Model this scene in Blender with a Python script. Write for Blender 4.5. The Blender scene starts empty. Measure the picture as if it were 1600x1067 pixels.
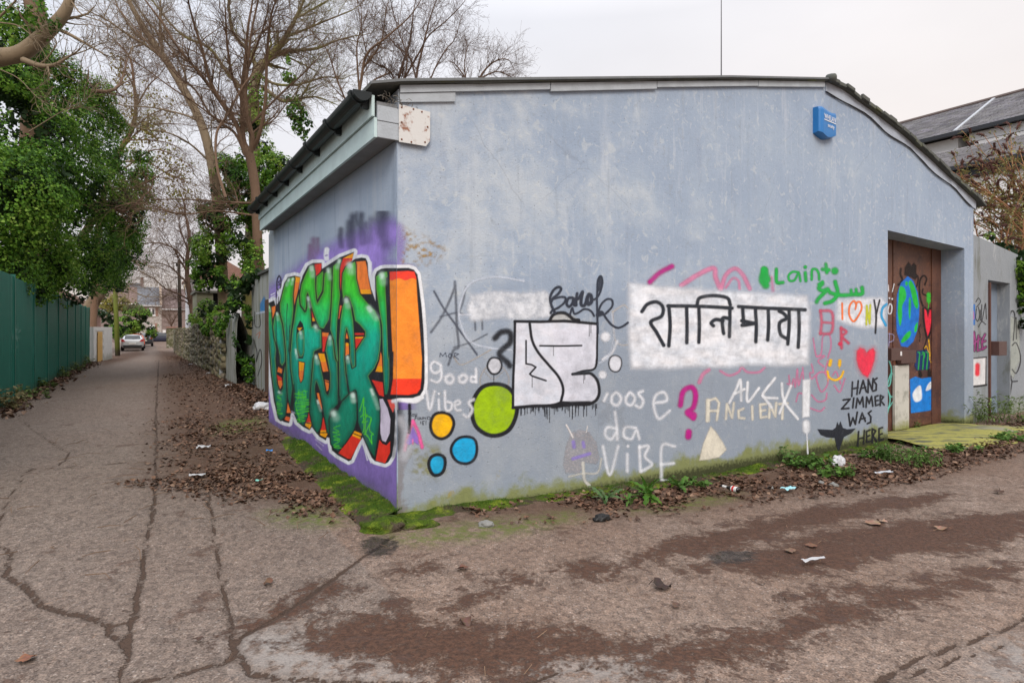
import bpy, bmesh, math, random
import numpy as np
from mathutils import Vector, Matrix, noise as mnoise

S = bpy.context.scene
COL = S.collection
# ------------------------------------------------------------------ camera, world, sun, exposure
F, CX, HY, EYE = 950.0, 800.0, 512.0, 1.65          # photograph: focal length in its pixels, axis column, horizon row, eye height
cam = bpy.data.cameras.new('camera')
cam.lens = 36 * F / 1600; cam.sensor_width = 36; cam.sensor_fit = 'HORIZONTAL'
cam.shift_y = -(533.5 - HY) / 1600
cam.clip_start = .05; cam.clip_end = 3000
camo = bpy.data.objects.new('camera', cam); COL.objects.link(camo)
camo.location = (0, 0, EYE); camo.rotation_euler = (math.radians(90), 0, 0)
S.camera = camo

SUN_EL, SUN_AZ = math.radians(38), math.radians(176)   # azimuth from +Y towards +X: straight behind the camera
world = bpy.data.worlds.new('World'); S.world = world; world.use_nodes = True
wn, wl = world.node_tree.nodes, world.node_tree.links
wn.clear()
sky = wn.new('ShaderNodeTexSky'); sky.sky_type = 'NISHITA'; sky.sun_disc = False
sky.sun_elevation = SUN_EL; sky.sun_rotation = SUN_AZ; sky.dust_density = 3; sky.air_density = 1
geo = wn.new('ShaderNodeNewGeometry'); sep = wn.new('ShaderNodeSeparateXYZ'); tc = wn.new('ShaderNodeTexCoord')
wl.new(tc.outputs['Generated'], sep.inputs[0])
# overcast layer: warm low down, pinkish white above it, faintly blue and brighter towards the zenith
ramp = wn.new('ShaderNodeValToRGB'); cr = ramp.color_ramp
cr.elements[0].position = 0.0; cr.elements[0].color = (.56, .43, .33, 1)
cr.elements[1].position = 1.0; cr.elements[1].color = (1.75, 1.78, 1.86, 1)
for p, c in ((.05, (.64, .54, .47, 1)), (.11, (.70, .635, .605, 1)), (.22, (.695, .655, .638, 1)), (.45, (.69, .685, .71, 1)), (.62, (1.30, 1.28, 1.32, 1))):
    e = cr.elements.new(p); e.color = c
wl.new(sep.outputs['Z'], ramp.inputs[0])
cn = wn.new('ShaderNodeTexNoise'); cn.inputs['Scale'].default_value = 1.6; cn.inputs['Detail'].default_value = 5
cmap = wn.new('ShaderNodeMapping'); cmap.inputs['Scale'].default_value = (1, 1, 2.4)
wl.new(tc.outputs['Generated'], cmap.inputs[0]); wl.new(cmap.outputs[0], cn.inputs[0])
cmr = wn.new('ShaderNodeMapRange'); cmr.inputs[1].default_value = .35; cmr.inputs[2].default_value = .7
cmr.inputs[3].default_value = .93; cmr.inputs[4].default_value = 1.06
wl.new(cn.outputs[0], cmr.inputs[0])
cmul = wn.new('ShaderNodeMix'); cmul.data_type = 'RGBA'; cmul.blend_type = 'MULTIPLY'; cmul.inputs[0].default_value = 1
wl.new(ramp.outputs[0], cmul.inputs[6]); wl.new(cmr.outputs[0], cmul.inputs[7])
bg1 = wn.new('ShaderNodeBackground'); bg1.inputs[1].default_value = .07; wl.new(sky.outputs[0], bg1.inputs[0])
bg2 = wn.new('ShaderNodeBackground'); bg2.inputs[1].default_value = 1.0; tn = wn.new('ShaderNodeMix'); tn.data_type = 'RGBA'; tn.inputs[6].default_value = (.93, .985, 1.06, 1); tn.inputs[7].default_value = (1.02, .995, .97, 1)   # the cloud is cooler to the left, creamier to the right
xr = wn.new('ShaderNodeMapRange'); xr.inputs[1].default_value = -.6; xr.inputs[2].default_value = .5; wl.new(sep.outputs['X'], xr.inputs[0]); wl.new(xr.outputs[0], tn.inputs[0])
tm = wn.new('ShaderNodeMix'); tm.data_type = 'RGBA'; tm.blend_type = 'MULTIPLY'; tm.inputs[0].default_value = 1; wl.new(cmul.outputs[2], tm.inputs[6]); wl.new(tn.outputs[2], tm.inputs[7])
wl.new(tm.outputs[2], bg2.inputs[0])
mixs = wn.new('ShaderNodeMixShader'); mixs.inputs[0].default_value = .90
wl.new(bg1.outputs[0], mixs.inputs[1]); wl.new(bg2.outputs[0], mixs.inputs[2])
wo = wn.new('ShaderNodeOutputWorld'); wl.new(mixs.outputs[0], wo.inputs[0])

sun = bpy.data.lights.new('sun', 'SUN'); sun.energy = 1.35; sun.angle = math.radians(25); sun.color = (1, .90, .79)
suno = bpy.data.objects.new('sun', sun); COL.objects.link(suno)
sd = Vector((math.sin(SUN_AZ) * math.cos(SUN_EL), math.cos(SUN_AZ) * math.cos(SUN_EL), math.sin(SUN_EL)))
suno.rotation_euler = sd.to_track_quat('Z', 'Y').to_euler(); suno.location = sd * 50
S.view_settings.view_transform = 'Standard'; S.view_settings.look = 'None'
S.view_settings.exposure = 0.5; S.view_settings.gamma = 1; S.view_settings.use_curve_mapping = False
S.cycles.transparent_max_bounces = 32; S.cycles.max_bounces = 6

# ------------------------------------------------------------------ frames: s runs along the painted gable, t down the alley
A = np.array([-180 / F * 5.35, 5.35]); ES = np.array([.8538, .5206]); ET = np.array([-.5206, .8538])
ROT = math.atan2(ES[1], ES[0])
def W(s, t, z=0.0):
    p = A + s * ES + t * ET
    return Vector((p[0], p[1], z))
def to_st(x, y):
    dx, dy = x - A[0], y - A[1]
    return dx * ES[0] + dy * ES[1], dx * ET[0] + dy * ET[1]
def front(px, py, t=0.0):
    r = (px - CX) / F; P = A + t * ET
    s = (r * P[1] - P[0]) / (ES[0] - r * ES[1]); d = P[1] + s * ES[1]
    return s, EYE + (HY - py) * d / F, d
def side(px, py, s=0.0):
    r = (px - CX) / F; P = A + s * ES
    t = (r * P[1] - P[0]) / (ET[0] - r * ET[1]); d = P[1] + t * ET[1]
    return t, EYE + (HY - py) * d / F, d
def at(px, py, d):
    return Vector(((px - CX) / F * d, d, EYE + (HY - py) * d / F))

# smooth value noise on arrays
def vnoise(x, y, seed=0):
    x = np.asarray(x, float); y = np.asarray(y, float)
    xi = np.floor(x).astype(np.int64); yi = np.floor(y).astype(np.int64); xf = x - xi; yf = y - yi
    def h(i, j):
        n = (i * 374761393 + j * 668265263 + seed * 982451653) & 0x7fffffff
        n = ((n ^ (n >> 13)) * 1274126177) & 0x7fffffff
        return ((n ^ (n >> 16)) & 0xffff) / 65535.0
    u = xf * xf * (3 - 2 * xf); v = yf * yf * (3 - 2 * yf)
    return (h(xi, yi) * (1 - u) + h(xi + 1, yi) * u) * (1 - v) + (h(xi, yi + 1) * (1 - u) + h(xi + 1, yi + 1) * u) * v
def fbm(x, y, seed=0, o=4):
    a, r, f = .5, 0, 1
    for i in range(o):
        r = r + a * vnoise(np.asarray(x) * f, np.asarray(y) * f, seed + i * 7); a *= .5; f *= 2.03
    return r
def sstep(a, b, x):
    t = np.clip((np.asarray(x, float) - a) / (b - a), 0, 1); return t * t * (3 - 2 * t)

# road height: a shallow dip along the gable, and the lane falls gently away down the alley
_bs = [-3, 0, .7, 1.8, 3.7, 5.8, 8.1, 9.5, 12, 16]; _bz = [0, 0, -.03, -.07, -.18, -.17, -.16, -.14, -.06, 0]
def gz(s, t):
    s = np.asarray(s, float); t = np.asarray(t, float)
    z = np.interp(s, _bs, _bz) * sstep(-4.5, -.2, t) * sstep(14, 4, t)
    z = z - .36 * sstep(12, 48, t)
    return z + .02 * (fbm(s * .6, t * .6, 5, 3) - .45)
def ground(px, py):
    z = 0.0
    for i in range(12):
        d = F * (EYE - z) / (py - HY); x = (px - CX) / F * d
        s, t = to_st(x, d); z = float(gz(s, t))
    return s, t, z
def gpt(px, py, dz=0.0):
    s, t, z = ground(px, py); return W(s, t, z + dz)

# ------------------------------------------------------------------ object helpers
def tag(o, label=None, cat=None, group=None, kind=None):
    if label: o['label'] = label
    if cat: o['category'] = cat
    if group: o['group'] = group
    if kind: o['kind'] = kind
    return o
def link(o, parent=None):
    COL.objects.link(o)
    if parent is not None: o.parent = parent
    return o
def empty(name, loc, rz=0.0, **k):
    o = bpy.data.objects.new(name, None); o.empty_display_size = .2
    link(o); o.location = loc; o.rotation_euler = (0, 0, rz)
    return tag(o, **k)
def copy_tree(o, parent=None):
    c = o.copy(); COL.objects.link(c)
    if parent is not None: c.parent = parent
    for ch in list(o.children): copy_tree(ch, c)
    return c
class MB:
    def __init__(s): s.v = []; s.f = []; s.c = []
    def add(s, vs, fs, c=None):
        b = len(s.v); s.v += [tuple(v) for v in vs]; s.f += [tuple(i + b for i in f) for f in fs]
        if c is not None: s.c += [c] * len(vs)
        return s
    def box(s, x0, x1, y0, y1, z0, z1, c=None):
        return s.add([(x0, y0, z0), (x1, y0, z0), (x1, y1, z0), (x0, y1, z0), (x0, y0, z1), (x1, y0, z1), (x1, y1, z1), (x0, y1, z1)],
                     [(3, 2, 1, 0), (4, 5, 6, 7), (0, 1, 5, 4), (1, 2, 6, 5), (2, 3, 7, 6), (3, 0, 4, 7)], c)
    def prism(s, poly, axis, a, b, c=None):
        n = len(poly)
        def P(p, h): return {'x': (h, p[0], p[1]), 'y': (p[0], h, p[1]), 'z': (p[0], p[1], h)}[axis]
        vs = [P(p, a) for p in poly] + [P(p, b) for p in poly]
        fs = [tuple(range(n))[::-1], tuple(range(n, 2 * n))] + [(i, (i + 1) % n, n + (i + 1) % n, n + i) for i in range(n)]
        return s.add(vs, fs, c)
    def tube(s, pts, rad, k=6, cap=True, c=None):
        pts = [Vector(p) for p in pts]; n = len(pts)
        if not hasattr(rad, '__len__'): rad = [rad] * n
        vs, fs = [], []; ref = None
        for i, p in enumerate(pts):
            d = (pts[min(i + 1, n - 1)] - pts[max(i - 1, 0)])
            if d.length < 1e-9: d = Vector((0, 0, 1))
            d.normalize()
            if ref is None: ref = d.orthogonal().normalized()
            u = ref - d * ref.dot(d)
            if u.length < 1e-4: u = d.orthogonal()
            u.normalize(); ref = u; w = d.cross(u)
            for j in range(k):
                a = 2 * math.pi * j / k; vs.append(p + (u * math.cos(a) + w * math.sin(a)) * rad[i])
        for i in range(n - 1):
            for j in range(k):
                a, b = i * k + j, i * k + (j + 1) % k
                fs.append((a, b, b + k, a + k))
        if cap: fs += [tuple(range(k))[::-1], tuple(range((n - 1) * k, n * k))]
        return s.add(vs, fs, c)
    def lathe(s, prof, k=16, o=(0, 0, 0), ax=None, c=None):
        vs, fs = [], []; n = len(prof); q = Vector((0, 0, 1)).rotation_difference(Vector(ax).normalized()) if ax is not None else None
        for r, z in prof:
            for j in range(k):
                a = 2 * math.pi * j / k; v = Vector((r * math.cos(a), r * math.sin(a), z))
                if q: v = q @ v
                vs.append(v + Vector(o))
        for i in range(n - 1):
            for j in range(k):
                a, b = i * k + j, i * k + (j + 1) % k; fs.append((a, b, b + k, a + k))
        fs += [tuple(range(k))[::-1], tuple(range((n - 1) * k, n * k))]
        return s.add(vs, fs, c)
    def mesh(s, name):
        me = bpy.data.meshes.new(name); me.from_pydata(s.v, [], s.f); me.update()
        if s.c:
            a = me.color_attributes.new('col', 'FLOAT_COLOR', 'POINT')
            a.data.foreach_set('color', np.array([(*c[:3], 1) for c in s.c], np.float32).ravel())
        return me
    def build(s, name, mat, parent=None, smooth=False, bevel=0, **k):
        me = s.mesh(name); me.materials.append(mat)
        if bevel:
            bm = bmesh.new(); bm.from_mesh(me)
            bmesh.ops.bevel(bm, geom=[e for e in bm.edges if len(e.link_faces) == 2 and e.calc_face_angle(0) > .5], offset=bevel, segments=2, affect='EDGES', profile=.7, clamp_overlap=True)
            bm.to_mesh(me); bm.free()
        if smooth: me.polygons.foreach_set('use_smooth', [True] * len(me.polygons))
        o = bpy.data.objects.new(name, me); link(o, parent)
        return tag(o, **k)
def np_obj(name, V, Fc, mat, parent=None, col=None, smooth=False, attrs=None, **k):
    V = np.asarray(V, np.float32); Fc = np.asarray(Fc, np.int32); kk = Fc.shape[1]
    me = bpy.data.meshes.new(name); me.vertices.add(len(V)); me.vertices.foreach_set('co', V.ravel())
    me.loops.add(Fc.size); me.loops.foreach_set('vertex_index', Fc.ravel()); me.polygons.add(len(Fc))
    me.polygons.foreach_set('loop_start', np.arange(0, Fc.size, kk, dtype=np.int32))
    me.polygons.foreach_set('loop_total', np.full(len(Fc), kk, np.int32))
    if smooth: me.polygons.foreach_set('use_smooth', np.ones(len(Fc), bool))
    me.update(calc_edges=True)
    for nm, arr in ([('col', col)] if col is not None else []) + list((attrs or {}).items()):
        arr = np.asarray(arr, np.float32)
        if arr.shape[1] == 3: arr = np.concatenate([arr, np.ones((len(arr), 1), np.float32)], 1)
        a = me.color_attributes.new(nm, 'FLOAT_COLOR', 'POINT'); a.data.foreach_set('color', arr.ravel())
    me.materials.append(mat)
    o = bpy.data.objects.new(name, me); link(o, parent)
    return tag(o, **k)

# ------------------------------------------------------------------ material helper
def lin(r, g=None, b=None):
    if g is None: r, g, b = r
    f = lambda c: (c / 255 / 12.92 if c / 255 <= .04045 else ((c / 255 + .055) / 1.055) ** 2.4)
    return (f(r), f(g), f(b))
class G:
    def __init__(s, name):
        s.m = bpy.data.materials.new(name); s.m.use_nodes = True; s.t = s.m.node_tree; s.t.nodes.clear()
        s.p = s.t.nodes.new('ShaderNodeBsdfPrincipled'); o = s.t.nodes.new('ShaderNodeOutputMaterial')
        s.t.links.new(s.p.outputs[0], o.inputs[0]); g = s.t.nodes.new('ShaderNodeNewGeometry'); s.pos = g.outputs['Position']; s.geo = g
        s.sx = None
    def put(s, sock, v):
        if isinstance(v, bpy.types.NodeSocket): s.t.links.new(v, sock)
        elif isinstance(v, tuple) and len(v) == 3 and sock.type == 'RGBA': sock.default_value = (*v, 1)
        else: sock.default_value = v
    def node(s, ty, ins=(), **at):
        n = s.t.nodes.new(ty)
        for k, v in at.items(): setattr(n, k, v)
        for k, v in ins: s.put(n.inputs[k], v)
        return n
    def xyz(s, vec=None):
        n = s.node('ShaderNodeSeparateXYZ', [(0, vec or s.pos)]); return n.outputs
    def obj(s): return s.node('ShaderNodeTexCoord').outputs['Object']
    def map(s, vec, scale=(1, 1, 1), rot=(0, 0, 0)): return s.node('ShaderNodeMapping', [(0, vec), ('Scale', scale), ('Rotation', rot)]).outputs[0]
    def noise(s, scale, detail=4, rough=.55, vec=None, dist=0.0):
        return s.node('ShaderNodeTexNoise', [('Vector', vec or s.pos), ('Scale', scale), ('Detail', detail), ('Roughness', rough), ('Distortion', dist)]).outputs[0]
    def voro(s, scale, vec=None, feature='F1', out='Distance', rnd=1.0):
        return s.node('ShaderNodeTexVoronoi', [('Vector', vec or s.pos), ('Scale', scale), ('Randomness', rnd)], feature=feature).outputs[out]
    def ramp(s, fac, stops):
        n = s.node('ShaderNodeValToRGB', [(0, fac)]); r = n.color_ramp
        while len(r.elements) < len(stops): r.elements.new(.5)
        for e, (p, c) in zip(r.elements, stops): e.position = p; e.color = (*c, 1) if len(c) == 3 else c
        return n.outputs[0]
    def mix(s, fac, a, b, blend='MIX'):
        n = s.node('ShaderNodeMix', [(0, fac), (6, a), (7, b)], data_type='RGBA', blend_type=blend); return n.outputs[2]
    def math(s, op, a, b=0.0, c=0.0): return s.node('ShaderNodeMath', [(0, a), (1, b), (2, c)], operation=op).outputs[0]
    def mr(s, v, a, b, c=0.0, d=1.0, smooth=True):
        return s.node('ShaderNodeMapRange', [(0, v), (1, a), (2, b), (3, c), (4, d)], interpolation_type='SMOOTHSTEP' if smooth else 'LINEAR').outputs[0]
    def attr(s, name='col'):
        n = s.node('ShaderNodeAttribute', attribute_name=name); return n.outputs['Color'], n.outputs['Alpha']
    def sepc(s, c): return s.node('ShaderNodeSeparateColor', [(0, c)]).outputs
    def bump(s, h, strength=.5, dist=.02, normal=None):
        ins = [('Height', h), ('Strength', strength), ('Distance', dist)]
        if normal is not None: ins.append(('Normal', normal))
        return s.node('ShaderNodeBump', ins).outputs[0]
    def out(s, color, rough=.8, normal=None, **k):
        s.put(s.p.inputs['Base Color'], color); s.put(s.p.inputs['Roughness'], rough)
        if normal is not None: s.put(s.p.inputs['Normal'], normal)
        for a, b in k.items(): s.put(s.p.inputs[a.replace('_', ' ')], b)
        return s.m
def plain(name, c, rough=.7, var=.25, scale=14, bump=.15, spec=.3, metal=0.0):
    g = G(name); n = g.noise(scale, 5); n2 = g.noise(scale * 7, 3)
    col = g.mix(n, tuple(x * (1 - var) for x in c), tuple(min(1, x * (1 + var)) for x in c))
    return g.out(col, rough, g.bump(n2, bump, .01), Specular_IOR_Level=spec, Metallic=metal)
# ------------------------------------------------------------------ paint: sprayed marks as thin fine meshes lying just off a wall, colour and cover per vertex
def smooth_pts(p, closed=False, n=6):
    p = np.asarray(p, float)
    if len(p) < 3: return p
    q = np.vstack([p[-1:], p, p[:2]]) if closed else np.vstack([2 * p[0] - p[1], p, 2 * p[-1] - p[-2]])
    out = []
    for i in range(1, len(q) - 2):
        a, b, c, d = q[i - 1], q[i], q[i + 1], q[i + 2]
        for j in range(n):
            t = j / n
            out.append(.5 * ((2 * b) + (c - a) * t + (2 * a - 5 * b + 4 * c - d) * t * t + (3 * b - a - 3 * c + d) * t ** 3))
    if not closed: out.append(q[-2])
    return np.array(out)
def g_paint(name, rough=.55, bscale=60):
    g = G(name); c, a = g.attr('col')
    sp = g.noise(170, 3, .7); big = g.noise(9, 5, .6)
    edge = g.math('MULTIPLY', g.math('SUBTRACT', sp, .5), 2.4)
    k = g.math('MULTIPLY', g.math('MULTIPLY', a, g.math('SUBTRACT', 1.0, a)), 2.2)
    al = g.math('ADD', a, g.math('MULTIPLY', edge, k))
    pit = g.mr(g.voro(38), .02, .10)                         # chips and pits where the paint missed the render
    pit = g.math('MAXIMUM', pit, g.mr(g.noise(7, 3), .42, .52))
    al = g.math('MULTIPLY', g.math('MINIMUM', g.math('MAXIMUM', al, 0.0), 1.0), g.math('ADD', .30, g.math('MULTIPLY', pit, .70)))
    al = g.math('MULTIPLY', al, g.mr(g.noise(3.2, 6, .7), .28, .58, .72, 1.0))
    col = g.mix(1.0, c, g.ramp(big, [(.25, (.80, .80, .80)), (.7, (1.08, 1.08, 1.08))]), 'MULTIPLY')
    h = g.math('ADD', g.noise(bscale, 5, .6), g.math('MULTIPLY', g.noise(9, 3), 1.5))
    return g.out(col, rough, g.bump(h, .35, .012), Alpha=al, Specular_IOR_Level=.3)
class Paint:
    """strokes and fills given as photograph pixels T=(x0,y0,scale), unprojected on a wall (fn), painted on a (u,z) grid of that wall"""
    def __init__(s, fn, res, place, T=(0, 0, 1), clip=None):
        s.fn, s.res, s.place, s.T, s.clip = fn, res, place, T, clip; s.ops = []
    def uv(s, pts):
        x0, y0, k = s.T; return np.array([s.fn(x0 + x / k, y0 + y / k)[:2] for x, y in pts])
    def wm(s, pts, w):                                       # a width in crop pixels becomes metres at the stroke's depth
        x0, y0, k = s.T; x, y = np.mean(np.asarray(pts, float), 0); return w / k * s.fn(x0 + x / k, y0 + y / k)[2] / F
    def stroke(s, pts, w, c, a=1.0, soft=.35, sm=True, T=None):
        if T: s.T = T
        m = s.wm(pts, w); p = s.uv(pts)
        if sm: p = smooth_pts(p)
        s.ops.append(('s', p, m / 2, min(1, soft * 1.45), c, a)); return s
    def fill(s, pts, c, a=1.0, feather=1.0, sm=False, grow=0.0, T=None):
        if T: s.T = T
        m1 = s.wm(pts, 1.0); p = s.uv(pts)
        if sm: p = smooth_pts(p, True, 5)
        s.ops.append(('f', p, feather * m1, grow * m1, c, a)); return s
    def dot(s, x, y, r, c, a=1.0, soft=.3): return s.stroke([(x, y), (x + .1, y + .1)], 2 * r, c, a, soft, False)
    def build(s, name, mat, parent=None, off=.002, xform=None, **k):
        lo = np.min([o[1].min(0) - (o[2] * 1.6 if o[0] == 's' else 2 * o[2] + abs(o[3])) for o in s.ops], 0)
        hi = np.max([o[1].max(0) + (o[2] * 1.6 if o[0] == 's' else 2 * o[2] + abs(o[3])) for o in s.ops], 0)
        if s.clip: lo = np.maximum(lo, [s.clip[0], s.clip[1]]); hi = np.minimum(hi, [s.clip[2], s.clip[3]])
        r = s.res; nx, nz = int((hi[0] - lo[0]) / r) + 2, int((hi[1] - lo[1]) / r) + 2
        us = lo[0] + np.arange(nx) * r; vs = lo[1] + np.arange(nz) * r
        if s.clip: us = np.minimum(us, s.clip[2])
        C = np.zeros((nz, nx, 3)); Al = np.zeros((nz, nx))
        def win(a, b, pad):
            i0 = max(0, int((min(a[0], b[0]) - pad - lo[0]) / r)); i1 = min(nx, int((max(a[0], b[0]) + pad - lo[0]) / r) + 2)
            j0 = max(0, int((min(a[1], b[1]) - pad - lo[1]) / r)); j1 = min(nz, int((max(a[1], b[1]) + pad - lo[1]) / r) + 2)
            return i0, i1, j0, j1
        def segd(D, p, pad, closed):
            q = list(p) + ([p[0]] if closed else [])
            for a, b in zip(q[:-1], q[1:]):
                i0, i1, j0, j1 = win(a, b, pad)
                if i1 <= i0 or j1 <= j0: continue
                U, V = np.meshgrid(us[i0:i1], vs[j0:j1]); d = b - a; L = d @ d
                t = np.clip(((U - a[0]) * d[0] + (V - a[1]) * d[1]) / (L + 1e-12), 0, 1)
                D[j0:j1, i0:i1] = np.minimum(D[j0:j1, i0:i1], np.hypot(U - a[0] - t * d[0], V - a[1] - t * d[1]))
        for o in s.ops:
            D = np.full((nz, nx), 1e3)
            if o[0] == 's':
                _, p, h, soft, c, al = o
                h0 = max(h * (1 - soft), 0); h1 = max(h * (1 + soft), h0 + .8 * r)
                segd(D, p, h1 + r, False); cov = 1 - sstep(h0, h1, D); sdf = D - h
            else:
                _, p, fe, gr, c, al = o
                fe = max(fe, .8 * r); segd(D, p, fe * 2 + abs(gr) + 12, True)
                i0, i1, j0, j1 = win(p.min(0), p.max(0), 0); ins = np.zeros((nz, nx), bool)
                if i1 > i0 and j1 > j0:
                    U, V = np.meshgrid(us[i0:i1], vs[j0:j1]); I = np.zeros(U.shape, bool)
                    for a, b in zip(p, np.roll(p, -1, 0)):
                        if a[1] == b[1]: continue
                        I ^= ((V < a[1]) != (V < b[1])) & (U < (b[0] - a[0]) * (V - a[1]) / (b[1] - a[1]) + a[0])
                    ins[j0:j1, i0:i1] = I
                sdf = np.where(ins, -D, D) - gr; cov = 1 - sstep(-fe, fe, sdf)
            cov = cov * al
            if callable(c):
                U, V = np.meshgrid(us, vs); cc, ca = c(U, V, sdf); cov = cov * ca
            else: cc = np.array(c)[None, None, :]
            an = cov + Al * (1 - cov)
            C = np.where(an[..., None] > 1e-4, (cc * cov[..., None] + C * (Al * (1 - cov))[..., None]) / np.maximum(an, 1e-4)[..., None], C)
            Al = an
        # bleed colour outwards one step so that faint edges keep their hue
        for _ in range(2):
            m = Al < .002
            if not m.any(): break
            for ax, sh in ((0, 1), (0, -1), (1, 1), (1, -1)):
                Cs, As = np.roll(C, sh, ax), np.roll(Al, sh, ax); k2 = m & ((As >= .002) | (Cs.sum(-1) > 0)) & (C.sum(-1) == 0); C[k2] = Cs[k2]
        keep = Al > .01; cell = keep[:-1, :-1] | keep[1:, :-1] | keep[:-1, 1:] | keep[1:, 1:]
        jj, ii = np.nonzero(cell); idx = lambda j, i: j * nx + i
        Fq = np.stack([idx(jj, ii), idx(jj, ii + 1), idx(jj + 1, ii + 1), idx(jj + 1, ii)], 1)
        used, inv = np.unique(Fq, return_inverse=True); Fq = inv.reshape(Fq.shape)
        uu, vv = us[used % nx], vs[used // nx]
        V = s.place(uu, vv, off); col = np.concatenate([C.reshape(-1, 3)[used], Al.reshape(-1)[used][:, None]], 1)
        return np_obj(name, V, Fq, mat, parent, col=col, **k)
place_front = lambda u, v, o: np.stack([u, np.full_like(u, -o), v], 1)     # building frame: x along the gable, y into the building
place_side = lambda u, v, o: np.stack([np.full_like(u, -o), u, v], 1)

# ------------------------------------------------------------------ road sheet
def raster_pts(SS, TT, polys=(), lines=(), feather=.12):
    """soft cover (0..1) of ground polygons / polylines, in the s,t frame"""
    out = np.zeros(SS.shape)
    def segd(D, p, closed, pad):
        q = list(p) + ([p[0]] if closed else [])
        for a, b in zip(q[:-1], q[1:]):
            lo = np.minimum(a, b) - pad; hi = np.maximum(a, b) + pad
            j0, j1 = np.searchsorted(TT[:, 0], [lo[1], hi[1]]); i0, i1 = np.searchsorted(SS[0], [lo[0], hi[0]])
            if i1 <= i0 or j1 <= j0: continue
            U, V = SS[j0:j1, i0:i1], TT[j0:j1, i0:i1]; d = b - a; L = d @ d + 1e-12
            t = np.clip(((U - a[0]) * d[0] + (V - a[1]) * d[1]) / L, 0, 1)
            D[j0:j1, i0:i1] = np.minimum(D[j0:j1, i0:i1], np.hypot(U - a[0] - t * d[0], V - a[1] - t * d[1]))
    for p in polys:
        p = np.array([ground(x, y)[:2] for x, y in p]); D = np.full(SS.shape, 9.0); segd(D, p, True, feather * 2.5)
        I = np.zeros(SS.shape, bool)
        for a, b in zip(p, np.roll(p, -1, 0)):
            if a[1] == b[1]: continue
            I ^= ((TT < a[1]) != (TT < b[1])) & (SS < (b[0] - a[0]) * (TT - a[1]) / (b[1] - a[1]) + a[0])
        out = np.maximum(out, 1 - sstep(-feather, feather, np.where(I, -D, D)))
    for p, w in lines:
        p = np.array([ground(x, y)[:2] for x, y in p])
        q = [p[0]]
        rr = np.random.RandomState(len(p) * 7 + int(p[0, 0] * 100) % 991)
        for a, b in zip(p[:-1], p[1:]):                      # cracks wander between the traced points
            L = np.hypot(*(b - a)); n = max(2, int(L / .09))
            for k in range(1, n): q.append(a + (b - a) * k / n + rr.normal(0, min(.012, w * .35), 2))
            q.append(b)
        D = np.full(SS.shape, 9.0); segd(D, np.array(q), False, w * 2.2); out = np.maximum(out, 1 - np.clip(D / (1.35 * w * (.8 + .6 * vnoise(SS * 2.5, TT * 2.5, 17))), 0, 1))
    return out
MUD = [
 [(560,961),(600,955),(647,962),(690,974),(735,980),(840,980),(890,978),(938,990),(962,1001),(1020,1003),(1085,997),(1120,994),(1140,1003),(1120,1015),(1015,1022),(910,1032),(860,1036),(822,1067),(760,1052),(700,1057),(640,1043),(560,1036),(500,1030),(470,1005),(480,975)],
 [(868,892),(910,875),(950,880),(973,889),(945,903),(900,904)], [(973,871),(1050,847),(1120,829),(1140,850),(1120,862),(1050,877),(997,883)],
 [(773,910),(798,899),(833,906),(805,913)], [(693,945),(728,927),(741,934),(707,952)], [(738,927),(763,920),(762,930),(745,934)], [(630,892),(650,876),(676,874),(672,888),(645,896)], [(590,945),(620,938),(615,948)],
 [(1040,847),(1116,828),(1193,809),(1269,793),(1345,782),(1421,774),(1498,770),(1441,793),(1364,801),(1307,816),(1223,832),(1185,851),(1097,870),(1040,877)],
 [(1185,862),(1269,832),(1326,824),(1421,812),(1498,805),(1600,800),(1640,806),(1600,843),(1536,858),(1498,866),(1421,862),(1364,874),(1330,892),(1269,896),(1193,900),(1135,889),(1100,893),(1060,890),(1090,880),(1140,876)],
 [(1040,1003),(1116,992),(1212,973),(1288,942),(1383,919),(1421,919),(1452,904),(1574,897),(1566,908),(1460,935),(1383,950),(1326,980),(1231,1003),(1193,1026),(1135,1041),(1097,1041),(1040,1057),(1000,1062),(980,1030)],
 [(1238,935),(1288,919),(1345,912),(1368,919),(1307,938)], [(1452,904),(1530,885),(1600,880),(1600,890),(1500,902)],
 [(455,935),(480,915),(520,903),(552,912),(545,926),(500,940),(440,972),(400,985),(370,1000),(362,990),(390,975),(420,955)],
]
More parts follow.
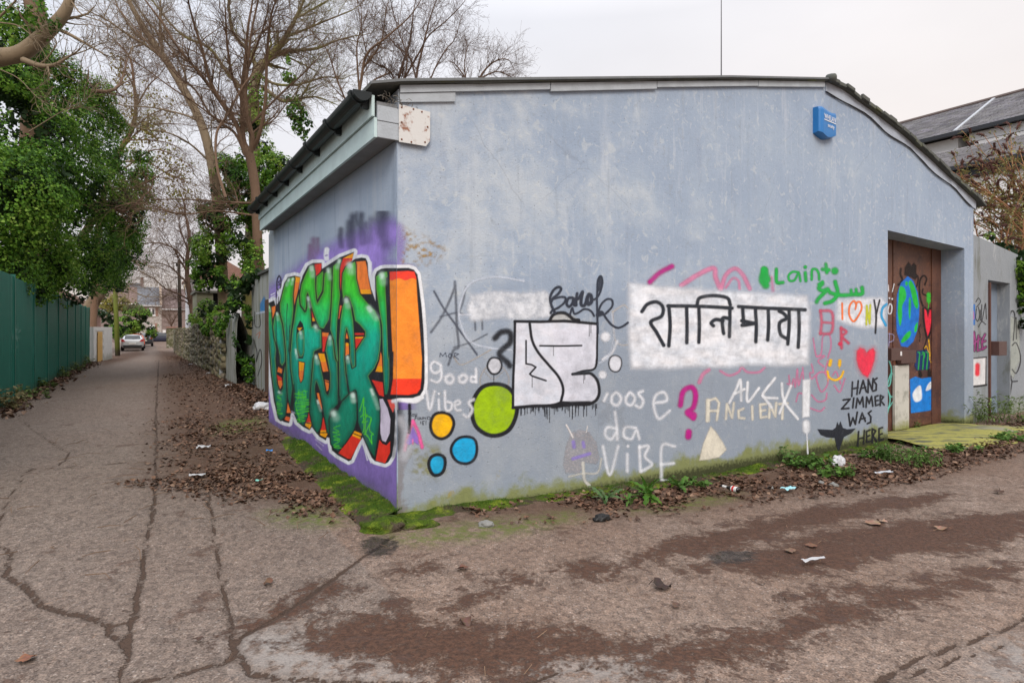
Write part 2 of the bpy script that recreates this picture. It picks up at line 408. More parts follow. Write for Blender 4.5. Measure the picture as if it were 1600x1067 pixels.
CRACKS = [
 ([(248,562),(246,600),(244,640),(244,712),(240,788),(232,830),(224,880),(219,915),(212,952),(206,985),(200,1015),(192,1067)], .030),
 ([(292,652),(298,674)], .02), ([(326,772),(331,805),(338,848),(343,880),(348,916),(354,950),(362,984),(362,1005)], .026),
 ([(0,736),(40,733),(88,730),(160,725),(240,718),(262,716)], .016),
 ([(20,648),(36,658),(52,672),(70,684),(88,696),(108,708),(100,720),(88,728),(60,732),(40,736),(34,746),(32,756),(20,768),(12,782),(5,800),(-6,826)], .020),
 ([(-10,852),(10,856),(18,864),(12,880),(8,898),(36,912),(50,926),(64,944),(100,955),(132,960),(150,966),(172,976),(186,998),(200,1020)], .036),
 ([(176,976),(196,971),(212,964)], .03),
 ([(616,836),(600,846),(585,858),(568,868),(545,885),(520,904),(490,925),(460,944),(430,964),(400,980),(372,996),(360,1004)], .030),
 ([(200,1067),(240,1060),(270,1055),(296,1048),(330,1038),(360,1028),(368,1015),(372,1000)], .034),
 ([(372,1020),(384,1040),(392,1050),(400,1054),(430,1058),(460,1060),(520,1064),(580,1066),(640,1066)], .034),
 ([(1370,1066),(1420,1035),(1450,1022),(1480,1010),(1520,1000),(1560,985),(1600,966),(1650,940)], .028),
 ([(1390,1066),(1440,1046),(1500,1024),(1540,1016),(1580,1003),(1600,1010),(1640,1040)], .022),
 ([(1170,903),(1190,912),(1210,922),(1232,938)], .012), ([(822,1067),(860,1052),(930,1040),(1000,1046)], .02),
 ([(244,600),(200,603),(120,608),(60,612)], .012), ([(244,562),(215,566),(170,572)], .012),
]
MOSSG = [[(610,838),(640,828),(700,822),(780,812),(900,800),(900,810),(820,830),(740,842),(660,850)], [(330,668),(360,656),(400,652),(415,660),(395,674),(340,680)], [(420,800),(470,788),(520,798),(545,815),(500,824),(440,818)], [(985,800),(1060,785),(1150,770),(1150,778),(1070,795)]]
WETP = [[(556,846),(580,838),(612,838),(624,850),(612,866),(585,872),(565,860)], [(1100,870),(1130,860),(1180,862),(1180,876),(1120,884)]]
LITP = [[(248,548),(285,552),(310,580),(365,610),(420,640),(470,690),(575,800),(520,796),(480,795),(390,778),(300,763),(236,748),(246,715),(250,640)],
        [(690,812),(800,785),(1000,765),(1085,755),(1250,722),(1400,716),(1540,690),(1620,650),(1640,690),(1540,722),(1450,748),(1300,768),(1180,776),(1100,792),(980,806),(850,806)], [(0,615),(60,600),(140,560),(150,566),(80,606),(0,640)], [(150,560),(215,548),(230,552),(160,572)]]
PALE = [[(375,1000),(420,985),(455,990),(470,1010),(560,1040),(620,1048),(640,1060),(600,1064),(480,1058),(400,1045)], [(830,1040),(900,1036),(1000,1030),(1040,1040),(980,1062),(840,1062)], [(1560,1010),(1600,1000),(1640,1060),(1540,1067)]]

def axis(segs):
    out = [segs[0][0]]
    for a, b, d in segs:
        n = max(1, int(round((b - a) / d))); out += list(a + (b - a) * (np.arange(n) + 1) / n)
    return np.array(out)
sa = axis([(-70, -20, 10), (-20, -7, 1), (-7, -6, .2), (-6, 10.5, .033), (10.5, 15, .15), (15, 30, 1.5), (30, 80, 10)])
ta = axis([(-30, -10, 4), (-10, -4.6, .4), (-4.6, 1.5, .033), (1.5, 8, .08), (8, 20, .2), (20, 50, .6), (50, 110, 3)])
SS, TT = np.meshgrid(sa, ta)
near = (slice(None), slice(None))
mud = raster_pts(SS, TT, MUD, feather=.26); crack = raster_pts(SS, TT, (), CRACKS)
mossg = raster_pts(SS, TT, MOSSG, feather=.22); wet = raster_pts(SS, TT, WETP, feather=.16)
lit = raster_pts(SS, TT, LITP, feather=.5); pale = raster_pts(SS, TT, PALE, feather=.2)
slab = np.where(SS < -.6, 1.0, 0.0) * sstep(-2.2, -1.2, TT - .35 * SS)
ZZ = gz(SS, TT) - .014 * np.clip(crack * 1.3 - .2, 0, 1) + .006 * mud * fbm(SS * 9, TT * 9, 3, 3) + .006 * (fbm(SS * 3, TT * 3, 11, 3) - .5)
ZZ = ZZ + .016 * lit * sstep(.2, .8, fbm(SS * 2, TT * 2, 8, 3))
P2 = A + SS[..., None] * ES + TT[..., None] * ET
Vg = np.concatenate([P2, ZZ[..., None]], -1).reshape(-1, 3)
ny, nx = SS.shape; J, I = np.meshgrid(np.arange(ny - 1), np.arange(nx - 1), indexing='ij'); q = (J * nx + I).ravel()
Fg = np.stack([q, q + 1, q + nx + 1, q + nx], 1)
g = G('old_concrete_road'); c1, _a = g.attr('mask'); c2, _b = g.attr('mask2')
R1, R2 = g.sepc(c1), g.sepc(c2); wetA = _a
fine = g.noise(38, 5, .65); mid = g.noise(3.2, 6, .62); big = g.noise(.55, 4)
chip = g.voro(62, out='Color'); chd = g.voro(62); chs = g.sepc(chip)
base = g.ramp(mid, [(.28, (.152, .107, .083)), (.5, (.208, .154, .122)), (.72, (.265, .203, .166))])
base = g.mix(g.mr(big, .35, .65), base, (.190, .130, .098))
base = g.mix(g.math('MULTIPLY', R2[2], .55), base, (.155, .131, .115))        # the laid slabs of the lane
chipc = g.ramp(chs[0], [(0, (.045, .04, .04)), (.3, (.12, .093, .075)), (.62, (.195, .148, .122)), (.88, (.27, .22, .19)), (1, (.37, .33, .30))])
chk = g.math('MULTIPLY', g.mr(chd, .50, .32), g.mr(mid, .25, .7, .40, .75))
base = g.mix(chk, base, chipc)
v2 = g.voro(135, out='Color'); v2s = g.sepc(v2); base = g.mix(1.0, base, g.ramp(v2s[0], [(0, (.58, .56, .55)), (.4, (.92, .92, .92)), (.8, (1.08, 1.07, 1.06)), (1, (1.30, 1.28, 1.26))]), 'MULTIPLY')
v3 = g.sepc(g.voro(30, out='Color')); base = g.mix(1.0, base, g.ramp(v3[1], [(0, (.72, .70, .70)), (.5, (1, 1, 1)), (1, (1.22, 1.20, 1.18))]), 'MULTIPLY')
base = g.mix(g.math('MULTIPLY', R2[1], g.mr(g.noise(14, 5), .35, .55)), base, (.27, .245, .225))
base = g.mix(g.math('MULTIPLY', g.mr(fine, .52, .74), .45), base, (.10, .082, .070))
pine = g.noise(26, 6, .7, vec=g.map(g.pos, (1, .35, 1), (0, 0, .6)))
base = g.mix(g.math('MULTIPLY', g.mr(pine, .60, .70), g.mr(big, .3, .6, .1, .7)), base, (.19, .11, .065))
base = g.mix(g.math('MULTIPLY', R2[0], g.mr(g.noise(6, 5), .22, .55, .5, .96)), base, g.mix(fine, (.045, .025, .016), (.125, .070, .044)))
n1 = g.noise(5.5, 7, .68, dist=.6); n2 = g.noise(32, 5, .7)
mk = g.math('ADD', R1[0], g.math('ADD', g.math('MULTIPLY', g.math('SUBTRACT', n1, .5), 2.6), g.math('MULTIPLY', g.math('SUBTRACT', n2, .5), 1.3)))
mk = g.math('MULTIPLY', g.mr(mk, .30, .74), .93)
stray = g.math('MULTIPLY', g.mr(g.noise(2.3, 7, .7), .585, .64), .55)          # stray damp earth away from the big patches
mk = g.math('MAXIMUM', mk, stray)
mudc = g.mix(g.mr(n2, .3, .7), (.034, .016, .010), (.105, .050, .030)); mudc = g.mix(g.math('MULTIPLY', g.mr(g.noise(70, 3, .7), .62, .74), .6), mudc, (.16, .11, .085)); mudc = g.mix(g.mr(n1, .55, .72), mudc, (.066, .040, .033))
base = g.mix(mk, base, mudc)
ck = g.math('ADD', R1[2], g.math('ADD', g.math('MULTIPLY', g.math('SUBTRACT', g.noise(24, 4, .7), .5), .9), g.math('MULTIPLY', g.math('SUBTRACT', g.noise(90, 2), .5), .4)))
ckm = g.mr(ck, .58, .76); base = g.mix(ckm, base, g.mix(fine, (.030, .017, .011), (.085, .048, .032)))
base = g.mix(g.math('MULTIPLY', g.mr(R1[2], .1, .6), .28), base, (.09, .065, .05))
base = g.mix(g.math('MULTIPLY', R1[1], g.mr(g.noise(11, 6, .7), .36, .62)), base, g.mix(fine, (.06, .085, .012), (.13, .16, .03)))
wm = g.mr(g.math('ADD', wetA, g.math('MULTIPLY', g.math('SUBTRACT', g.noise(14, 6, .7), .5), 1.5)), .35, .75)
base = g.mix(g.math('MULTIPLY', wm, .78), base, (.012, .011, .011))
rough = g.math('SUBTRACT', .92, g.math('MULTIPLY', wm, g.mr(g.noise(16, 4), .4, .6, .3, .75))); rough = g.math('SUBTRACT', rough, g.math('MULTIPLY', mk, .12))
h = g.math('ADD', g.math('MULTIPLY', chd, -.7), g.math('ADD', g.math('MULTIPLY', fine, .8), g.math('MULTIPLY', ckm, -1.6)))
h = g.math('ADD', h, g.math('MULTIPLY', mk, g.math('MULTIPLY', n2, 1.6)))
ROADM = g.out(base, rough, g.bump(h, .8, .012), Specular_IOR_Level=.25)
np_obj('road', Vg, Fg, ROADM, smooth=True, kind='structure',
       attrs={'mask': np.stack([mud, mossg, crack, wet], -1).reshape(-1, 4), 'mask2': np.stack([lit, pale, slab, np.ones_like(lit)], -1).reshape(-1, 4)})
MB().add([(-900, -200, -.75), (900, -200, -.75), (900, 1500, -.75), (-900, 1500, -.75)], [(0, 1, 2, 3)]).build('ground', plain('far_earth', (.10, .085, .06), .95), kind='structure')

# ------------------------------------------------------------------ painted building
LW, LT = 11.06, 6.30                                          # gable width, side length
bld = empty('painted_building', W(0, 0, 0), ROT, label='long low blue grey rendered building covered in graffiti on the lane corner', cat='building')
g = G('blue_grey_render'); o = g.obj(); X = g.xyz(o)
m1 = g.noise(.9, 6, .62, vec=o, dist=.4); m2 = g.noise(3.4, 6, .65, vec=o); m3 = g.noise(24, 5, .7, vec=o)
st = g.noise(2.2, 5, .6, vec=g.map(o, (1.6, 1.6, .22)))
base = g.ramp(m1, [(.3, (.275, .345, .455)), (.5, (.312, .385, .495)), (.7, (.352, .425, .520))])
pk = g.math('ADD', m1, g.math('ADD', g.math('MULTIPLY', g.math('SUBTRACT', m2, .5), .9), g.mr(X[0], .0, 5.0, .20, -.10, False)))
base = g.mix(g.math('MULTIPLY', g.mr(g.math('ADD', pk, g.math('MULTIPLY', g.math('SUBTRACT', m3, .5), .35)), .50, .86), .58), base, (.520, .565, .605))    # thin worn patches where the older white shows
base = g.mix(g.math('MULTIPLY', g.mr(st, .56, .72), .40), base, (.54, .58, .635))
base = g.mix(g.math('MULTIPLY', g.mr(st, .42, .30), .35), base, (.25, .30, .40))
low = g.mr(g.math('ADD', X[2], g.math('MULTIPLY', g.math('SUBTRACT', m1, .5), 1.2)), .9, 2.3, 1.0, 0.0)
drip = g.noise(7.5, 5, .65, vec=g.map(o, (1.5, 1.5, .10))); base = g.mix(g.math('MULTIPLY', g.mr(drip, .56, .70), .35), base, (.25, .29, .34)); base = g.mix(g.math('MULTIPLY', g.mr(drip, .42, .30), .30), base, (.56, .60, .64))
ptc = g.noise(9, 4, .6, vec=o, dist=1.2); base = g.mix(g.math('MULTIPLY', g.mr(ptc, .57, .66), .45), base, (.52, .56, .58)); base = g.mix(g.math('MULTIPLY', g.mr(ptc, .40, .30), .42), base, (.27, .31, .36))
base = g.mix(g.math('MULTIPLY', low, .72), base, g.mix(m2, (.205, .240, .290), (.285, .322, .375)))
base = g.mix(g.math('MULTIPLY', g.mr(m3, .54, .72), .6), base, (.25, .29, .36))
base = g.mix(g.math('MULTIPLY', g.mr(m3, .42, .28), .45), base, (.58, .61, .66))
spk = g.voro(26, vec=o, out='Color'); spd = g.voro(26, vec=o); sc = g.sepc(spk)
dots = g.math('MULTIPLY', g.mr(spd, .14, .07), g.mr(sc[0], .70, .76)); base = g.mix(g.math('MULTIPLY', dots, .75), base, (.10, .10, .11))
alg = g.math('ADD', g.mr(X[2], -.15, .42, 1.0, 0.0), g.math('MULTIPLY', g.math('SUBTRACT', g.noise(2.4, 6, .65, vec=o), .5), 1.6))
base = g.mix(g.math('MULTIPLY', g.mr(alg, .50, .85), .85), base, g.mix(m3, (.12, .14, .02), (.27, .29, .07)))
dirt = g.math('ADD', g.mr(X[2], -.12, .16, 1.0, 0.0), g.math('MULTIPLY', g.math('SUBTRACT', m3, .5), .9)); base = g.mix(g.mr(dirt, .6, 1.0), base, (.045, .05, .02))
crn = g.math('MULTIPLY', g.mr(g.math('ADD', X[0], g.math('MULTIPLY', g.math('SUBTRACT', m2, .5), .5)), .10, .02), g.mr(X[2], 1.2, .1, 0, 1)); base = g.mix(g.math('MULTIPLY', crn, .6), base, (.17, .13, .11))
och = g.noise(3.1, 6, .7, vec=g.map(o, (1, 1, .8))); base = g.mix(g.math('MULTIPLY', g.mr(och, .64, .72), g.math('MULTIPLY', g.mr(X[0], 2.2, .2, 0, .8), g.mr(X[2], 2.6, 2.2, 0, 1))), base, (.30, .25, .08))
crk = g.voro(.75, vec=g.mix(.12, o, g.node('ShaderNodeTexNoise', [('Vector', o), ('Scale', 3.0), ('Detail', 4.0)]).outputs['Color'], 'ADD'), feature='DISTANCE_TO_EDGE')
ckl = g.math('MULTIPLY', g.mr(crk, .005, .0015), g.mr(g.noise(.8, 2, vec=o), .5, .6)); base = g.mix(g.math('MULTIPLY', ckl, .22), base, (.16, .17, .19))
h = g.math('ADD', g.math('ADD', g.math('MULTIPLY', g.noise(60, 5, .6, vec=o), .8), g.math('MULTIPLY', m2, 1.6)), g.math('MULTIPLY', dots, -1.5))
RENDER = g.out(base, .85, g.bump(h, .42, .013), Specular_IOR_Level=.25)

VERGE = [(-.26, 3.70), (.02, 3.78), (2.0, 4.22), (4.3, 4.73), (6.43, 5.16), (6.9, 5.12), (7.285, 5.03), (8.098, 4.86), (8.826, 4.66), (9.481, 4.47), (10.182, 4.24), (11.062, 3.98), (11.32, 3.88)]
def vz(s): return float(np.interp(s, [a for a, b in VERGE], [b for a, b in VERGE]))
DX0, DX1, DZ = 8.12, 10.71, 3.13                               # door opening
def lintel(s): return float(np.interp(s, [DX0, DX1], [3.185, 3.075]))
mb = MB(); TH = .38
ss = [0, .02, 2, 4.3, 6.43, 6.9, 7.285, 8.098, DX0]
poly = [(.012, -.6)] + [(DX0, -.6)] + [(s, vz(s) - .03) for s in ss[::-1] if s >= .012] + [(.012, vz(.012) - .03)]
mb.prism(poly, 'y', 0, TH)
mb.prism([(DX0, lintel(DX0)), (DX1, lintel(DX1)), (DX1, vz(DX1) - .03), (10.182, vz(10.182) - .03), (9.481, vz(9.481) - .03), (8.826, vz(8.826) - .03), (DX0, vz(DX0) - .03)], 'y', 0, TH)
mb.prism([(DX1, -.6), (LW, -.6), (LW, vz(LW) - .03), (DX1, vz(DX1) - .03)], 'y', 0, TH)
wall = mb.build('front_wall', RENDER, bld)
g2 = G('blue_grey_side_render'); o = g2.obj(); X = g2.xyz(o); m1 = g2.noise(1.0, 6, .6, vec=o); m2 = g2.noise(3.5, 6, .65, vec=o); m3 = g2.noise(26, 5, .7, vec=o)
st = g2.noise(3.0, 5, .6, vec=g2.map(o, (1.8, 1.8, .18)))
base = g2.ramp(m1, [(.3, (.265, .335, .435)), (.7, (.35, .42, .515))]); base = g2.mix(g2.math('MULTIPLY', g2.mr(st, .5, .7), .5), base, (.40, .45, .50)); base = g2.mix(g2.math('MULTIPLY', g2.mr(st, .45, .3), .5), base, (.17, .21, .28))
base = g2.mix(g2.math('MULTIPLY', g2.mr(m3, .55, .75), .3), base, (.2, .24, .3))
base = g2.mix(g2.math('MULTIPLY', g2.mr(g2.math('ADD', X[1], g2.math('MULTIPLY', m2, .6)), 5.9, 6.4), .6), base, (.28, .30, .27))
alg = g2.math('ADD', g2.mr(X[2], .0, .80, 1.0, 0.0), g2.math('MULTIPLY', g2.math('SUBTRACT', g2.noise(2.2, 6, .65, vec=o), .5), 1.7))
base = g2.mix(g2.math('MULTIPLY', g2.mr(alg, .55, .95), .85), base, g2.mix(m3, (.08, .11, .02), (.18, .19, .06)))
SIDEM = g2.out(base, .85, g2.bump(g2.math('ADD', g2.noise(60, 5, .6, vec=o), g2.math('MULTIPLY', m2, 1.8)), .38, .013), Specular_IOR_Level=.25)
MB().box(.012, .3, TH + .002, LT, -.6, 3.44).box(0, .0118, 0, LT, -.6, 3.297).build('side_wall', SIDEM, bld)
MB().box(LW - .3, LW, TH + .002, LT + 6, -.6, 3.9).build('far_wall', SIDEM, bld)
MB().box(.3, LW - .3, LT - .3, LT, -.6, 3.5).build('rear_wall', SIDEM, bld)

# paint that carries the side-wall colour round the corner of the gable
g = G('felt_roof'); n = g.noise(6, 5); roofc = g.mix(n, (.045, .05, .045), (.12, .125, .11)); roofc = g.mix(g.mr(g.noise(3, 5), .55, .7), roofc, (.11, .12, .05))
ROOF = g.out(roofc, .9, g.bump(g.noise(40, 4), .5, .01))
g = G('zinc_flashing'); n = g.noise(8, 5); ZINC = g.out(g.mix(n, (.09, .10, .105), (.17, .18, .185)), .6, g.bump(g.noise(30, 3), .2, .01))
# roof sheets: two slopes following the sagging verge, 45 mm thick, 60 mm past the gable
def sheet(pts, y0, y1, th):
    m = MB(); n = len(pts); vs = []
    for y in (y0, y1):
        vs += [(s, y, z) for s, z in pts] + [(s, y, z + th) for s, z in pts]
    fs = []
    for i in range(n - 1):
        a, b = i, i + 1
        fs += [(a, b, 2 * n + b, 2 * n + a), (n + b, n + a, 3 * n + a, 3 * n + b), (b, a, n + a, n + b), (2 * n + a, 2 * n + b, 3 * n + b, 3 * n + a)]
    fs += [(0, n, 3 * n, 2 * n), (n - 1, 3 * n - 1, 4 * n - 1, 2 * n - 1)]
    return m.add(vs, fs)
left = [p for p in VERGE if p[0] <= 6.43]; right = [p for p in VERGE if p[0] >= 6.43]
dense = lambda L: [(s, float(np.interp(s, [a for a, b in L], [b for a, b in L])) + .008 * math.sin(s * 5.3) * math.sin(s * 1.7)) for s in np.linspace(L[0][0], L[-1][0], 26)]
sheet(dense(left), -.07, LT - .1, .035).build('roof', ROOF, bld)
sheet(dense(right), -.075, LT + 5, .05).build('roof', ROOF, bld)
# zinc edge strip along the left verge, stone-like felt roll along the right
mb = MB()
for a, b in zip(left[:-1], left[1:]):
    mb.prism([(a[0], a[1] + .012), (b[0], b[1] + .012), (b[0], b[1] + .036), (a[0], a[1] + .036)], 'y', -.09, -.072)
mb.build('verge_strip', ZINC, bld)
mb = MB(); rp = dense(right); rs = random.Random(4)

for i in range(0, len(rp) - 1):
    (s0, z0), (s1, z1) = rp[i], rp[i + 1]; e_ = rs.uniform(-.012, .014); th_ = rs.uniform(.045, .066)
    MB().prism([(s0 + .004, z0 + e_), (s1 - .004, z1 + e_ + rs.uniform(-.008, .008)), (s1 - .004, z1 + e_ + th_), (s0 + .004, z0 + e_ + th_)], 'y', -.105 + rs.uniform(-.015, .015), -.076).build('verge_tile', ROOF, bld, bevel=.006)
MB().lathe([(.02, -.07), (.055, -.05), (.06, .0), (.055, .06), (.02, .08)], 10, (6.44, -.09, 5.19), (0, 1, .2)).build('ridge_cap', ROOF, bld, smooth=True)

WHITEP = plain('old_white_timber_paint', (.39, .43, .47), .65, .28, 6, .4)
GREENP = plain('pale_green_fascia_paint', (.47, .60, .61), .55, .22, 5, .3)
SOFF = plain('grey_soffit_board', (.20, .21, .22), .8, .3, 5, .3)
# flashing boards under the left verge, each a board of its own with its joint
for x0, x1, h in ((.02, 1.62, .070), (1.63, 3.1, .090), (3.11, 4.9, .072), (4.91, 6.38, .080)):
    pts = [(x0, vz(x0) - .005), (x1, vz(x1) - .005), (x1, vz(x1) - h), (x0, vz(x0) - h)]
    MB().prism(pts, 'y', -.035, -.003).build('verge_board', WHITEP, bld)
pts = [(.02, vz(.02) - .075), (.56, vz(.56) - .074), (.56, vz(.56) - .16), (.02, vz(.02) - .15)]
MB().prism(pts, 'y', -.024, -.003).build('verge_board', WHITEP, bld, label='lower short white board at the gutter end of the verge')
# right verge: thin white mortar fillet over a black cable that sags beneath it
mb = MB()
for i in range(len(rp) - 2):
    (s0, z0), (s1, z1) = rp[i], rp[i + 1]; d0, d1 = .13 + .03 * math.sin(i * .9), .13 + .03 * math.sin((i + 1) * .9)
    mb.prism([(s0, z0 - .0), (s1, z1 - .0), (s1, z1 - d1), (s0, z0 - d0)], 'y', -.018, -.001)
mb.build('verge_fillet', plain('pale_blue_mortar', (.40, .45, .53), .85, .15, 8, .4), bld)
BLACK = plain('black_plastic', (.02, .022, .024), .45, .3, 12, .1, .5)
MB().tube([(s, -.022, z - .135 - .03 * math.sin(i * .9) - .012 * rs.random()) for i, (s, z) in enumerate(rp[:-2])], .008, 5).build('cable', BLACK, bld)

# eaves box on the left: soffit, two lapped fascia boards, white end boards, rusty plate, gutter with brackets
E0, E1 = -.215, 5.86
MB().box(E0 + .03, -.003, -.02, E1, 3.300, 3.318).build('soffit', SOFF, bld)
MB().box(E0, E0 + .026, -.03, E1, 3.285, 3.455).build('fascia_board', GREENP, bld)
MB().box(E0 - .022, E0 + .004, -.03, E1, 3.462, 3.64).build('fascia_board', GREENP, bld)
MB().box(E0 + .028, .02, -.028, -.004, 3.29, 3.43).build('end_board', WHITEP, bld, bevel=.004)
MB().box(E0 + .028, .02, -.032, -.004, 3.435, 3.565).build('end_board', WHITEP, bld, bevel=.004)
MB().box(E0 + .028, -.003, -.02, E1, 3.320, 3.60).build('eaves_core', SOFF, bld)
g = G('rusty_white_plate'); o = g.obj(); n = g.noise(7, 6, .7, vec=o); n2 = g.noise(30, 4, vec=o)
c = g.mix(g.mr(n, .54, .66), (.60, .60, .59), g.mix(n2, (.16, .06, .035), (.36, .17, .10)))
PLATE = g.out(c, .6, g.bump(n2, .25, .006))
pl = MB().prism([(.005, 3.275), (.26, 3.275), (.30, 3.33), (.302, 3.59), (.005, 3.605)], 'y', -.040, -.0345).build('metal_plate', PLATE, bld, bevel=.002)
RUST = plain('rust', (.17, .07, .04), .85, .4, 20, .4)
for x, z in ((.03, 3.30), (.03, 3.45), (.03, 3.58), (.25, 3.31), (.275, 3.45), (.22, 3.575), (.14, 3.585), (.12, 3.29)):
    MB().lathe([(.009, 0), (.008, .004), (.002, .006)], 8, (x, -.040, z), (0, -1, 0)).build('nail', RUST, pl)
g = G('black_gutter_plastic'); n = g.noise(5, 5); GUT = g.out(g.mix(n, (.008, .012, .014), (.022, .028, .030)), .42, g.bump(g.noise(30, 3), .12, .01), Specular_IOR_Level=.28)
gx, gzz, gr = E0 - .105, 3.655, .078
def half_round(y0, y1, r, th, drop=0.0):
    m = MB(); k = 12; vs = []
    for y in (y0, y1):
        for rr in (r, r - th):
            vs += [(gx + rr * math.cos(math.pi + math.pi * j / k), y, gzz - drop + rr * math.sin(math.pi + math.pi * j / k)) for j in range(k + 1)]
    n = k + 1; fs = []
    for j in range(k):
        fs += [(j, j + 1, 2 * n + j + 1, 2 * n + j), (n + j + 1, n + j, 3 * n + j, 3 * n + j + 1), (j + 1, j, n + j, n + j + 1), (2 * n + j, 2 * n + j + 1, 3 * n + j + 1, 3 * n + j)]
    fs += [(0, n, 3 * n, 2 * n)[::-1], (k, n + k, 3 * n + k, 2 * n + k)]
    return m.add(vs, fs)
gut = half_round(-.03, E1 + .12, gr, .006).build('gutter', GUT, bld, smooth=False)
m = MB(); m.prism([(gx + gr * 1.04 * math.cos(math.pi + math.pi * j / 12), gzz + gr * 1.04 * math.sin(math.pi + math.pi * j / 12)) for j in range(13)], 'y', -.045, -.028); m.build('end_cap', GUT, gut)
for y in (.06, .9, 1.75, 2.6, 3.4, 4.2, 5.0, 5.75):
    b = half_round(y - .035, y + .035, gr + .012, .010)
    b.box(gx + gr * .3, E0 - .021, y - .022, y + .022, gzz - gr - .035, gzz - .005); b.box(gx - gr - .013, gx - gr + .02, y - .035, y + .035, gzz - .004, gzz + .014)
    b.build('gutter_bracket', GUT, gut)
MB().tube([(LW + .02, .12, 3.72), (LW + .17, .10, 3.70)], .055, 10).build('gutter_stub', plain('grey_pipe', (.12, .14, .15), .5), bld, smooth=True)
# wire mesh stuffed behind the gutter end
mb = MB(); rs = random.Random(9)
for i in range(26):
    p = Vector((rs.uniform(-.16, .16), -.045, rs.uniform(3.60, 3.66))); q = p + Vector((rs.uniform(-.06, .06), rs.uniform(-.01, .02), rs.uniform(-.04, .04))); mb.tube([p, (p + q) / 2 + Vector((0, -.01, .01)), q], .003, 3)
mb.build('wire_mesh', plain('dull_wire', (.16, .15, .13), .6), bld)

# doorway: set-back steel door in two leaves, frame, post, lock boxes
DOORT = .40
g = G('brown_steel_door'); o = g.obj(); X = g.xyz(o); n = g.noise(2.5, 5, .6, vec=o); n2 = g.noise(30, 5, .7, vec=o); st = g.noise(6, 4, vec=g.map(o, (2, 2, .15)))
c = g.mix(g.mr(n, .3, .7), (.055, .024, .021), (.135, .056, .040)); c = g.mix(g.math('MULTIPLY', g.mr(X[2], 1.7, 2.6), .6), c, (.135, .064, .040)); c = g.mix(g.math('MULTIPLY', g.mr(st, .55, .7), .4), c, (.06, .035, .03)); c = g.mix(g.mr(g.math('ADD', n2, g.math('MULTIPLY', n, .3)), .70, .84), c, (.24, .10, .045)); c = g.mix(g.math('MULTIPLY', g.mr(g.noise(4, 6, .75, vec=o), .56, .68), .6), c, (.05, .028, .026))
DOORM = g.out(c, .55, g.bump(n2, .15, .005), Specular_IOR_Level=.4)
DSILL = -.10
door = empty('steel_door', (0, 0, 0)); door.parent = bld
SPL = 9.06
MB().box(DX0 + .05, SPL - .004, DOORT - .0, DOORT + .05, DSILL, DZ + .02).build('door_leaf', DOORM, door)
MB().box(SPL + .004, 10.36, DOORT - .012, DOORT + .05, DSILL, DZ + .02).build('door_leaf', DOORM, door)
MB().box(10.365, 10.70, DOORT - .03, DOORT + .06, -.6, DZ + .02).build('door_jamb', DOORM, door)
MB().box(SPL + .02, 10.34, DOORT - .03, DOORT - .0125, DSILL + .02, DSILL + .16).build('kick_rail', DOORM, door)
mb = MB()
for k in range(24):
    z = .15 + k * .12
    for x in (10.32, SPL + .03): mb.lathe([(.011, 0), (.009, .006), (.002, .008)], 6, (x, DOORT - .0125, z), (0, -1, 0))
mb.build('rivets', DOORM, door, kind='stuff')
# ------------------------------------------------------------------ graffiti, each motif its own part of the building
PAINT = g_paint('spray_paint')
ID = lambda x, y: (x, -y, F)
def pl_front(u, v, o):
    s, z, d = front(u, -v); return np.stack([s, np.full_like(s, -o), z], 1)
def pl_side(u, v, o):
    t, z, d = side(u, -v); return np.stack([np.full_like(t, -o), t, z], 1)
def pl_door(u, v, o):
    s, z, d = front(u, -v, DOORT - .012); return np.stack([s, np.full_like(s, DOORT - .012 - o), z], 1)
def PF(T=(0, 0, 1), res=.9): return Paint(ID, res, pl_front, T, (620.4, -820, 1387.6, -120))
def PD(T=(0, 0, 1), res=.9): return Paint(ID, res, pl_door, T)
WH, BK, PINK, MAG, GRN, ORG, YEL, RED, CYN, BLU = lin(232, 236, 242), (.012, .013, .018), lin(226, 120, 165), lin(190, 30, 140), lin(20, 175, 70), lin(245, 125, 60), lin(250, 195, 20), lin(240, 45, 70), lin(40, 165, 225), lin(25, 115, 215)

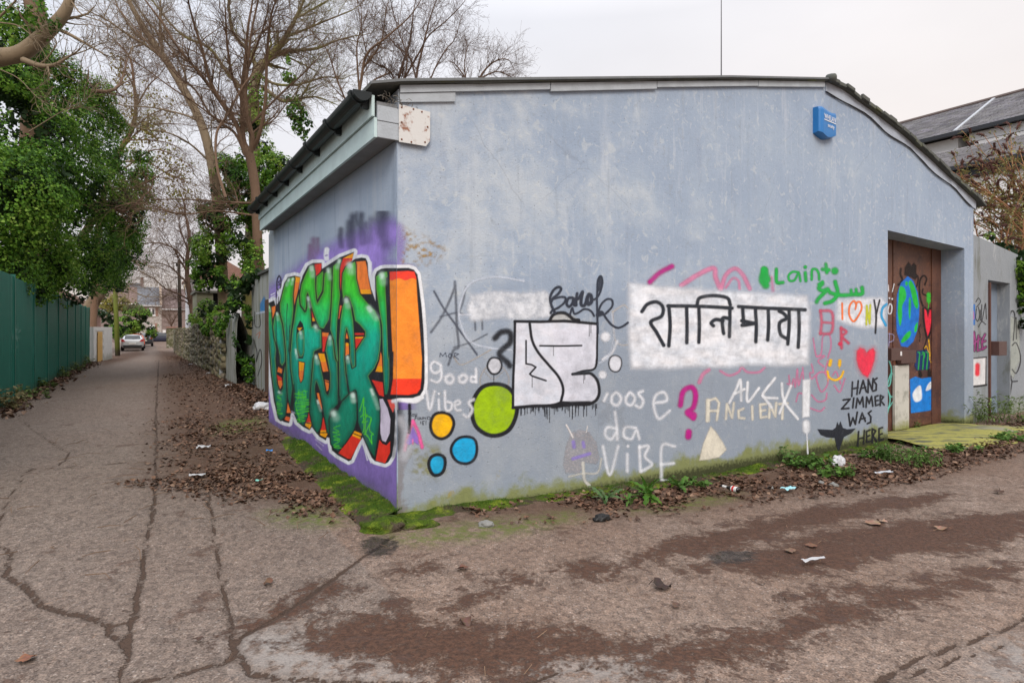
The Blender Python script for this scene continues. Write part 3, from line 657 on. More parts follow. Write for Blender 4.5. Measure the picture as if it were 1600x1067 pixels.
# --- the big mural on the side wall, wrapping round the corner
def mural(P):
    K0, K1, K2, K3, K4, K5 = (400, 360, 2.27), (410, 380, 5.927), (530, 380, 5.927), (410, 550, 5.927), (530, 550, 5.927), (400, 320, 5.714)
    full = (0, 0, 1)
    def px(*parts):
        out = []
        for K, pts in parts: out += [(K[0] + x / K[2], K[1] + y / K[2]) for x, y in pts]
        return out
    def purple(U, V, s):
        f = sstep(-720, -400, V); n = fbm(U / 30, V / 40, 4, 3)
        c = np.array(lin(132, 110, 182)) * (1 - f[..., None]) + np.array(lin(160, 136, 222)) * f[..., None]
        return c * (.85 + .3 * n[..., None]), np.clip(.75 + .5 * n, 0, 1)
    P.T = full
    P.fill([(412, 470), (424, 450), (445, 436), (468, 418), (490, 398), (520, 384), (552, 368), (585, 352), (612, 346), (640, 352), (640, 372), (612, 385), (606, 405), (640, 420), (640, 780), (620, 792), (585, 766), (540, 742), (500, 715), (470, 690), (440, 672), (412, 655)], purple, .97, feather=17)
    for x, y, w, h, a in ((600, 358, 13, 46, .75), (593, 350, 10, 30, .5), (565, 358, 7, 44, .7), (552, 362, 9, 46, .75), (545, 366, 7, 36, .6), (533, 372, 6, 26, .75), (580, 360, 8, 34, .4), (572, 364, 6, 28, .5), (558, 340, 4, 22, .35)):
        P.stroke([(x, y - h / 2), (x - 1, y), (x + 1, y + h / 2)], w * 1.25, lin(52, 54, 82), a * .8, .95)
    for x, y, w, h in ((490, 388, 9, 26), (484, 394, 6, 20), (497, 384, 5, 22)): P.stroke([(x, y - h / 2), (x, y + h / 2)], w, lin(135, 95, 140), .5, .9)
    S1 = [(417.6, 479), (420, 473), (428.5, 469.4), (431, 478), (437, 470), (443.7, 447.5), (449.6, 433), (460.6, 430.6), (470, 433), (468, 452), (469, 444), (473, 430.6), (481, 415.4), (489, 411), (502.8, 410.5), (503.6, 420), (514.6, 413), (531.5, 402), (553.6, 393.5), (550, 408), (555, 404.5), (565, 402.5), (572, 403.6), (575, 411), (576, 430), (580.6, 452), (587, 470), (586.5, 451), (586.5, 430), (589, 424), (596, 420), (602.5, 419), (617.7, 419), (638, 418.6), (646.4, 421.3), (652.3, 429), (655, 447.5), (659, 481), (661.6, 515), (663, 548), (663.5, 575), (663.3, 597), (661.6, 609), (656.5, 617.5), (644.7, 621.7), (624.5, 622), (616, 624),
          (618, 650), (616, 690), (613, 712), (607, 722), (602, 724.5), (585.7, 720), (581, 715), (567, 683), (560, 694), (549, 718.7), (545, 720.5), (528, 711), (519, 703.5), (516, 684), (511, 683), (509.5, 688), (499, 682), (487.6, 667), (484, 672), (474, 667), (465, 659), (459, 645), (455, 645), (452, 661), (443.7, 659), (435, 654), (428, 626), (423, 584), (421, 558), (419.5, 532), (417, 498)]
    P.fill(S1, WH, .96, feather=1.0, grow=5.2)
    P.fill(S1, BK, 1, feather=.7)
    P.T = full
    # soft black overspray down the corner edge
    for y in (640, 660, 680, 700): P.stroke([(614, y - 12), (616, y + 12)], 9, BK, .55, .9)
    def two(top, bot, z):                                    # two-tone block: bottom / top colour split at an image row
        return lambda U, V, s: (np.where((V > -z)[..., None], np.array(top), np.array(bot)), np.ones_like(U))
    R_, O_, Y_ = lin(226, 52, 38), lin(248, 132, 50), lin(254, 172, 12); O2 = lin(238, 110, 60)
    B = [
     (px((K1, [(485, 195), (550, 190), (545, 250), (515, 300), (497, 312), (488, 260)])), R_),
     (px((K1, [(302, 310), (352, 320), (345, 360), (330, 440), (300, 560), (288, 605), (284, 480), (292, 400)])), two(Y_, O_, 380 + 365 / 5.927)),
     (px((K1, [(75, 595), (122, 580), (120, 625), (95, 705), (82, 650)])), O_),
     (px((K1, [(750, 140), (845, 92), (832, 160), (765, 215), (738, 330), (728, 440), (715, 330), (722, 220)])), two(Y_, R_, 380 + 140 / 5.927)),
     (px((K2, [(158, 172), (245, 165), (258, 220), (272, 330), (300, 470), (200, 470), (170, 350), (150, 240)])), two(O_, Y_, 380 + 428 / 5.927)),
     (px((K1, [(438, 570), (470, 650), (492, 722), (455, 724)])), two(R_, Y_, 380 + 690 / 5.927)),
     (px((K1, [(553, 825), (617, 830), (595, 920), (577, 1005), (558, 1005)])), two(O_, R_, 380 + 862 / 5.927)),
     (px((K1, [(325, 783), (372, 780), (345, 812)])), Y_),
     (px((K3, [(148, 138), (186, 160), (180, 198), (140, 182)])), O_), (px((K3, [(135, 208), (180, 238), (186, 300), (166, 342), (150, 300)])), two(R_, O_, 550 + 262 / 5.927)),
     (px((K3, [(340, 88), (390, 100), (375, 250), (356, 280), (342, 220)])), two(Y_, O_, 550 + 170 / 5.927)),
     (px((K3, [(518, 12), (575, 15), (612, 178), (562, 182)])), two(Y_, O_, 550 + 90 / 5.927)),
     (px((K3, [(578, 255), (622, 268), (612, 350), (596, 364)])), O_), (px((K3, [(505, 378), (525, 380), (557, 515), (551, 535), (522, 455)])), O_),
     (px((K3, [(237, 470), (266, 562), (224, 562)])), O_), (px((K3, [(214, 590), (262, 606), (250, 642), (208, 626)])), O2),
     (px((K3, [(430, 538), (456, 670), (440, 712), (388, 672), (408, 620)])), two(R_, Y_, 550 + 650 / 5.927)),
     (px((K3, [(566, 588), (602, 730), (605, 760), (585, 792), (533, 765)])), two(R_, Y_, 550 + 722 / 5.927)),
     (px((K4, [(-5, 935), (132, 755), (208, 800), (108, 988), (80, 985)])), R_), (px((K4, [(140, 728), (212, 755), (196, 806), (122, 772)])), Y_),
     (px((K4, [(375, 812), (405, 850), (440, 862), (474, 825), (472, 930), (427, 1028), (340, 1002)])), R_),
     (px((K4, [(304, 258), (406, 280), (416, 412), (372, 398), (332, 310)])), R_), (px((K4, [(385, -5), (404, 60), (405, 186), (338, 180), (375, 80)])), two(O_, Y_, 550 + 130 / 5.927)),
     (px((K2, [(145, 868), (232, 864), (200, 930), (155, 985)])), two(Y_, R_, 380 + 880 / 5.927)), (px((K2, [(143, 830), (236, 833), (234, 848), (146, 850)])), R_),
     (px((K2, [(55, 918), (90, 928), (96, 1032), (54, 1042)])), two(Y_, O_, 380 + 950 / 5.927)), (px((K2, [(70, 818), (86, 882), (54, 884)])), O_),
     (px((K2, [(5, 575), (28, 580), (12, 640), (2, 700), (-8, 700)])), O2),
     (px((K4, [(375, 435), (405, 432), (450, 520), (476, 620), (470, 750), (432, 832), (400, 818), (384, 750), (380, 500)])), lin(206, 198, 218)),
     (px((K4, [(448, 440), (500, 440), (520, 500), (500, 560), (470, 500)])), lin(225, 90, 80)),
    ]
    for p, c in B: P.fill(p, c, 1, feather=.6)
    for p in ((K3, [(150, 262), (182, 270)]), (K3, [(398, 650), (450, 662)]), (K3, [(538, 745), (600, 745)]), (K4, [(132, 752), (204, 780)]), (K3, [(505, 358), (530, 362)]), (K3, [(578, 268), (624, 282)]), (K2, [(54, 904), (92, 908)])):
        P.stroke(px(p), 1.6, BK, .95, .3)
    def green(kx, lift=0.0):
        def c(U, V, s):
            y = -V + 9 * (fbm(U / 12, V / 30, kx, 2) - .5) * 2
            xs = [395, 430, 462, 492, 520, 560, 610, 720]
            cs = np.array([lin(120, 208, 70), lin(66, 196, 36), lin(50, 198, 52), lin(30, 194, 108), lin(10, 174, 142), lin(4, 152, 130), lin(6, 132, 106), lin(6, 98, 70)])
            col = np.stack([np.interp(y, xs, cs[:, i]) for i in range(3)], -1)
            k = (.35 + .65 * sstep(0, -6.5, s))[..., None]; fe = sstep(-560, -480, V)[..., None]; edge = np.array(lin(24, 120, 30)) * fe + np.array(lin(6, 78, 58)) * (1 - fe)
            col = edge * (1 - k) + col * k
            rim = (sstep(-1.5, -.8, s) * (1 - sstep(-.5, .2, s)) * .7 * sstep(-640, -560, V))[..., None]
            col = col * (1 - rim) + np.array(lin(120, 160, 60)) * rim
            col = col * (1.1 + .22 * sstep(-4, -9, s)[..., None]); return col * (1 + lift), np.ones_like(U)
        return c
    L = [
     [(K1, [(60, 562), (78, 590), (90, 720), (110, 860), (130, 985)]), (K3, [(122, 60), (130, 150), (135, 280), (162, 374), (188, 340), (196, 200), (215, 110), (232, 200), (232, 350), (224, 480), (214, 590), (172, 632), (150, 608), (115, 430), (86, 200), (74, 50)]), (K1, [(62, 880), (46, 690)])],
     [(K1, [(137, 635), (112, 680), (98, 780), (112, 880), (138, 960), (160, 1040)]), (K3, [(162, 100), (185, 130), (212, 90)]), (K1, [(215, 1040), (204, 900), (186, 760), (162, 670)])],
     [(K1, [(240, 330), (296, 312), (301, 330), (292, 400), (284, 480), (289, 620), (284, 680), (262, 860), (252, 1000)]), (K3, [(290, 60), (285, 300), (258, 500), (238, 430), (228, 300)]), (K1, [(218, 1000), (206, 860), (190, 740), (166, 650), (163, 560), (192, 440), (212, 370)])],
     [(K1, [(338, 465), (345, 560), (395, 635), (412, 600), (420, 490), (436, 545), (450, 640), (460, 772), (495, 752), (508, 790), (546, 800), (550, 968), (484, 1002), (474, 1067)]), (K3, [(470, 60), (455, 250), (436, 480), (416, 600), (382, 682), (330, 640), (292, 545), (290, 350), (262, 150), (258, 0)]), (K1, [(262, 1000), (278, 800), (296, 700), (318, 540)])],
     [(K1, [(473, 205), (487, 258), (492, 400), (500, 520), (511, 556), (565, 455), (577, 280), (642, 222), (642, 330), (637, 560), (620, 705), (570, 792), (530, 782), (500, 722), (466, 622), (440, 520), (421, 458), (411, 480), (408, 580), (396, 632), (356, 580), (348, 480), (364, 380), (400, 290), (438, 218)])],
     [(K1, [(503, 310), (562, 258), (566, 285), (556, 440), (510, 524), (499, 420)])],
     [(K1, [(655, 212), (732, 148), (714, 230), (712, 400), (722, 480), (710, 580), (695, 720), (690, 900), (705, 1067)]), (K3, [(716, 300), (716, 440), (706, 460), (700, 300), (694, 100), (672, 0)]), (K1, [(655, 880), (628, 800), (640, 600), (650, 400)])],
     [(K1, [(628, 845), (656, 900), (674, 1067)]), (K3, [(696, 100), (701, 300), (701, 480), (642, 540), (630, 600), (632, 772), (602, 740), (576, 600), (560, 500), (532, 350), (500, 270), (488, 330), (500, 450), (552, 560), (556, 600), (540, 700), (510, 748), (470, 692), (440, 560), (450, 350), (474, 60), (500, 22), (530, 80), (560, 220), (590, 380), (610, 398), (627, 330), (627, 200), (602, 60), (590, 0)]), (K1, [(584, 1000), (600, 910)])],
     [(K2, [(33, 280), (60, 222), (148, 168), (156, 200), (160, 330), (195, 470), (262, 552), (332, 622), (380, 722), (391, 850), (382, 980), (366, 1067)]), (K4, [(370, 60), (330, 150), (272, 220), (302, 300), (362, 430), (377, 520), (377, 640), (352, 830), (330, 975), (280, 900), (220, 762), (172, 635), (164, 420), (150, 366), (92, 385), (70, 250), (58, 80), (84, 30), (118, 50)]), (K2, [(150, 1005), (240, 862), (240, 815), (190, 752), (148, 718), (126, 600), (92, 502), (60, 488), (36, 516), (26, 400)])],
     [(K2, [(64, 512), (96, 540), (116, 620), (132, 720), (142, 900), (152, 1067)]), (K4, [(152, 130), (122, 150), (100, 40)]), (K2, [(102, 1000), (96, 880), (70, 788), (55, 860), (50, 1067)]), (K4, [(50, 60), (62, 200), (92, 385), (18, 455), (2, 400), (0, 0)]), (K2, [(0, 900), (14, 700), (34, 580)])],
     [(K4, [(-10, 540), (30, 455), (110, 375), (140, 378), (164, 480), (166, 620), (140, 720), (60, 840), (10, 895), (-6, 915), (-40, 900), (-75, 850), (-85, 760), (-90, 620), (-60, 540)])],
     [(K2, [(342, 310), (382, 276), (445, 262), (452, 312), (436, 322), (430, 400), (440, 600), (447, 800), (457, 1067)]), (K4, [(466, 0), (468, 200), (462, 330), (446, 392), (424, 392), (413, 250), (404, 0)]), (K2, [(402, 900), (397, 760), (372, 620), (345, 420)])],
    ]
    for i, l in enumerate(L):
        p = px(*l); P.T = full
        P.fill(p, BK, 1, feather=.7, grow=1.5); P.fill(p, green(20 + i), 1, feather=.7, grow=-.2)
    # the counter inside the second letter and its teal bulb
    P.fill(px((K1, [(318, 780), (350, 712), (378, 750), (390, 820), (392, 1000), (378, 1067), (330, 1067), (312, 900)])), BK, 1, feather=.7)
    P.fill(px((K1, [(325, 785), (372, 780), (345, 814)])), Y_, 1, feather=.5)
    P.fill(px((K1, [(325, 832), (352, 815), (386, 800), (391, 900), (387, 1010), (370, 1052), (345, 1050), (325, 985), (316, 900)])), green(40), 1, feather=.7)
    P.fill(px((K3, [(340, 88), (390, 100), (375, 250), (356, 280), (342, 220)])), BK, 1, grow=1.2, feather=.6); P.fill(px((K3, [(340, 88), (390, 100), (375, 250), (356, 280), (342, 220)])), two(Y_, O_, 550 + 170 / 5.927), 1, feather=.6)
    P.fill(px((K3, [(148, 138), (186, 160), (186, 300), (166, 342), (135, 208)])), BK, 1, grow=1.0, feather=.6)
    P.fill(px((K3, [(148, 138), (186, 160), (180, 198), (140, 182)])), O_, 1, feather=.5); P.fill(px((K3, [(135, 208), (180, 238), (186, 300), (166, 342), (150, 300)])), two(R_, O_, 550 + 262 / 5.927), 1, feather=.5)
    # inner lines between the strokes of the letters
    for p, w in (((K1, [(350, 570), (372, 600), (397, 634), (412, 590), (420, 500)]), 2.0), ((K1, [(420, 480), (440, 560), (452, 650), (460, 770)]), 1.6), ((K1, [(232, 560), (226, 700), (230, 900)]), 1.2), ((K1, [(256, 760), (250, 900), (246, 1000)]), 1.2),
                 ((K1, [(125, 640), (128, 760), (130, 900), (150, 1000)]), 1.2), ((K3, [(292, 300), (300, 430), (276, 520)]), 1.4), ((K4, [(70, 210), (92, 384), (148, 352), (165, 420), (172, 640)]), 1.9), ((K3, [(632, 600), (640, 552), (704, 510), (722, 450)]), 2.0), ((K3, [(560, 560), (566, 600)]), 1.6)):
        P.stroke(px(p), w, BK, .95, .3)
    # painted glints
    for K, a, b, w, al in ((K1, (456, 225), (466, 300), 6.5, .8), (K1, (612, 245), (624, 325), 5.5, .75), (K1, (714, 160), (694, 225), 5, .8), (K2, (96, 200), (112, 262), 9, .8), (K2, (275, 600), (345, 690), 8, .75), (K2, (66, 525), (84, 585), 7, .8), (K2, (398, 295), (410, 360), 9, .8), (K1, (246, 335), (226, 390), 4, .7), (K1, (284, 330), (272, 380), 3.5, .7),
                           (K1, (424, 505), (442, 590), 4, .75), (K1, (626, 870), (626, 930), 5, .75), (K1, (354, 825), (364, 875), 4.5, .7), (K1, (492, 770), (505, 800), 6, .7), (K3, (498, 40), (512, 100), 5, .75), (K3, (790, 48), (797, 90), 5, .8), (K3, (660, 565), (682, 610), 9, .75), (K3, (836, 395), (842, 450), 6, .75), (K3, (512, 450), (542, 540), 3.5, .7),
                           (K4, (300, 350), (362, 520), 5, .65), (K1, (60, 590), (72, 630), 3, .75), (K1, (136, 650), (146, 710), 3.5, .7), (K1, (308, 985), (326, 1050), 3, .75), (K3, (155, 370), (172, 385), 4, .6), (K3, (310, 0), (322, 60), 3, .6), (K4, (130, 395), (138, 450), 6, .7)):
        m_ = ((a[0] * .75 + b[0] * .25, a[1] * .75 + b[1] * .25)); P.stroke(px((K, [a, b])), w * 1.1, lin(200, 236, 218), al * .55, .98, False); P.stroke(px((K, [a, m_])), w * .7, lin(222, 244, 234), al, .95, False)
    # lime tags scribbled low on the letters
    LM = lin(86, 215, 30); rs = random.Random(3)
    def scrib(K, x0, x1, y0, y1, n, w, lean=0.0):
        pts = []
        for i in range(n):
            f = i / (n - 1); y = y0 + (y1 - y0) * f + rs.uniform(-.06, .06) * (y1 - y0); pts.append(((x0 if i % 2 else x1) + rs.uniform(-.2, .2) * (x1 - x0) + lean * f, y))
        P.stroke(px((K, pts)), w, LM, .9, .5)
    scrib(K3, 135, 182, 400, 575, 16, .8); scrib(K3, 310, 408, 365, 560, 22, 1.0, 15); scrib(K3, 330, 400, 560, 650, 8, .9); scrib(K3, 650, 712, 690, 900, 13, 1.2, 15)
    P.stroke(px((K3, [(340, 350), (335, 420), (310, 470), (320, 540), (350, 640)])), 1.0, LM, .9, .5); P.stroke(px((K3, [(372, 420), (372, 370), (395, 355), (405, 400), (385, 430)])), 1.0, LM, .9, .5)
    for pts in ([(192, 545), (215, 470), (230, 425), (225, 560), (232, 690), (222, 745)], [(200, 600), (225, 580), (262, 585), (215, 650), (262, 640)], [(240, 510), (246, 640), (240, 760)], [(255, 590), (300, 620), (250, 740), (262, 780)], [(296, 620), (282, 720), (318, 760), (300, 770), (305, 850)], [(232, 760), (262, 770), (300, 840)]):
        P.stroke(px((K4, pts)), 1.5, LM, .95, .4)
    # the orange block on the far side of the corner
    P.fill(px((K2, [(470, 265), (640, 258), (695, 266), (712, 320), (722, 500), (745, 800), (765, 1067)]), (K4, [(765, 60), (760, 250), (750, 340), (720, 382), (640, 396), (478, 392), (500, 250), (506, 0)]), (K2, [(496, 1000), (486, 800), (474, 500)])),
           lambda U, V, s: (np.where((V > -(380 + 335 / 5.927 + 1.5 * np.sin(U * .3)))[..., None], np.array(lin(248, 66, 44)), np.where((V < -(550 + 248 / 5.927))[..., None], np.array(lin(244, 62, 34)), np.array(lin(250, 146, 48)))) * (.9 + .2 * fbm(U / 8, V / 8, 9, 3)[..., None]), np.ones_like(U)), 1, feather=.8)
    P.stroke(px((K4, [(500, 455), (560, 445), (700, 458), (770, 420)])), 5.5, WH, .9, .4)
    # stray marks above and beside the letters
    P.stroke(px((K1, [(598, 60), (592, 110), (596, 145)])), 7.5, WH, .97, .3); P.stroke(px((K1, [(585, 116), (602, 112)])), 2, lin(120, 95, 175), .9, .4)
    for a, b in (((80, 480), (115, 462)), ((78, 504), (118, 484))): P.stroke(px((K1, [a, b])), 1.4, WH, .9, .4)
    for x in (278, 290, 302): P.stroke(px((K2, [(x, 150 + (x - 278)), (x + 2, 230), (x + 8, 320 - (x - 278))])), 1.1, WH, .85, .4)
    for a, b in (((222, 850), (262, 1000)), ((236, 850), (296, 1025))): P.stroke(px((K4, [a, b])), 1.5, WH, .9, .4)
    for a, b in (((492, 806), (566, 866)), ((500, 852), (550, 905)), ((272, 548), (298, 562)), ((276, 590), (300, 606))): P.stroke(px((K3, [a, b])), 1.8, lin(190, 180, 215), .75, .5)
    P.stroke(px((K1, [(155, 300), (138, 340), (136, 420), (152, 430), (172, 400), (172, 330), (155, 300)])), 2.0, BK, .95, .3); P.stroke(px((K1, [(140, 390), (165, 385), (150, 360), (168, 350)])), 1.5, BK, .95, .3)
    P.stroke(px((K1, [(135, 440), (150, 470), (160, 430)])), 2.5, WH, .95, .3); P.stroke(px((K1, [(136, 420), (128, 520), (135, 610)])), 1.6, BK, .95, .3); P.stroke(px((K1, [(150, 500), (148, 610), (170, 650)])), 1.3, BK, .95, .3)
    return P
SC, FC = (420.2, -800, 619.99, -330), (620.01, -640, 668.5, -412)
mural(Paint(ID, .62, pl_side, clip=SC)).build('graffiti_mural', PAINT, bld, .002, label='green and orange block letter mural on purple on the side wall')
mural(Paint(ID, .8, pl_front, clip=FC)).build('graffiti_mural', PAINT, bld, .002, label='orange and red block end of the mural wrapped round the corner')

K5, K6, K7, KH, KB, KD, KE = (640, 420, 3.1375), (940, 380, 2.808), (1220, 340, 2.54), (1230, 450, 3.952), (840, 420, 10.0), (1370, 480, 4.85), (1370, 340, 6.67)
P = PF(); P.fill([(622, 352), (640, 362), (664, 372), (690, 384), (700, 400), (668, 412), (640, 414), (622, 420)], lambda U, V, s: (np.broadcast_to(np.array(lin(176, 140, 70)), U.shape + (3,)), np.clip(2.4 * fbm(U / 6, V / 5, 13, 4) - 1.05, 0, 1)), .85, feather=9); P.fill([(615, 345), (628, 352), (634, 375), (628, 410), (615, 425)], lin(150, 128, 205), .55, feather=7)
P.build('rust_stain', PAINT, bld, .0008, label='ochre and purple stain on the corner above the orange block')
P = PF(); P.stroke([(621, 632), (624, 660), (623, 700)], 11, BK, .6, .9); P.stroke([(626, 655), (634, 680), (630, 715), (640, 700)], 12, lin(205, 208, 218), .5, .9); P.build('corner_smear', PAINT, bld, .0023, label='black and pale smear low on the bare corner')
P = PF(); P.fill([(650, 690), (690, 700), (705, 730), (680, 750), (650, 745), (636, 720)], lambda U, V, s: (np.broadcast_to(np.array(lin(150, 148, 70)), U.shape + (3,)), np.clip(2.0 * fbm(U / 9, V / 8, 23, 4) - .7, 0, 1)), .8, feather=10); P.build('lichen_stain', PAINT, bld, .0007, label='mustard lichen stain between corner and blue disc')
# --- gable, from the corner to the doorway
P = PF((530, 550, 5.927)); P.stroke([(650, 490), (652, 600), (645, 745)], 26, BK, .9, .5); P.build('graffiti_stroke', PAINT, bld, .0021, label='short black vertical spray stroke below the orange block')
P = PF((530, 550, 5.927)); P.stroke([(682, 640), (640, 760), (605, 905)], 30, PINK, .85, .5); P.stroke([(682, 640), (730, 740), (768, 880)], 30, lin(240, 95, 165), .85, .5); P.fill([(682, 690), (730, 790), (735, 860), (690, 830), (650, 860), (615, 840)], lin(150, 115, 210), .85, feather=8)
P.stroke([(680, 810), (682, 850)], 14, PINK, .8, .5); P.build('graffiti_figure', PAINT, bld, .0018, label='small pink and purple wishbone figure near the corner')
P = PF((530, 550, 5.927), .7)
for pts in ([(640, 560), (650, 580), (664, 560), (655, 600)], [(676, 575), (672, 590), (690, 592), (694, 572), (676, 575)], [(704, 570), (704, 590), (718, 588), (718, 568)], [(700, 625), (704, 595), (722, 597)], [(702, 610), (716, 610)], [(730, 605), (726, 622), (742, 624), (746, 604), (730, 605)], [(754, 603), (754, 622), (770, 620), (770, 600)], [(780, 622), (782, 600), (800, 620), (802, 598)], [(815, 620), (818, 597), (842, 600), (838, 622), (815, 620)], [(754, 660), (754, 640)], [(770, 670), (772, 638), (790, 640)], [(778, 655), (780, 675)], [(804, 635), (802, 660)], [(803, 668), (803, 672)]):
    P.stroke(pts, 5, lin(45, 48, 60), .8, .4, False)
P.build('graffiti_lettering', PAINT, bld, .0024, label='tiny dark pen note reading YOU FOUND IT')
P = PF(K5)
P.stroke([(120, 110), (165, 190), (230, 280), (330, 420)], 9, lin(75, 82, 98), .75, .8); P.stroke([(105, 310), (160, 230), (215, 110), (222, 65), (228, 180), (232, 290), (240, 380), (215, 400), (190, 470)], 11, lin(85, 90, 102), .6, .8); P.stroke([(150, 235), (230, 215), (270, 225)], 8, lin(85, 90, 102), .55, .8); P.stroke([(275, 90), (262, 160), (240, 220)], 10, lin(95, 100, 112), .5, .8)
P.stroke([(215, 385), (300, 360), (380, 320)], 7, lin(90, 95, 105), .5, .8); P.stroke([(320, 250), (322, 300)], 9, lin(80, 85, 98), .5, .9); P.stroke([(355, 250), (357, 295)], 9, lin(80, 85, 98), .5, .9)
P.build('graffiti_scrawl', PAINT, bld, .0014, label='faded grey crossed scrawl beside the orange block')
P = PF(K5); P.stroke([(215, 430), (250, 470), (320, 440), (400, 395)], 6, lin(190, 182, 172), .6, .6); P.build('graffiti_scrawl', PAINT, bld, .0013, label='thin pale beige squiggle left of the black hook'); P = PF(K5); P.stroke([(355, 590), (345, 540), (380, 480), (450, 480), (485, 530), (480, 590)], 7, lin(185, 182, 180), .6, .7); P.stroke([(365, 500), (410, 540), (460, 500)], 5, lin(185, 182, 180), .5, .7); P.build('graffiti_scrawl', PAINT, bld, .0013, label='thin pale arch on top of the lime disc')
P = PF(K5)
P.fill([(300, 130), (420, 108), (560, 120), (660, 105), (690, 130), (690, 235), (600, 250), (440, 242), (300, 258), (280, 200)], lambda U, V, s: (np.broadcast_to(np.array(lin(225, 230, 238)), U.shape + (3,)), np.clip(.35 + 1.1 * fbm(U / 7, V / 9, 31, 3), 0, 1)), .92, feather=16)
P.stroke([(560, 60), (420, 40), (300, 70), (250, 160), (245, 250), (290, 350), (380, 385), (500, 398)], 10, lin(210, 220, 235), .75, .7); P.stroke([(245, 225), (300, 225)], 10, lin(215, 222, 235), .7, .7)
P.build('graffiti_patch', PAINT, bld, .0016, label='rough white blanked out patch inside a faint white loop')
P = PF(K5, .7)
for pts in ([(148, 432), (150, 412), (162, 428), (176, 410), (180, 432)], [(196, 414), (188, 428), (200, 438), (208, 422), (196, 414)], [(216, 436), (222, 412), (240, 418), (220, 428), (240, 444)]): P.stroke(pts, 3.5, lin(70, 78, 95), .8, .4, False)
P.build('graffiti_lettering', PAINT, bld, .0022, label='tiny dark pen letters reading MDR above good vibes')
WT = lin(236, 240, 248)
P = PF(K5)
P.stroke([(150, 470), (120, 455), (102, 480), (118, 510), (148, 500), (152, 470), (155, 530), (135, 555), (105, 545)], 13, WT, .78, .75); P.stroke([(178, 530), (200, 520), (215, 540), (200, 560), (178, 550), (176, 530)], 17, WT, .78, .75); P.stroke([(245, 530), (265, 520), (280, 535), (265, 555), (245, 550), (243, 532)], 17, WT, .78, .75); P.stroke([(325, 490), (326, 555)], 13, WT, .78, .75); P.stroke([(322, 530), (302, 530), (302, 552), (322, 552)], 13, WT, .78, .75)
P.stroke([(82, 600), (98, 690), (122, 600)], 14, WT, .78, .75); P.stroke([(142, 640), (144, 690)], 12, WT, .78, .75); P.dot(142, 612, 6, WT, .9); P.stroke([(172, 600), (176, 685), (200, 690), (206, 660), (180, 650)], 13, WT, .78, .75); P.stroke([(222, 668), (246, 660), (240, 645), (222, 655), (226, 690), (250, 692)], 12, WT, .78, .75); P.stroke([(312, 640), (290, 655), (306, 690), (285, 725), (265, 715)], 14, WT, .78, .75)
P.build('graffiti_lettering', PAINT, bld, .0029, label='white sprayed words reading good Vibes')
def blob(pts, c, lab, w=16, T=K5):
    P = PF(T); P.fill(pts, BK, 1, feather=3, grow=w, sm=True); P.fill(pts, lambda U, V, s: (np.array(c)[None, None] * (.88 + .24 * fbm(U / 5, V / 5, 7, 3)[..., None]), np.ones_like(U)), 1, feather=4, sm=True)
    return P.build('graffiti_circle', PAINT, bld, .0026, label=lab)
blob([(315, 690), (325, 640), (360, 590), (410, 575), (460, 582), (495, 610), (515, 660), (510, 720), (480, 780), (430, 805), (380, 800), (330, 760)], lin(158, 196, 10), 'big lime green disc with a black outline', 20)
blob([(110, 765), (125, 722), (160, 712), (195, 725), (208, 760), (190, 805), (155, 824), (122, 806)], lin(250, 190, 5), 'yellow disc with a black outline', 15)
blob([(210, 890), (228, 848), (265, 830), (310, 838), (322, 880), (312, 925), (280, 946), (235, 935)], lin(25, 172, 228), 'larger sky blue disc with a black outline', 14)
blob([(102, 960), (112, 928), (140, 918), (162, 930), (164, 965), (150, 995), (120, 1000)], lin(30, 165, 215), 'smaller sky blue disc with a black outline', 16)
blob([(386, 478), (396, 448), (415, 440), (438, 450), (446, 478), (430, 506), (404, 508)], lin(212, 216, 226), 'small white bubble with a black rim above the lime disc', 9)
P = PF(K5); P.stroke([(418, 340), (450, 310), (490, 312), (492, 360), (440, 415), (480, 460), (490, 475)], 26, BK, .82, .5); P.build('graffiti_stroke', PAINT, bld, .0017, label='black question mark hook left of the white block')
P = PF(K5)
P.fill([(690, 240), (730, 215), (790, 225), (840, 255), (880, 262), (830, 268), (690, 262)], lin(215, 215, 212), .6, feather=8)
P.build('graffiti_patch', PAINT, bld, .0012, label='pale smudge under the black looping tag')
P = PF(K5, .8)
sq = [(515, 260), (700, 262), (915, 268), (918, 380), (905, 490), (860, 500), (800, 515), (885, 518), (915, 540), (925, 600), (915, 645), (820, 662), (700, 666), (512, 678), (508, 480)]
P.fill(sq, lambda U, V, s: ((np.array(lin(216, 220, 232)) + .10 * (fbm(U / 14, V / 10, 55, 4)[..., None] - .5) * np.array([1.3, .6, .2])), np.ones_like(U)), .97, feather=3)
P.fill([(800, 515), (885, 518), (915, 545), (925, 600), (915, 648), (820, 662), (760, 664), (735, 560), (700, 300), (915, 268), (918, 380), (905, 490), (860, 500)], lin(214, 216, 230), .6, feather=3)
P.stroke([(515, 258), (640, 260), (760, 256), (915, 270)], 14, BK, 1, .25, False); P.stroke([(516, 260), (514, 400), (508, 540), (506, 680)], 12, BK, 1, .25); P.stroke([(506, 680), (600, 672), (700, 668), (750, 655), (850, 664), (905, 650), (928, 610), (920, 550), (890, 515), (860, 512), (798, 516)], 15, BK, 1, .25); P.stroke([(798, 516), (850, 500), (900, 492), (916, 460), (918, 380), (920, 270)], 10, BK, 1, .25)
P.stroke([(588, 270), (600, 350), (630, 410), (680, 470), (730, 530), (752, 590), (740, 655)], 14, BK, 1, .25); P.stroke([(570, 352), (570, 465), (598, 470), (618, 482), (588, 515), (600, 525), (668, 548)], 9, BK, 1, .3, False); P.stroke([(638, 377), (740, 378), (842, 376)], 9, BK, 1, .3)
P.stroke([(700, 672), (800, 660), (880, 658)], 22, BK, 1, .3)
rs = random.Random(8)
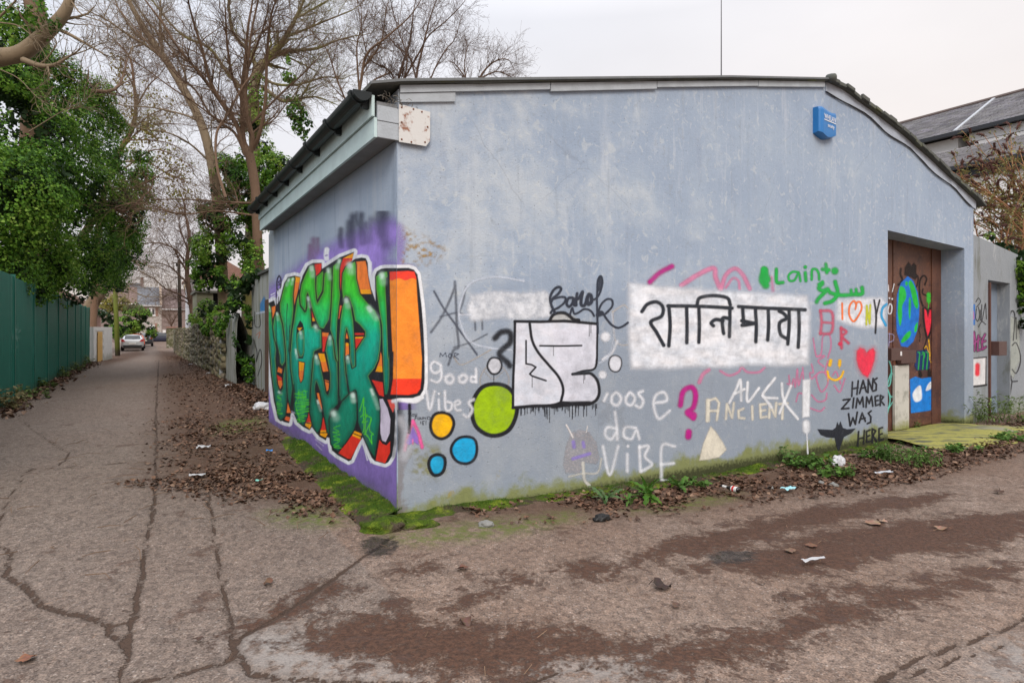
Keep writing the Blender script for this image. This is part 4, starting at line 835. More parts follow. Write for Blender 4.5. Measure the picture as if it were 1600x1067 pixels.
for i in range(58):
    x = rs.uniform(512, 925); y = 680 - (x - 512) * .03; P.stroke([(x, y - 6), (x + rs.uniform(-1, 1), y + rs.choice([14, 20, 26, 34, 50, 78]) * rs.uniform(.4, 1.1))], 2.2, BK, .85, .3, False)
for x, y, l in ((880, 275, 55), (888, 275, 40), (704, 380, 45), (600, 530, 50), (852, 515, 45), (858, 515, 28), (412, 515, 50)): P.stroke([(x, y), (x, y + l)], 2.6, BK, .85, .3, False)
P.build('graffiti_block', PAINT, bld, .0032, label='big white block letters BZ outlined in dripping black')
P = PF(KB, .7); k = lin(48, 54, 68)
P.stroke([(190, 800), (240, 720), (320, 690), (420, 690), (500, 740), (560, 790), (640, 800)], 48, BK, .9, .3)
P.stroke([(270, 690), (210, 560), (195, 440), (250, 330), (320, 285), (365, 310), (330, 380), (240, 460), (210, 520)], 40, k, .9, .3); P.stroke([(250, 470), (350, 440), (430, 450), (420, 520), (330, 600), (230, 650), (200, 690)], 34, k, .9, .3)
P.stroke([(540, 450), (480, 460), (450, 540), (490, 590), (540, 540), (560, 460), (565, 560), (600, 570)], 40, k, .95, .3); P.stroke([(615, 385), (600, 470), (600, 560)], 42, k, .95, .3); P.stroke([(600, 480), (650, 450), (700, 360), (680, 470), (680, 560), (730, 570), (770, 480)], 48, k, .95, .3); P.stroke([(800, 400), (770, 470), (790, 550), (840, 510), (830, 420), (800, 400)], 56, k, .97, .3)
P.stroke([(840, 490), (920, 455), (980, 350), (1010, 200), (985, 115), (940, 180), (930, 350), (925, 500), (930, 700), (938, 1000)], 32, k, .95, .3); P.stroke([(975, 130), (970, 240), (955, 330)], 44, k, .8, .4); P.stroke([(930, 720), (990, 560), (1080, 475), (1160, 490), (1160, 590), (1060, 700)], 32, k, .95, .3); P.stroke([(930, 700), (1000, 670), (1060, 760), (1150, 870), (1250, 920), (1340, 890), (1410, 840)], 32, k, .95, .3)
P.stroke([(505, 710), (540, 610), (570, 700), (640, 680), (720, 630), (800, 640), (850, 680), (880, 735)], 30, k, .95, .3); P.stroke([(940, 720), (1000, 700)], 66, k, .9, .3)
P.build('graffiti_tag', PAINT, bld, .0036, label='black looping tag reading Barok above the white block')
P = PF(K5); 
for x, y, r in ((960, 333, 22), (945, 518, 18)): P.dot(x, y, r, WT, .9)
P.stroke([(990, 220), (1000, 330), (975, 430), (930, 462)], 9, lin(205, 214, 228), .6, .7); P.build('graffiti_dots', PAINT, bld, .0015, label='soft white dots right of the white block')
P = PF(K6); P.stroke([(5, 365), (18, 440)], 1, WT, .1); P.stroke([(50, 300), (95, 272), (115, 285)], 8, lin(205, 200, 195), .6, .6); P.stroke([(48, 300), (58, 420), (85, 445), (115, 445)], 7, lin(205, 200, 195), .55, .6); P.stroke([(5, 510), (45, 480), (68, 430)], 12, WT, .7, .6); P.dot(5, 578, 15, WT, .9); P.dot(18, 412, 18, WT, .85); P.build('graffiti_scrawl', PAINT, bld, .0012, label='pale beige curl left of the white panel')
blob([(34, 525), (42, 502), (60, 495), (80, 505), (84, 530), (74, 556), (56, 560), (40, 550)], lin(212, 216, 226), 'small white bubble with a black rim left of the white panel', 5, K6)
# white panel with the black Devanagari words
P = PF(K6)
P.fill([(118, 175), (210, 185), (340, 195), (480, 205), (640, 215), (780, 222), (900, 232), (915, 300), (912, 420), (905, 530), (800, 538), (640, 532), (560, 545), (420, 540), (300, 552), (130, 548), (118, 400)], lambda U, V, s: (np.array(lin(232, 236, 244)) + .13 * (fbm(U / 22, V / 12, 71, 4)[..., None] - .5) * np.array([1.3, .7, .15]), np.clip(.62 + .75 * fbm(U / 12, V / 7, 77, 4), 0, 1)), .98, feather=17)
P.build('graffiti_panel', PAINT, bld, .0016, label='large white painted panel behind black Devanagari words')
P = PF(K6, .8); w = 15
def ln(*p): P.stroke(list(p), w, lin(38, 44, 54), .98, .3)
ln((176, 300), (200, 268), (240, 258), (268, 280), (262, 320), (215, 345), (240, 390), (272, 448)); ln((294, 275), (300, 360), (294, 450)); ln((290, 275), (400, 276), (500, 280), (572, 285)); ln((372, 280), (374, 360), (373, 436)); ln((426, 280), (428, 360), (426, 434)); ln((418, 270), (430, 240), (490, 230), (550, 240), (564, 270)); ln((562, 286), (562, 340), (560, 410)); ln((560, 330), (530, 330), (532, 380), (535, 396)); ln((532, 340), (500, 335), (480, 350), (490, 362))
ln((600, 278), (700, 284), (800, 288), (892, 292)); ln((618, 285), (622, 350), (618, 360), (670, 352)); ln((614, 340), (640, 345), (672, 352)); ln((674, 290), (678, 360), (676, 432)); ln((730, 290), (732, 360), (728, 424)); ln((778, 298), (800, 310), (810, 330), (780, 350), (785, 400), (815, 420)); ln((822, 292), (822, 360), (816, 442)); ln((864, 294), (866, 370), (862, 456))
P.build('graffiti_lettering', PAINT, bld, .0032, label='black Devanagari words on the white panel')
P = PF(K6); P.stroke([(212, 170), (255, 130), (308, 102)], 22, MAG, .8, .5); P.build('graffiti_stroke', PAINT, bld, .0019, label='slanting magenta stroke above the white panel')
P = PF(K6)
PK = lin(228, 138, 178)
P.stroke([(350, 185), (420, 140), (490, 110), (500, 150), (520, 200)], 20, PK, .75, .5); P.stroke([(525, 200), (545, 140), (585, 112), (620, 140), (650, 200)], 18, PK, .7, .5); P.stroke([(545, 195), (575, 155), (600, 165), (605, 200)], 12, PK, .6, .5); P.stroke([(745, 150), (752, 210)], 14, PK, .45, .7); P.build('graffiti_scrawl', PAINT, bld, .0012, label='pink letter tops rising above the white panel'); P = PF(K6); P.stroke([(428, 610), (445, 575), (470, 555)], 16, PK, .7, .5); P.build('graffiti_scrawl', PAINT, bld, .0012, label='short slanting pink stroke under the left of the white panel'); P = PF(K6); P.stroke([(520, 560), (560, 580), (600, 565), (615, 545), (640, 565), (690, 565), (715, 545)], 10, PK, .6, .6)
P.build('graffiti_scrawl', PAINT, bld, .0012, label='wavy pink letter feet below the middle of the white panel')
P = PF(K6)
P.stroke([(715, 120), (705, 160), (720, 185)], 30, GRN, .95, .4); P.stroke([(712, 115), (728, 160)], 26, GRN, .9, .4); P.stroke([(766, 115), (768, 170), (795, 172)], 15, GRN, .92, .45); P.stroke([(864, 128), (838, 126), (820, 142), (824, 164), (846, 162), (864, 132), (872, 166)], 10, GRN, .92, .45); P.stroke([(893, 130), (896, 165)], 14, GRN, .92, .45); P.dot(893, 105, 8, GRN, .9)
P.T = K7; P.stroke([(122, 246), (124, 208), (140, 206), (150, 222), (152, 246)], 10, GRN, .92, .45); P.stroke([(130, 200), (138, 240), (150, 240)], 1, GRN, .05); P.stroke([(165, 205), (190, 208)], 14, GRN, .92, .45); P.stroke([(178, 185), (182, 218)], 14, GRN, .92, .45); P.dot(214, 212, 14, GRN, .95)
P.build('graffiti_lettering', PAINT, bld, .0021, label='green sprayed word reading slainte')
P = PF(K7); P.stroke([(165, 262), (150, 280), (165, 290), (185, 285), (150, 320), (142, 335)], 15, GRN, .92, .45); P.stroke([(175, 340), (205, 330), (225, 300), (215, 255)], 15, GRN, .92, .45); P.stroke([(190, 290), (200, 300), (240, 308), (290, 305), (322, 302), (322, 278)], 15, GRN, .92, .45); P.stroke([(300, 302), (298, 285)], 12, GRN, .9, .45); P.stroke([(280, 302), (278, 288)], 12, GRN, .9, .45); P.stroke([(150, 265), (165, 255)], 12, GRN, .9, .45)
P.build('graffiti_lettering', PAINT, bld, .0026, label='green sprayed Arabic word under slainte')
# I heart N Y C
P = PF(K7); P.fill([(225, 325), (330, 318), (400, 315), (418, 340), (410, 432), (330, 440), (270, 425), (218, 405)], lambda U, V, s: (np.broadcast_to(np.array(WT), U.shape + (3,)), np.clip(.5 + .9 * fbm(U / 8, V / 8, 91, 3), 0, 1)), .9, feather=12); P.build('graffiti_patch', PAINT, bld, .0011, label='white patch behind the I heart NYC letters')
P = PF(KH, .8); P.stroke([(338, 95), (340, 192)], 11, ORG, .95, .35); P.stroke([(420, 130), (430, 90), (452, 90), (458, 130), (430, 185), (405, 205), (382, 165), (385, 110), (410, 80), (425, 100)], 11, ORG, .95, .35)
P.stroke([(488, 225), (490, 110), (508, 220), (512, 105)], 12, lin(200, 205, 30), .95, .35, False); P.stroke([(536, 75), (548, 165), (544, 278)], 11, BK, .98, .3); P.stroke([(570, 75), (550, 160)], 10, BK, .98, .3); P.stroke([(612, 100), (588, 125), (582, 175), (608, 230)], 14, CYN, .95, .35)
P.build('graffiti_lettering', PAINT, bld, .003, label='I heart NYC in orange, yellow, black and blue')
P = PF(KH); cR = lin(214, 92, 120)
P.stroke([(205, 140), (212, 210), (205, 280)], 17, cR, .75, .7); P.stroke([(205, 140), (270, 145), (282, 200), (270, 275), (205, 282)], 17, cR, .75, .7); P.stroke([(215, 212), (275, 215)], 14, cR, .7, .7); P.stroke([(332, 245), (335, 370)], 17, lin(212, 70, 100), .75, .7); P.stroke([(335, 250), (365, 270), (340, 300), (378, 340)], 16, lin(212, 70, 100), .75, .7); P.dot(325, 345, 12, lin(212, 50, 85), .85)
P.build('graffiti_lettering', PAINT, bld, .0018, label='blurred red letters B and R under the NYC patch')
P = PF(KH); w = 9
for pts in ([(160, 310), (180, 420), (210, 400), (220, 300), (260, 290), (270, 360), (250, 430)], [(180, 420), (230, 420), (190, 450), (225, 485)], [(150, 470), (160, 520), (140, 525), (150, 560), (200, 520), (240, 530), (250, 590), (210, 640), (180, 560), (185, 530)], [(10, 540), (20, 620), (40, 560), (50, 610), (62, 500), (70, 600), (90, 520)], [(95, 490), (100, 560)], [(0, 590), (30, 600)], [(55, 700), (70, 650), (100, 655)], [(150, 660), (190, 700), (235, 690), (245, 650)], [(140, 740), (200, 760), (230, 738)], [(290, 600), (325, 640), (355, 560)], [(280, 540), (300, 515), (320, 560), (330, 590)], [(250, 450), (235, 520), (258, 560)]):
    P.stroke(pts, w, lin(222, 130, 172), .72, .6)
P.build('graffiti_scrawl', PAINT, bld, .0013, label='thin pink scrawl running under the smiley face')
P = PF(KH, .8); P.stroke([(268, 448), (262, 475)], 20, YEL, .97, .4); P.stroke([(324, 450), (322, 475)], 20, YEL, .97, .4); P.stroke([(248, 515), (258, 550), (295, 568), (330, 550), (346, 515)], 13, YEL, .97, .35); P.stroke([(322, 480), (320, 500)], 3, YEL, .9, .3); P.stroke([(250, 540), (250, 575)], 3, YEL, .8, .3); P.build('graffiti_face', PAINT, bld, .0028, label='yellow sprayed smiley face')
P = PF(KH, .8); P.fill([(430, 390), (450, 370), (475, 378), (490, 400), (505, 385), (530, 372), (542, 395), (535, 450), (515, 510), (495, 548), (465, 530), (440, 490), (428, 440)], lin(236, 44, 74), .97, feather=9); P.fill([(430, 390), (450, 370), (475, 378), (490, 400), (505, 385), (530, 372), (542, 395), (535, 450), (515, 510), (495, 548), (465, 530), (440, 490), (428, 440)], lin(236, 60, 90), .35, feather=26, grow=8); P.build('graffiti_heart', PAINT, bld, .0026, label='solid red sprayed heart left of the doorway')
P = PF(KH, .7); w = 10.5
for pts in ([(402, 580), (398, 668)], [(438, 572), (430, 655)], [(400, 622), (436, 615)], [(446, 650), (468, 570), (488, 640)], [(452, 620), (484, 612)], [(498, 645), (500, 565), (524, 628), (530, 558)], [(554, 556), (532, 570), (550, 595), (548, 630), (528, 636)],
            [(345, 690), (388, 685), (335, 745), (380, 742)], [(410, 678), (404, 738)], [(424, 738), (432, 680), (448, 715), (465, 672), (470, 732)], [(486, 735), (490, 672), (506, 712), (520, 668), (528, 728)], [(560, 664), (542, 670), (545, 725), (566, 718)], [(544, 696), (562, 692)], [(574, 725), (574, 662), (594, 672), (576, 695), (598, 720)],
            [(378, 775), (388, 850), (405, 800), (420, 840), (432, 765)], [(444, 830), (462, 770), (482, 822)], [(450, 808), (480, 802)], [(518, 758), (500, 772), (516, 795), (514, 828), (494, 836)],
            [(440, 885), (434, 975)], [(476, 878), (470, 960)], [(438, 930), (474, 922)], [(510, 875), (488, 885), (490, 950), (512, 945)], [(490, 915), (508, 910)], [(524, 952), (524, 868), (546, 880), (528, 912), (552, 945)], [(588, 860), (566, 868), (566, 940), (592, 932)], [(568, 905), (586, 898)]):
    P.stroke(pts, w, lin(28, 30, 38), .97, .3, False)
P.build('graffiti_lettering', PAINT, bld, .003, label='black sprayed four line text left of the doorway')
P = PF(KH, .7); P.fill([(185, 870), (215, 872), (280, 875), (300, 860), (308, 825), (318, 848), (328, 820), (342, 862), (370, 872), (422, 866), (395, 895), (350, 918), (335, 960), (318, 1005), (305, 985), (292, 925), (240, 920), (205, 905)], lin(36, 40, 50), .98, feather=2.5); P.build('graffiti_bird', PAINT, bld, .0027, label='black stencil of a bird with spread wings')
P = PF(K6); P.fill([(882, 600), (915, 595), (912, 760), (880, 765)], WH, .95, feather=6); P.stroke([(897, 790), (898, 820)], 30, WH, .95, .4); P.stroke([(899, 820), (902, 880), (904, 922)], 6, WH, .9, .3); P.build('graffiti_mark', PAINT, bld, .0024, label='tall white exclamation mark with a drip')
P = PF(K6); P.stroke([(345, 710), (358, 650), (395, 632), (412, 665), (402, 720), (375, 742), (400, 765)], 22, MAG, .92, .45); P.stroke([(380, 745), (408, 750), (404, 768)], 18, MAG, .9, .45); P.stroke([(382, 828), (380, 848)], 26, MAG, .95, .4); P.build('graffiti_mark', PAINT, bld, .0022, label='magenta sprayed question mark')
P = PF(K6); w = 13
for pts in ([(10, 690), (25, 660)], [(-60, 640), (-55, 668)], [(45, 670), (65, 655), (85, 680), (70, 710), (45, 700), (45, 670)], [(108, 675), (125, 655), (145, 680), (130, 710), (108, 700), (106, 675)], [(180, 648), (162, 660), (182, 690), (170, 720), (150, 712)], [(235, 700), (285, 690), (275, 655), (240, 665), (228, 710), (250, 770), (298, 735)],
            [(58, 740), (66, 800), (68, 860)], [(62, 812), (25, 808), (15, 840), (40, 860), (64, 830)], [(150, 810), (105, 808), (98, 845), (130, 858), (152, 820), (165, 858)],
            [(5, 890), (35, 1015), (72, 890)], [(112, 925), (112, 1000)], [(165, 890), (170, 1000)], [(168, 895), (205, 890), (190, 935), (220, 970), (175, 1000)], [(320, 890), (265, 888), (262, 1005), (268, 1040), (320, 1042)], [(262, 970), (315, 965)]):
    P.stroke(pts, w, WT, .76, .8)
P.dot(115, 890, 7, WT, .9); P.build('graffiti_lettering', PAINT, bld, .0018, label='white sprayed words reading choose da ViBE')
P = PF(K6); CR = lin(226, 222, 208); w = 11
for pts in ([(462, 780), (470, 690), (500, 680), (515, 700), (505, 775)], [(465, 735), (510, 735)], [(545, 770), (550, 705), (572, 765), (580, 700)], [(622, 725), (600, 735), (602, 765), (626, 768)], [(660, 715), (662, 772)], [(720, 705), (695, 708), (698, 765), (722, 760)], [(698, 735), (718, 732)], [(735, 765), (738, 705), (762, 760), (766, 700)], [(780, 705), (815, 702)], [(795, 705), (792, 770)]):
    P.stroke(pts, w, CR, .85, .5, False)
P.stroke([(466, 690), (466, 775)], 18, CR, .85, .5); P.build('graffiti_lettering', PAINT, bld, .0015, label='cream sprayed word reading ANCIENT')
P = PF(K6)
for pts in ([(560, 700), (590, 640), (608, 600), (612, 690)], [(585, 660), (625, 640)], [(640, 610), (640, 695), (690, 635)], [(760, 592), (706, 668), (770, 680)], [(706, 668), (745, 720)], [(790, 615), (800, 690), (860, 770)], [(830, 625), (780, 745)]): P.stroke(pts, 12, WH, .9, .45)
P.build('graffiti_lettering', PAINT, bld, .0026, label='thin white sprayed four letter name crossing the cream word')
P = PF(K6); P.fill([(478, 802), (500, 825), (530, 870), (548, 905), (515, 938), (470, 948), (428, 952), (445, 880)], lambda U, V, s: (np.array(lin(226, 221, 205)) * (.9 + .2 * fbm(U / 4, V / 6, 12, 3)[..., None]), np.ones_like(U)), .95, feather=5); P.build('graffiti_triangle', PAINT, bld, .0018, label='cream painted triangle below the cream word')
P = PF(K5); P.fill([(790, 805), (830, 788), (880, 800), (915, 850), (930, 930), (915, 955), (860, 950), (830, 1000), (765, 1000), (752, 960), (765, 870)], lambda U, V, s: (np.broadcast_to(np.array(lin(172, 170, 176)), U.shape + (3,)), np.clip(.2 + 1.2 * fbm(U / 2, V / 2, 3, 2), 0, 1)), .9, feather=5)
P.stroke([(768, 765), (782, 790), (800, 825)], 8, lin(225, 222, 222), .9, .4); P.stroke([(872, 770), (866, 800)], 5, lin(225, 222, 222), .8, .4)
P.stroke([(802, 848), (806, 872)], 18, lin(140, 125, 200), .85, .4); P.stroke([(850, 850), (854, 872)], 16, lin(140, 125, 200), .85, .4); P.stroke([(800, 930), (840, 918), (882, 905)], 16, lin(140, 125, 200), .85, .4)
P.stroke([(850, 950), (856, 1030), (880, 1060)], 15, lin(206, 206, 200), .85, .4); P.stroke([(780, 1018), (850, 1002), (920, 998), (940, 930)], 10, lin(206, 206, 200), .7, .5); P.build('graffiti_figure', PAINT, bld, .0019, label='pale grey mushroom shaped ghost with lilac eyes and mouth')
# --- on the steel door
P = PD(KE, .8); P.fill([(320, 610), (380, 660), (425, 780), (442, 920), (436, 1067), (420, 1180), (380, 1290), (320, 1350), (250, 1340), (205, 1180), (200, 1000), (210, 800), (250, 680)], BLU, .98, feather=5)
for poly in ([(300, 665), (325, 680), (312, 710), (295, 700)], [(330, 690), (352, 655), (400, 740), (432, 900), (415, 950), (380, 890), (350, 760)], [(240, 720), (290, 740), (305, 830), (265, 920), (262, 1040), (240, 1130), (218, 1000), (225, 850)], [(335, 840), (355, 870), (345, 1060), (330, 990)], [(395, 1130), (425, 1090), (415, 1180), (390, 1190)], [(300, 1210), (350, 1180), (345, 1240), (280, 1300), (250, 1290)]): P.fill(poly, lin(30, 190, 50), .97, feather=5, sm=True)
P.build('graffiti_globe', PAINT, door, .0022, label='blue and green painted globe on the brown door')
P = PD(KE, .8); k = lin(30, 26, 26)
P.fill([(285, 600), (290, 520), (330, 460), (360, 500), (385, 470), (412, 500), (408, 580), (430, 610), (400, 650), (350, 620)], k, .8, feather=10); P.stroke([(250, 535), (245, 590), (265, 650), (225, 700)], 22, k, .85, .4); P.stroke([(400, 600), (430, 620), (420, 700), (405, 730)], 14, k, .85, .4)
P.stroke([(500, 700), (518, 640), (490, 605), (455, 640), (442, 720), (455, 850), (480, 920)], 17, k, .88, .4); P.stroke([(480, 745), (475, 790), (520, 815)], 14, k, .88, .4); P.build('graffiti_shadow', PAINT, door, .0016, label='black sprayed flourish above the globe on the door')  # black spray paint, the flourish's own colour
P = PD(KE, .8); P.stroke([(540, 800), (540, 870)], 42, lin(60, 200, 60), .95, .35); P.stroke([(540, 880), (535, 960)], 8, lin(60, 200, 60), .95, .3)
hp = [(495, 950), (515, 970), (532, 1050), (548, 960), (572, 965), (570, 1060), (550, 1180), (528, 1235), (510, 1150), (498, 1050)]
P.fill(hp, k, .9, feather=5, grow=20); P.fill(hp, RED, .97, feather=5); P.T = KD; P.stroke([(378, 200), (375, 250), (355, 310), (360, 330)], 8, k, .9, .3); P.stroke([(330, 130), (318, 170), (328, 210), (322, 260)], 6, k, .8, .3); P.build('graffiti_heart', PAINT, door, .0024, label='narrow red heart outlined in black on the door')
P = PD(KD, .8); P.fill([(300, 330), (390, 322), (405, 400), (395, 470), (300, 480), (285, 440)], lin(22, 50, 105), .95, feather=5)
for x in (312, 345, 375): P.stroke([(x, 340), (x + 12, 350), (x + 8, 400), (x + 2, 470)], 9, lin(40, 170, 70), .95, .35)
P.stroke([(340, 360), (360, 345), (362, 380)], 6, lin(40, 170, 70), .9, .35); P.stroke([(325, 490), (330, 520)], 26, k, .9, .4); P.stroke([(398, 480), (396, 520)], 26, k, .9, .4); P.stroke([(392, 245), (398, 300), (402, 400)], 6, YEL, .9, .35); P.stroke([(360, 310), (375, 295), (392, 340)], 5, YEL, .85, .35); P.stroke([(405, 410), (450, 458), (432, 490)], 5, YEL, .9, .35, False); P.stroke([(420, 440), (425, 480)], 4, YEL, .85, .35)
P.build('graffiti_figure', PAINT, door, .002, label='dark blue and green striped figure below the heart on the door')
P = PD(KD, .8); P.fill([(250, 545), (290, 525), (340, 540), (400, 530), (455, 540), (460, 620), (465, 775), (380, 785), (258, 802)], lin(24, 128, 222), .98, feather=3)
P.fill([(270, 660), (300, 610), (330, 595), (340, 650), (335, 700), (290, 715)], WH, .96, feather=6, sm=True); P.fill([(372, 620), (390, 580), (415, 562), (424, 590), (405, 620), (375, 632)], WH, .96, feather=5, sm=True); P.build('graffiti_panel', PAINT, door, .0023, label='blue sky square with two white clouds low on the door')
P = PD(KE, .8); P.stroke([(160, 775), (180, 690)], 8, WT, .9, .4); P.stroke([(118, 700), (122, 770)], 8, WT, .9, .4); P.dot(130, 840, 9, WT, .85); P.dot(160, 848, 9, WT, .85); P.stroke([(118, 950), (132, 900), (155, 920), (150, 990), (122, 1000), (114, 950)], 11, WT, .9, .4); P.T = KD; P.stroke([(95, 200), (90, 300)], 5, lin(170, 170, 215), .8, .5); P.stroke([(88, 200), (125, 210), (125, 250), (95, 265)], 5, lin(170, 170, 215), .8, .5)
P.stroke([(90, 400), (110, 470), (100, 580), (80, 590), (110, 500), (145, 560), (150, 630), (110, 680), (80, 620), (100, 700), (70, 840)], 9, lin(110, 205, 195), .88, .5); P.stroke([(65, 740), (90, 760), (120, 715)], 8, lin(110, 205, 195), .85, .5); P.build('graffiti_scrawl', PAINT, door, .0018, label='white and turquoise scrawl at the left edge of the door')
# ------------------------------------------------------------------ lock boxes, post and sill at the steel door (bolted to the door)
def dpt(px, py, t): s, z, d = front(px, py, t); return s, z
s0, z0 = dpt(1399, 668, DOORT - .06); s1, z1 = dpt(1421, 570, DOORT - .06)
g = G('grubby_white_panel'); o = g.obj(); n = g.noise(5, 6, .7, vec=o); X = g.xyz(o); c = g.mix(g.mr(n, .5, .72), (.50, .49, .46), (.30, .30, .27)); c = g.mix(g.mr(g.math('ADD', X[2], g.math('MULTIPLY', n, .5)), .38, .12), c, (.20, .21, .06))
MB().box(s0, s1, DOORT - .055, DOORT - .013, DSILL, z1).build('white_panel', g.out(c, .7, g.bump(n, .2, .01)), door, bevel=.004, label='grubby white boarded panel under the lock box')
BROWNB = plain('brown_lock_box_steel', (.085, .045, .038), .5, .25, 10, .2, .4)
a0, b0 = dpt(1393, 564, DOORT - .26); a1, b1 = dpt(1409, 546, DOORT - .26)
bx = MB().box(a0, a1 + .02, DOORT - .26, DOORT - .056, b0 + .005, b1 + .02).build('lock_box', BROWNB, door, bevel=.006)
MB().box(a1 - .05, a1 + .0, DOORT - .2645, DOORT - .2605, b0 + .08, b0 + .15).build('sticker', plain('white_sticker', (.65, .65, .66), .5, .05), bx)
a0, b0 = dpt(1413, 568, DOORT - .12); a1, b1 = dpt(1434, 547, DOORT - .12)
MB().box(a1 - .55, a1 - .05, DOORT - .12, DOORT - .056, b0, b1).build('lock_plate', BROWNB, door, bevel=.006)

# alarm box high on the gable
s0, z0, _ = front(1270, 208); s1, z1, _ = front(1306, 172); al = empty('alarm_box', W(s0, 0, z0), ROT, label='bright blue security alarm box high on the gable under the roof ridge', cat='alarm box')
g = G('blue_alarm_plastic'); ALM = g.out(g.mix(g.noise(8, 4), (.012, .150, .44), (.022, .19, .50)), .35, Specular_IOR_Level=.5)
wA, hA, dA = .44, .335, .115
n = 18; prof = []
for i in range(n + 1):                                       # swelling face: full to the left, hollowing to the right
    f = i / n; prof.append((f * wA, dA * min(.78 + f * 1.6, 1.06 - .42 * f)))
prof[0] = (0, dA * .72)
vs = []; top = lambda f: hA * (1.0 + .045 * math.cos(f * 2 * math.pi * .8) - .03 * f); bot = lambda f: -.03 - .035 * math.sin(f * math.pi) + .05 * abs(f - .45)
for (x, d) in prof:
    f = x / wA; vs += [(x, 0, bot(f)), (x, -d, bot(f) + .015), (x, -d * 1.02, bot(f) + .05), (x, -d * 1.02, top(f) - .03), (x, -d * .93, top(f)), (x, 0, top(f) + .005)]
fs = []
for i in range(n):
    for j in range(5): fs.append((i * 6 + j, (i + 1) * 6 + j, (i + 1) * 6 + j + 1, i * 6 + j + 1)[::-1])
fs += [tuple(range(6)), tuple(n * 6 + j for j in range(6))[::-1]]
MB().add(vs, fs).build('case', ALM, al, smooth=False)
def text3(name, body, size, mat, parent, loc, rot, ext=.001, align='LEFT', shear=0, sx=1):
    cu = bpy.data.curves.new(name, 'FONT'); cu.body = body; cu.size = size; cu.extrude = ext; cu.align_x = align; cu.shear = shear; cu.resolution_u = 3
    o = bpy.data.objects.new(name, cu); COL.objects.link(o); dg = bpy.context.evaluated_depsgraph_get(); me = bpy.data.meshes.new_from_object(o.evaluated_get(dg)); bpy.data.objects.remove(o)
    me.materials.clear(); me.materials.append(mat); r = bpy.data.objects.new(name, me); link(r, parent); r.location = loc; r.rotation_euler = rot; r.scale = (sx, 1, 1); return r
WTX = plain('white_print', (.75, .78, .82), .4, .03)
# lettering follows the face, which hollows away to the right
aF = math.atan2(prof[6][1] - prof[-1][1], prof[-1][0] - prof[6][0]) 
for body, size, x, z in (('WHELAN', .098, .085, .190), ('security', .076, .185, .090)):
    d = float(np.interp(x, [p[0] for p in prof], [p[1] for p in prof])) * 1.02 + .004
    text3('lettering', body, size, WTX, al, (x, -d, z), (math.radians(90), 0, aF), sx=.82 if size > .08 else .80)
d = float(np.interp(.085, [p[0] for p in prof], [p[1] for p in prof])) * 1.02 + .004
r = MB().box(0, .345, -.001, .001, 0, .013).build('underline', WTX, al); r.location = (.085, -d, .168); r.rotation_euler = (0, 0, aF)

# aerial on the roof
s_, z_, d_ = front(1127, 126, .6)
zt = EYE + (HY + 14) * d_ / F
mb = MB(); ant = empty('aerial', W(s_, .6, z_ - .06), ROT, label='thin upright wire aerial standing on the roof ridge against the sky', cat='aerial')
STEEL = plain('thin_dark_steel', (.10, .10, .11), .4, .1)
MB().tube([(0, 0, 0), (0, 0, zt - z_)], [.010, .006], 6).build('mast', STEEL, ant)
MB().tube([(-.16, 0, .07), (0, 0, .10), (.10, .0, .02)], .006, 5).build('stay', STEEL, ant)

# ------------------------------------------------------------------ ramp to the door
g = G('mossy_ramp_concrete'); n = g.noise(2.6, 6, .65); n2 = g.noise(22, 5, .7); stk = g.noise(2.0, 5, .6, vec=g.map(g.pos, (1, 4, 1), (0, 0, -.35)))
c = g.mix(n, (.22, .215, .045), (.37, .345, .085)); c = g.mix(g.mr(n2, .52, .72), c, (.12, .13, .04)); c = g.mix(g.math('MULTIPLY', g.mr(stk, .50, .60), .85), c, (.065, .07, .055)); c = g.mix(g.mr(g.noise(1.1, 4), .56, .68), c, (.24, .23, .16))
RAMPM = g.out(c, .9, g.bump(n2, .4, .01))
nu, nv = 26, 14; V = []; Fq = []
pl0, pr0 = (DX0 - .05, DOORT), (DX1 - .002, DOORT)
for j in range(nv):
    v = j / (nv - 1)
    for i in range(nu):
        u = i / (nu - 1)
        tt = DOORT + v * (-1.15 - .25 * math.sin(u * 3) - DOORT); ss_ = DX0 + .0 + u * (2.588 + .55 * sstep(.34, .8, v)) - .12 * sstep(.34, .6, v) * (1 - u)
        gr_ = float(gz(ss_, tt)); z = (DSILL - .012) * (1 - sstep(.25, 1, v)) + (gr_ - .02) * sstep(.25, 1, v) + .055 * math.sin(math.pi * v) * (.6 + .4 * u)
        p = W(ss_, tt, z + .012 * (vnoise(ss_ * 3, tt * 3, 2) - .5)); V.append(p)
for j in range(nv - 1):
    for i in range(nu - 1): q = j * nu + i; Fq.append((q, q + nu, q + nu + 1, q + 1))
np_obj('ramp', [tuple(p) for p in V], Fq, RAMPM, smooth=True, kind='structure')

# ------------------------------------------------------------------ boundary wall beyond the gable, with its narrow doorway
g = G('streaked_old_render'); n = g.noise(1.6, 6, .65); n2 = g.noise(20, 5, .7); stk = g.noise(2.6, 6, .7, vec=g.map(g.pos, (.9, .9, .22)), dist=.3); X = g.xyz()
c = g.mix(n, (.20, .225, .25), (.30, .325, .35)); c = g.mix(g.math('MULTIPLY', g.mr(stk, .54, .70), .7), c, (.10, .105, .07)); c = g.mix(g.math('MULTIPLY', g.mr(stk, .44, .34), .5), c, (.55, .56, .56)); c = g.mix(g.math('MULTIPLY', g.mr(g.math('ADD', X[2], g.math('MULTIPLY', n, 1.2)), 1.1, .3), .7), c, (.16, .18, .07)); c = g.mix(g.mr(n2, .62, .74), c, (.12, .12, .09))
OLDR = g.out(c, .9, g.bump(g.math('ADD', n2, g.math('MULTIPLY', n, 2)), .5, .014))
bw = empty('boundary_wall', W(LW, 0, 0), ROT, label='streaky grey boundary wall with a narrow blocked doorway right of the painted building', cat='wall')
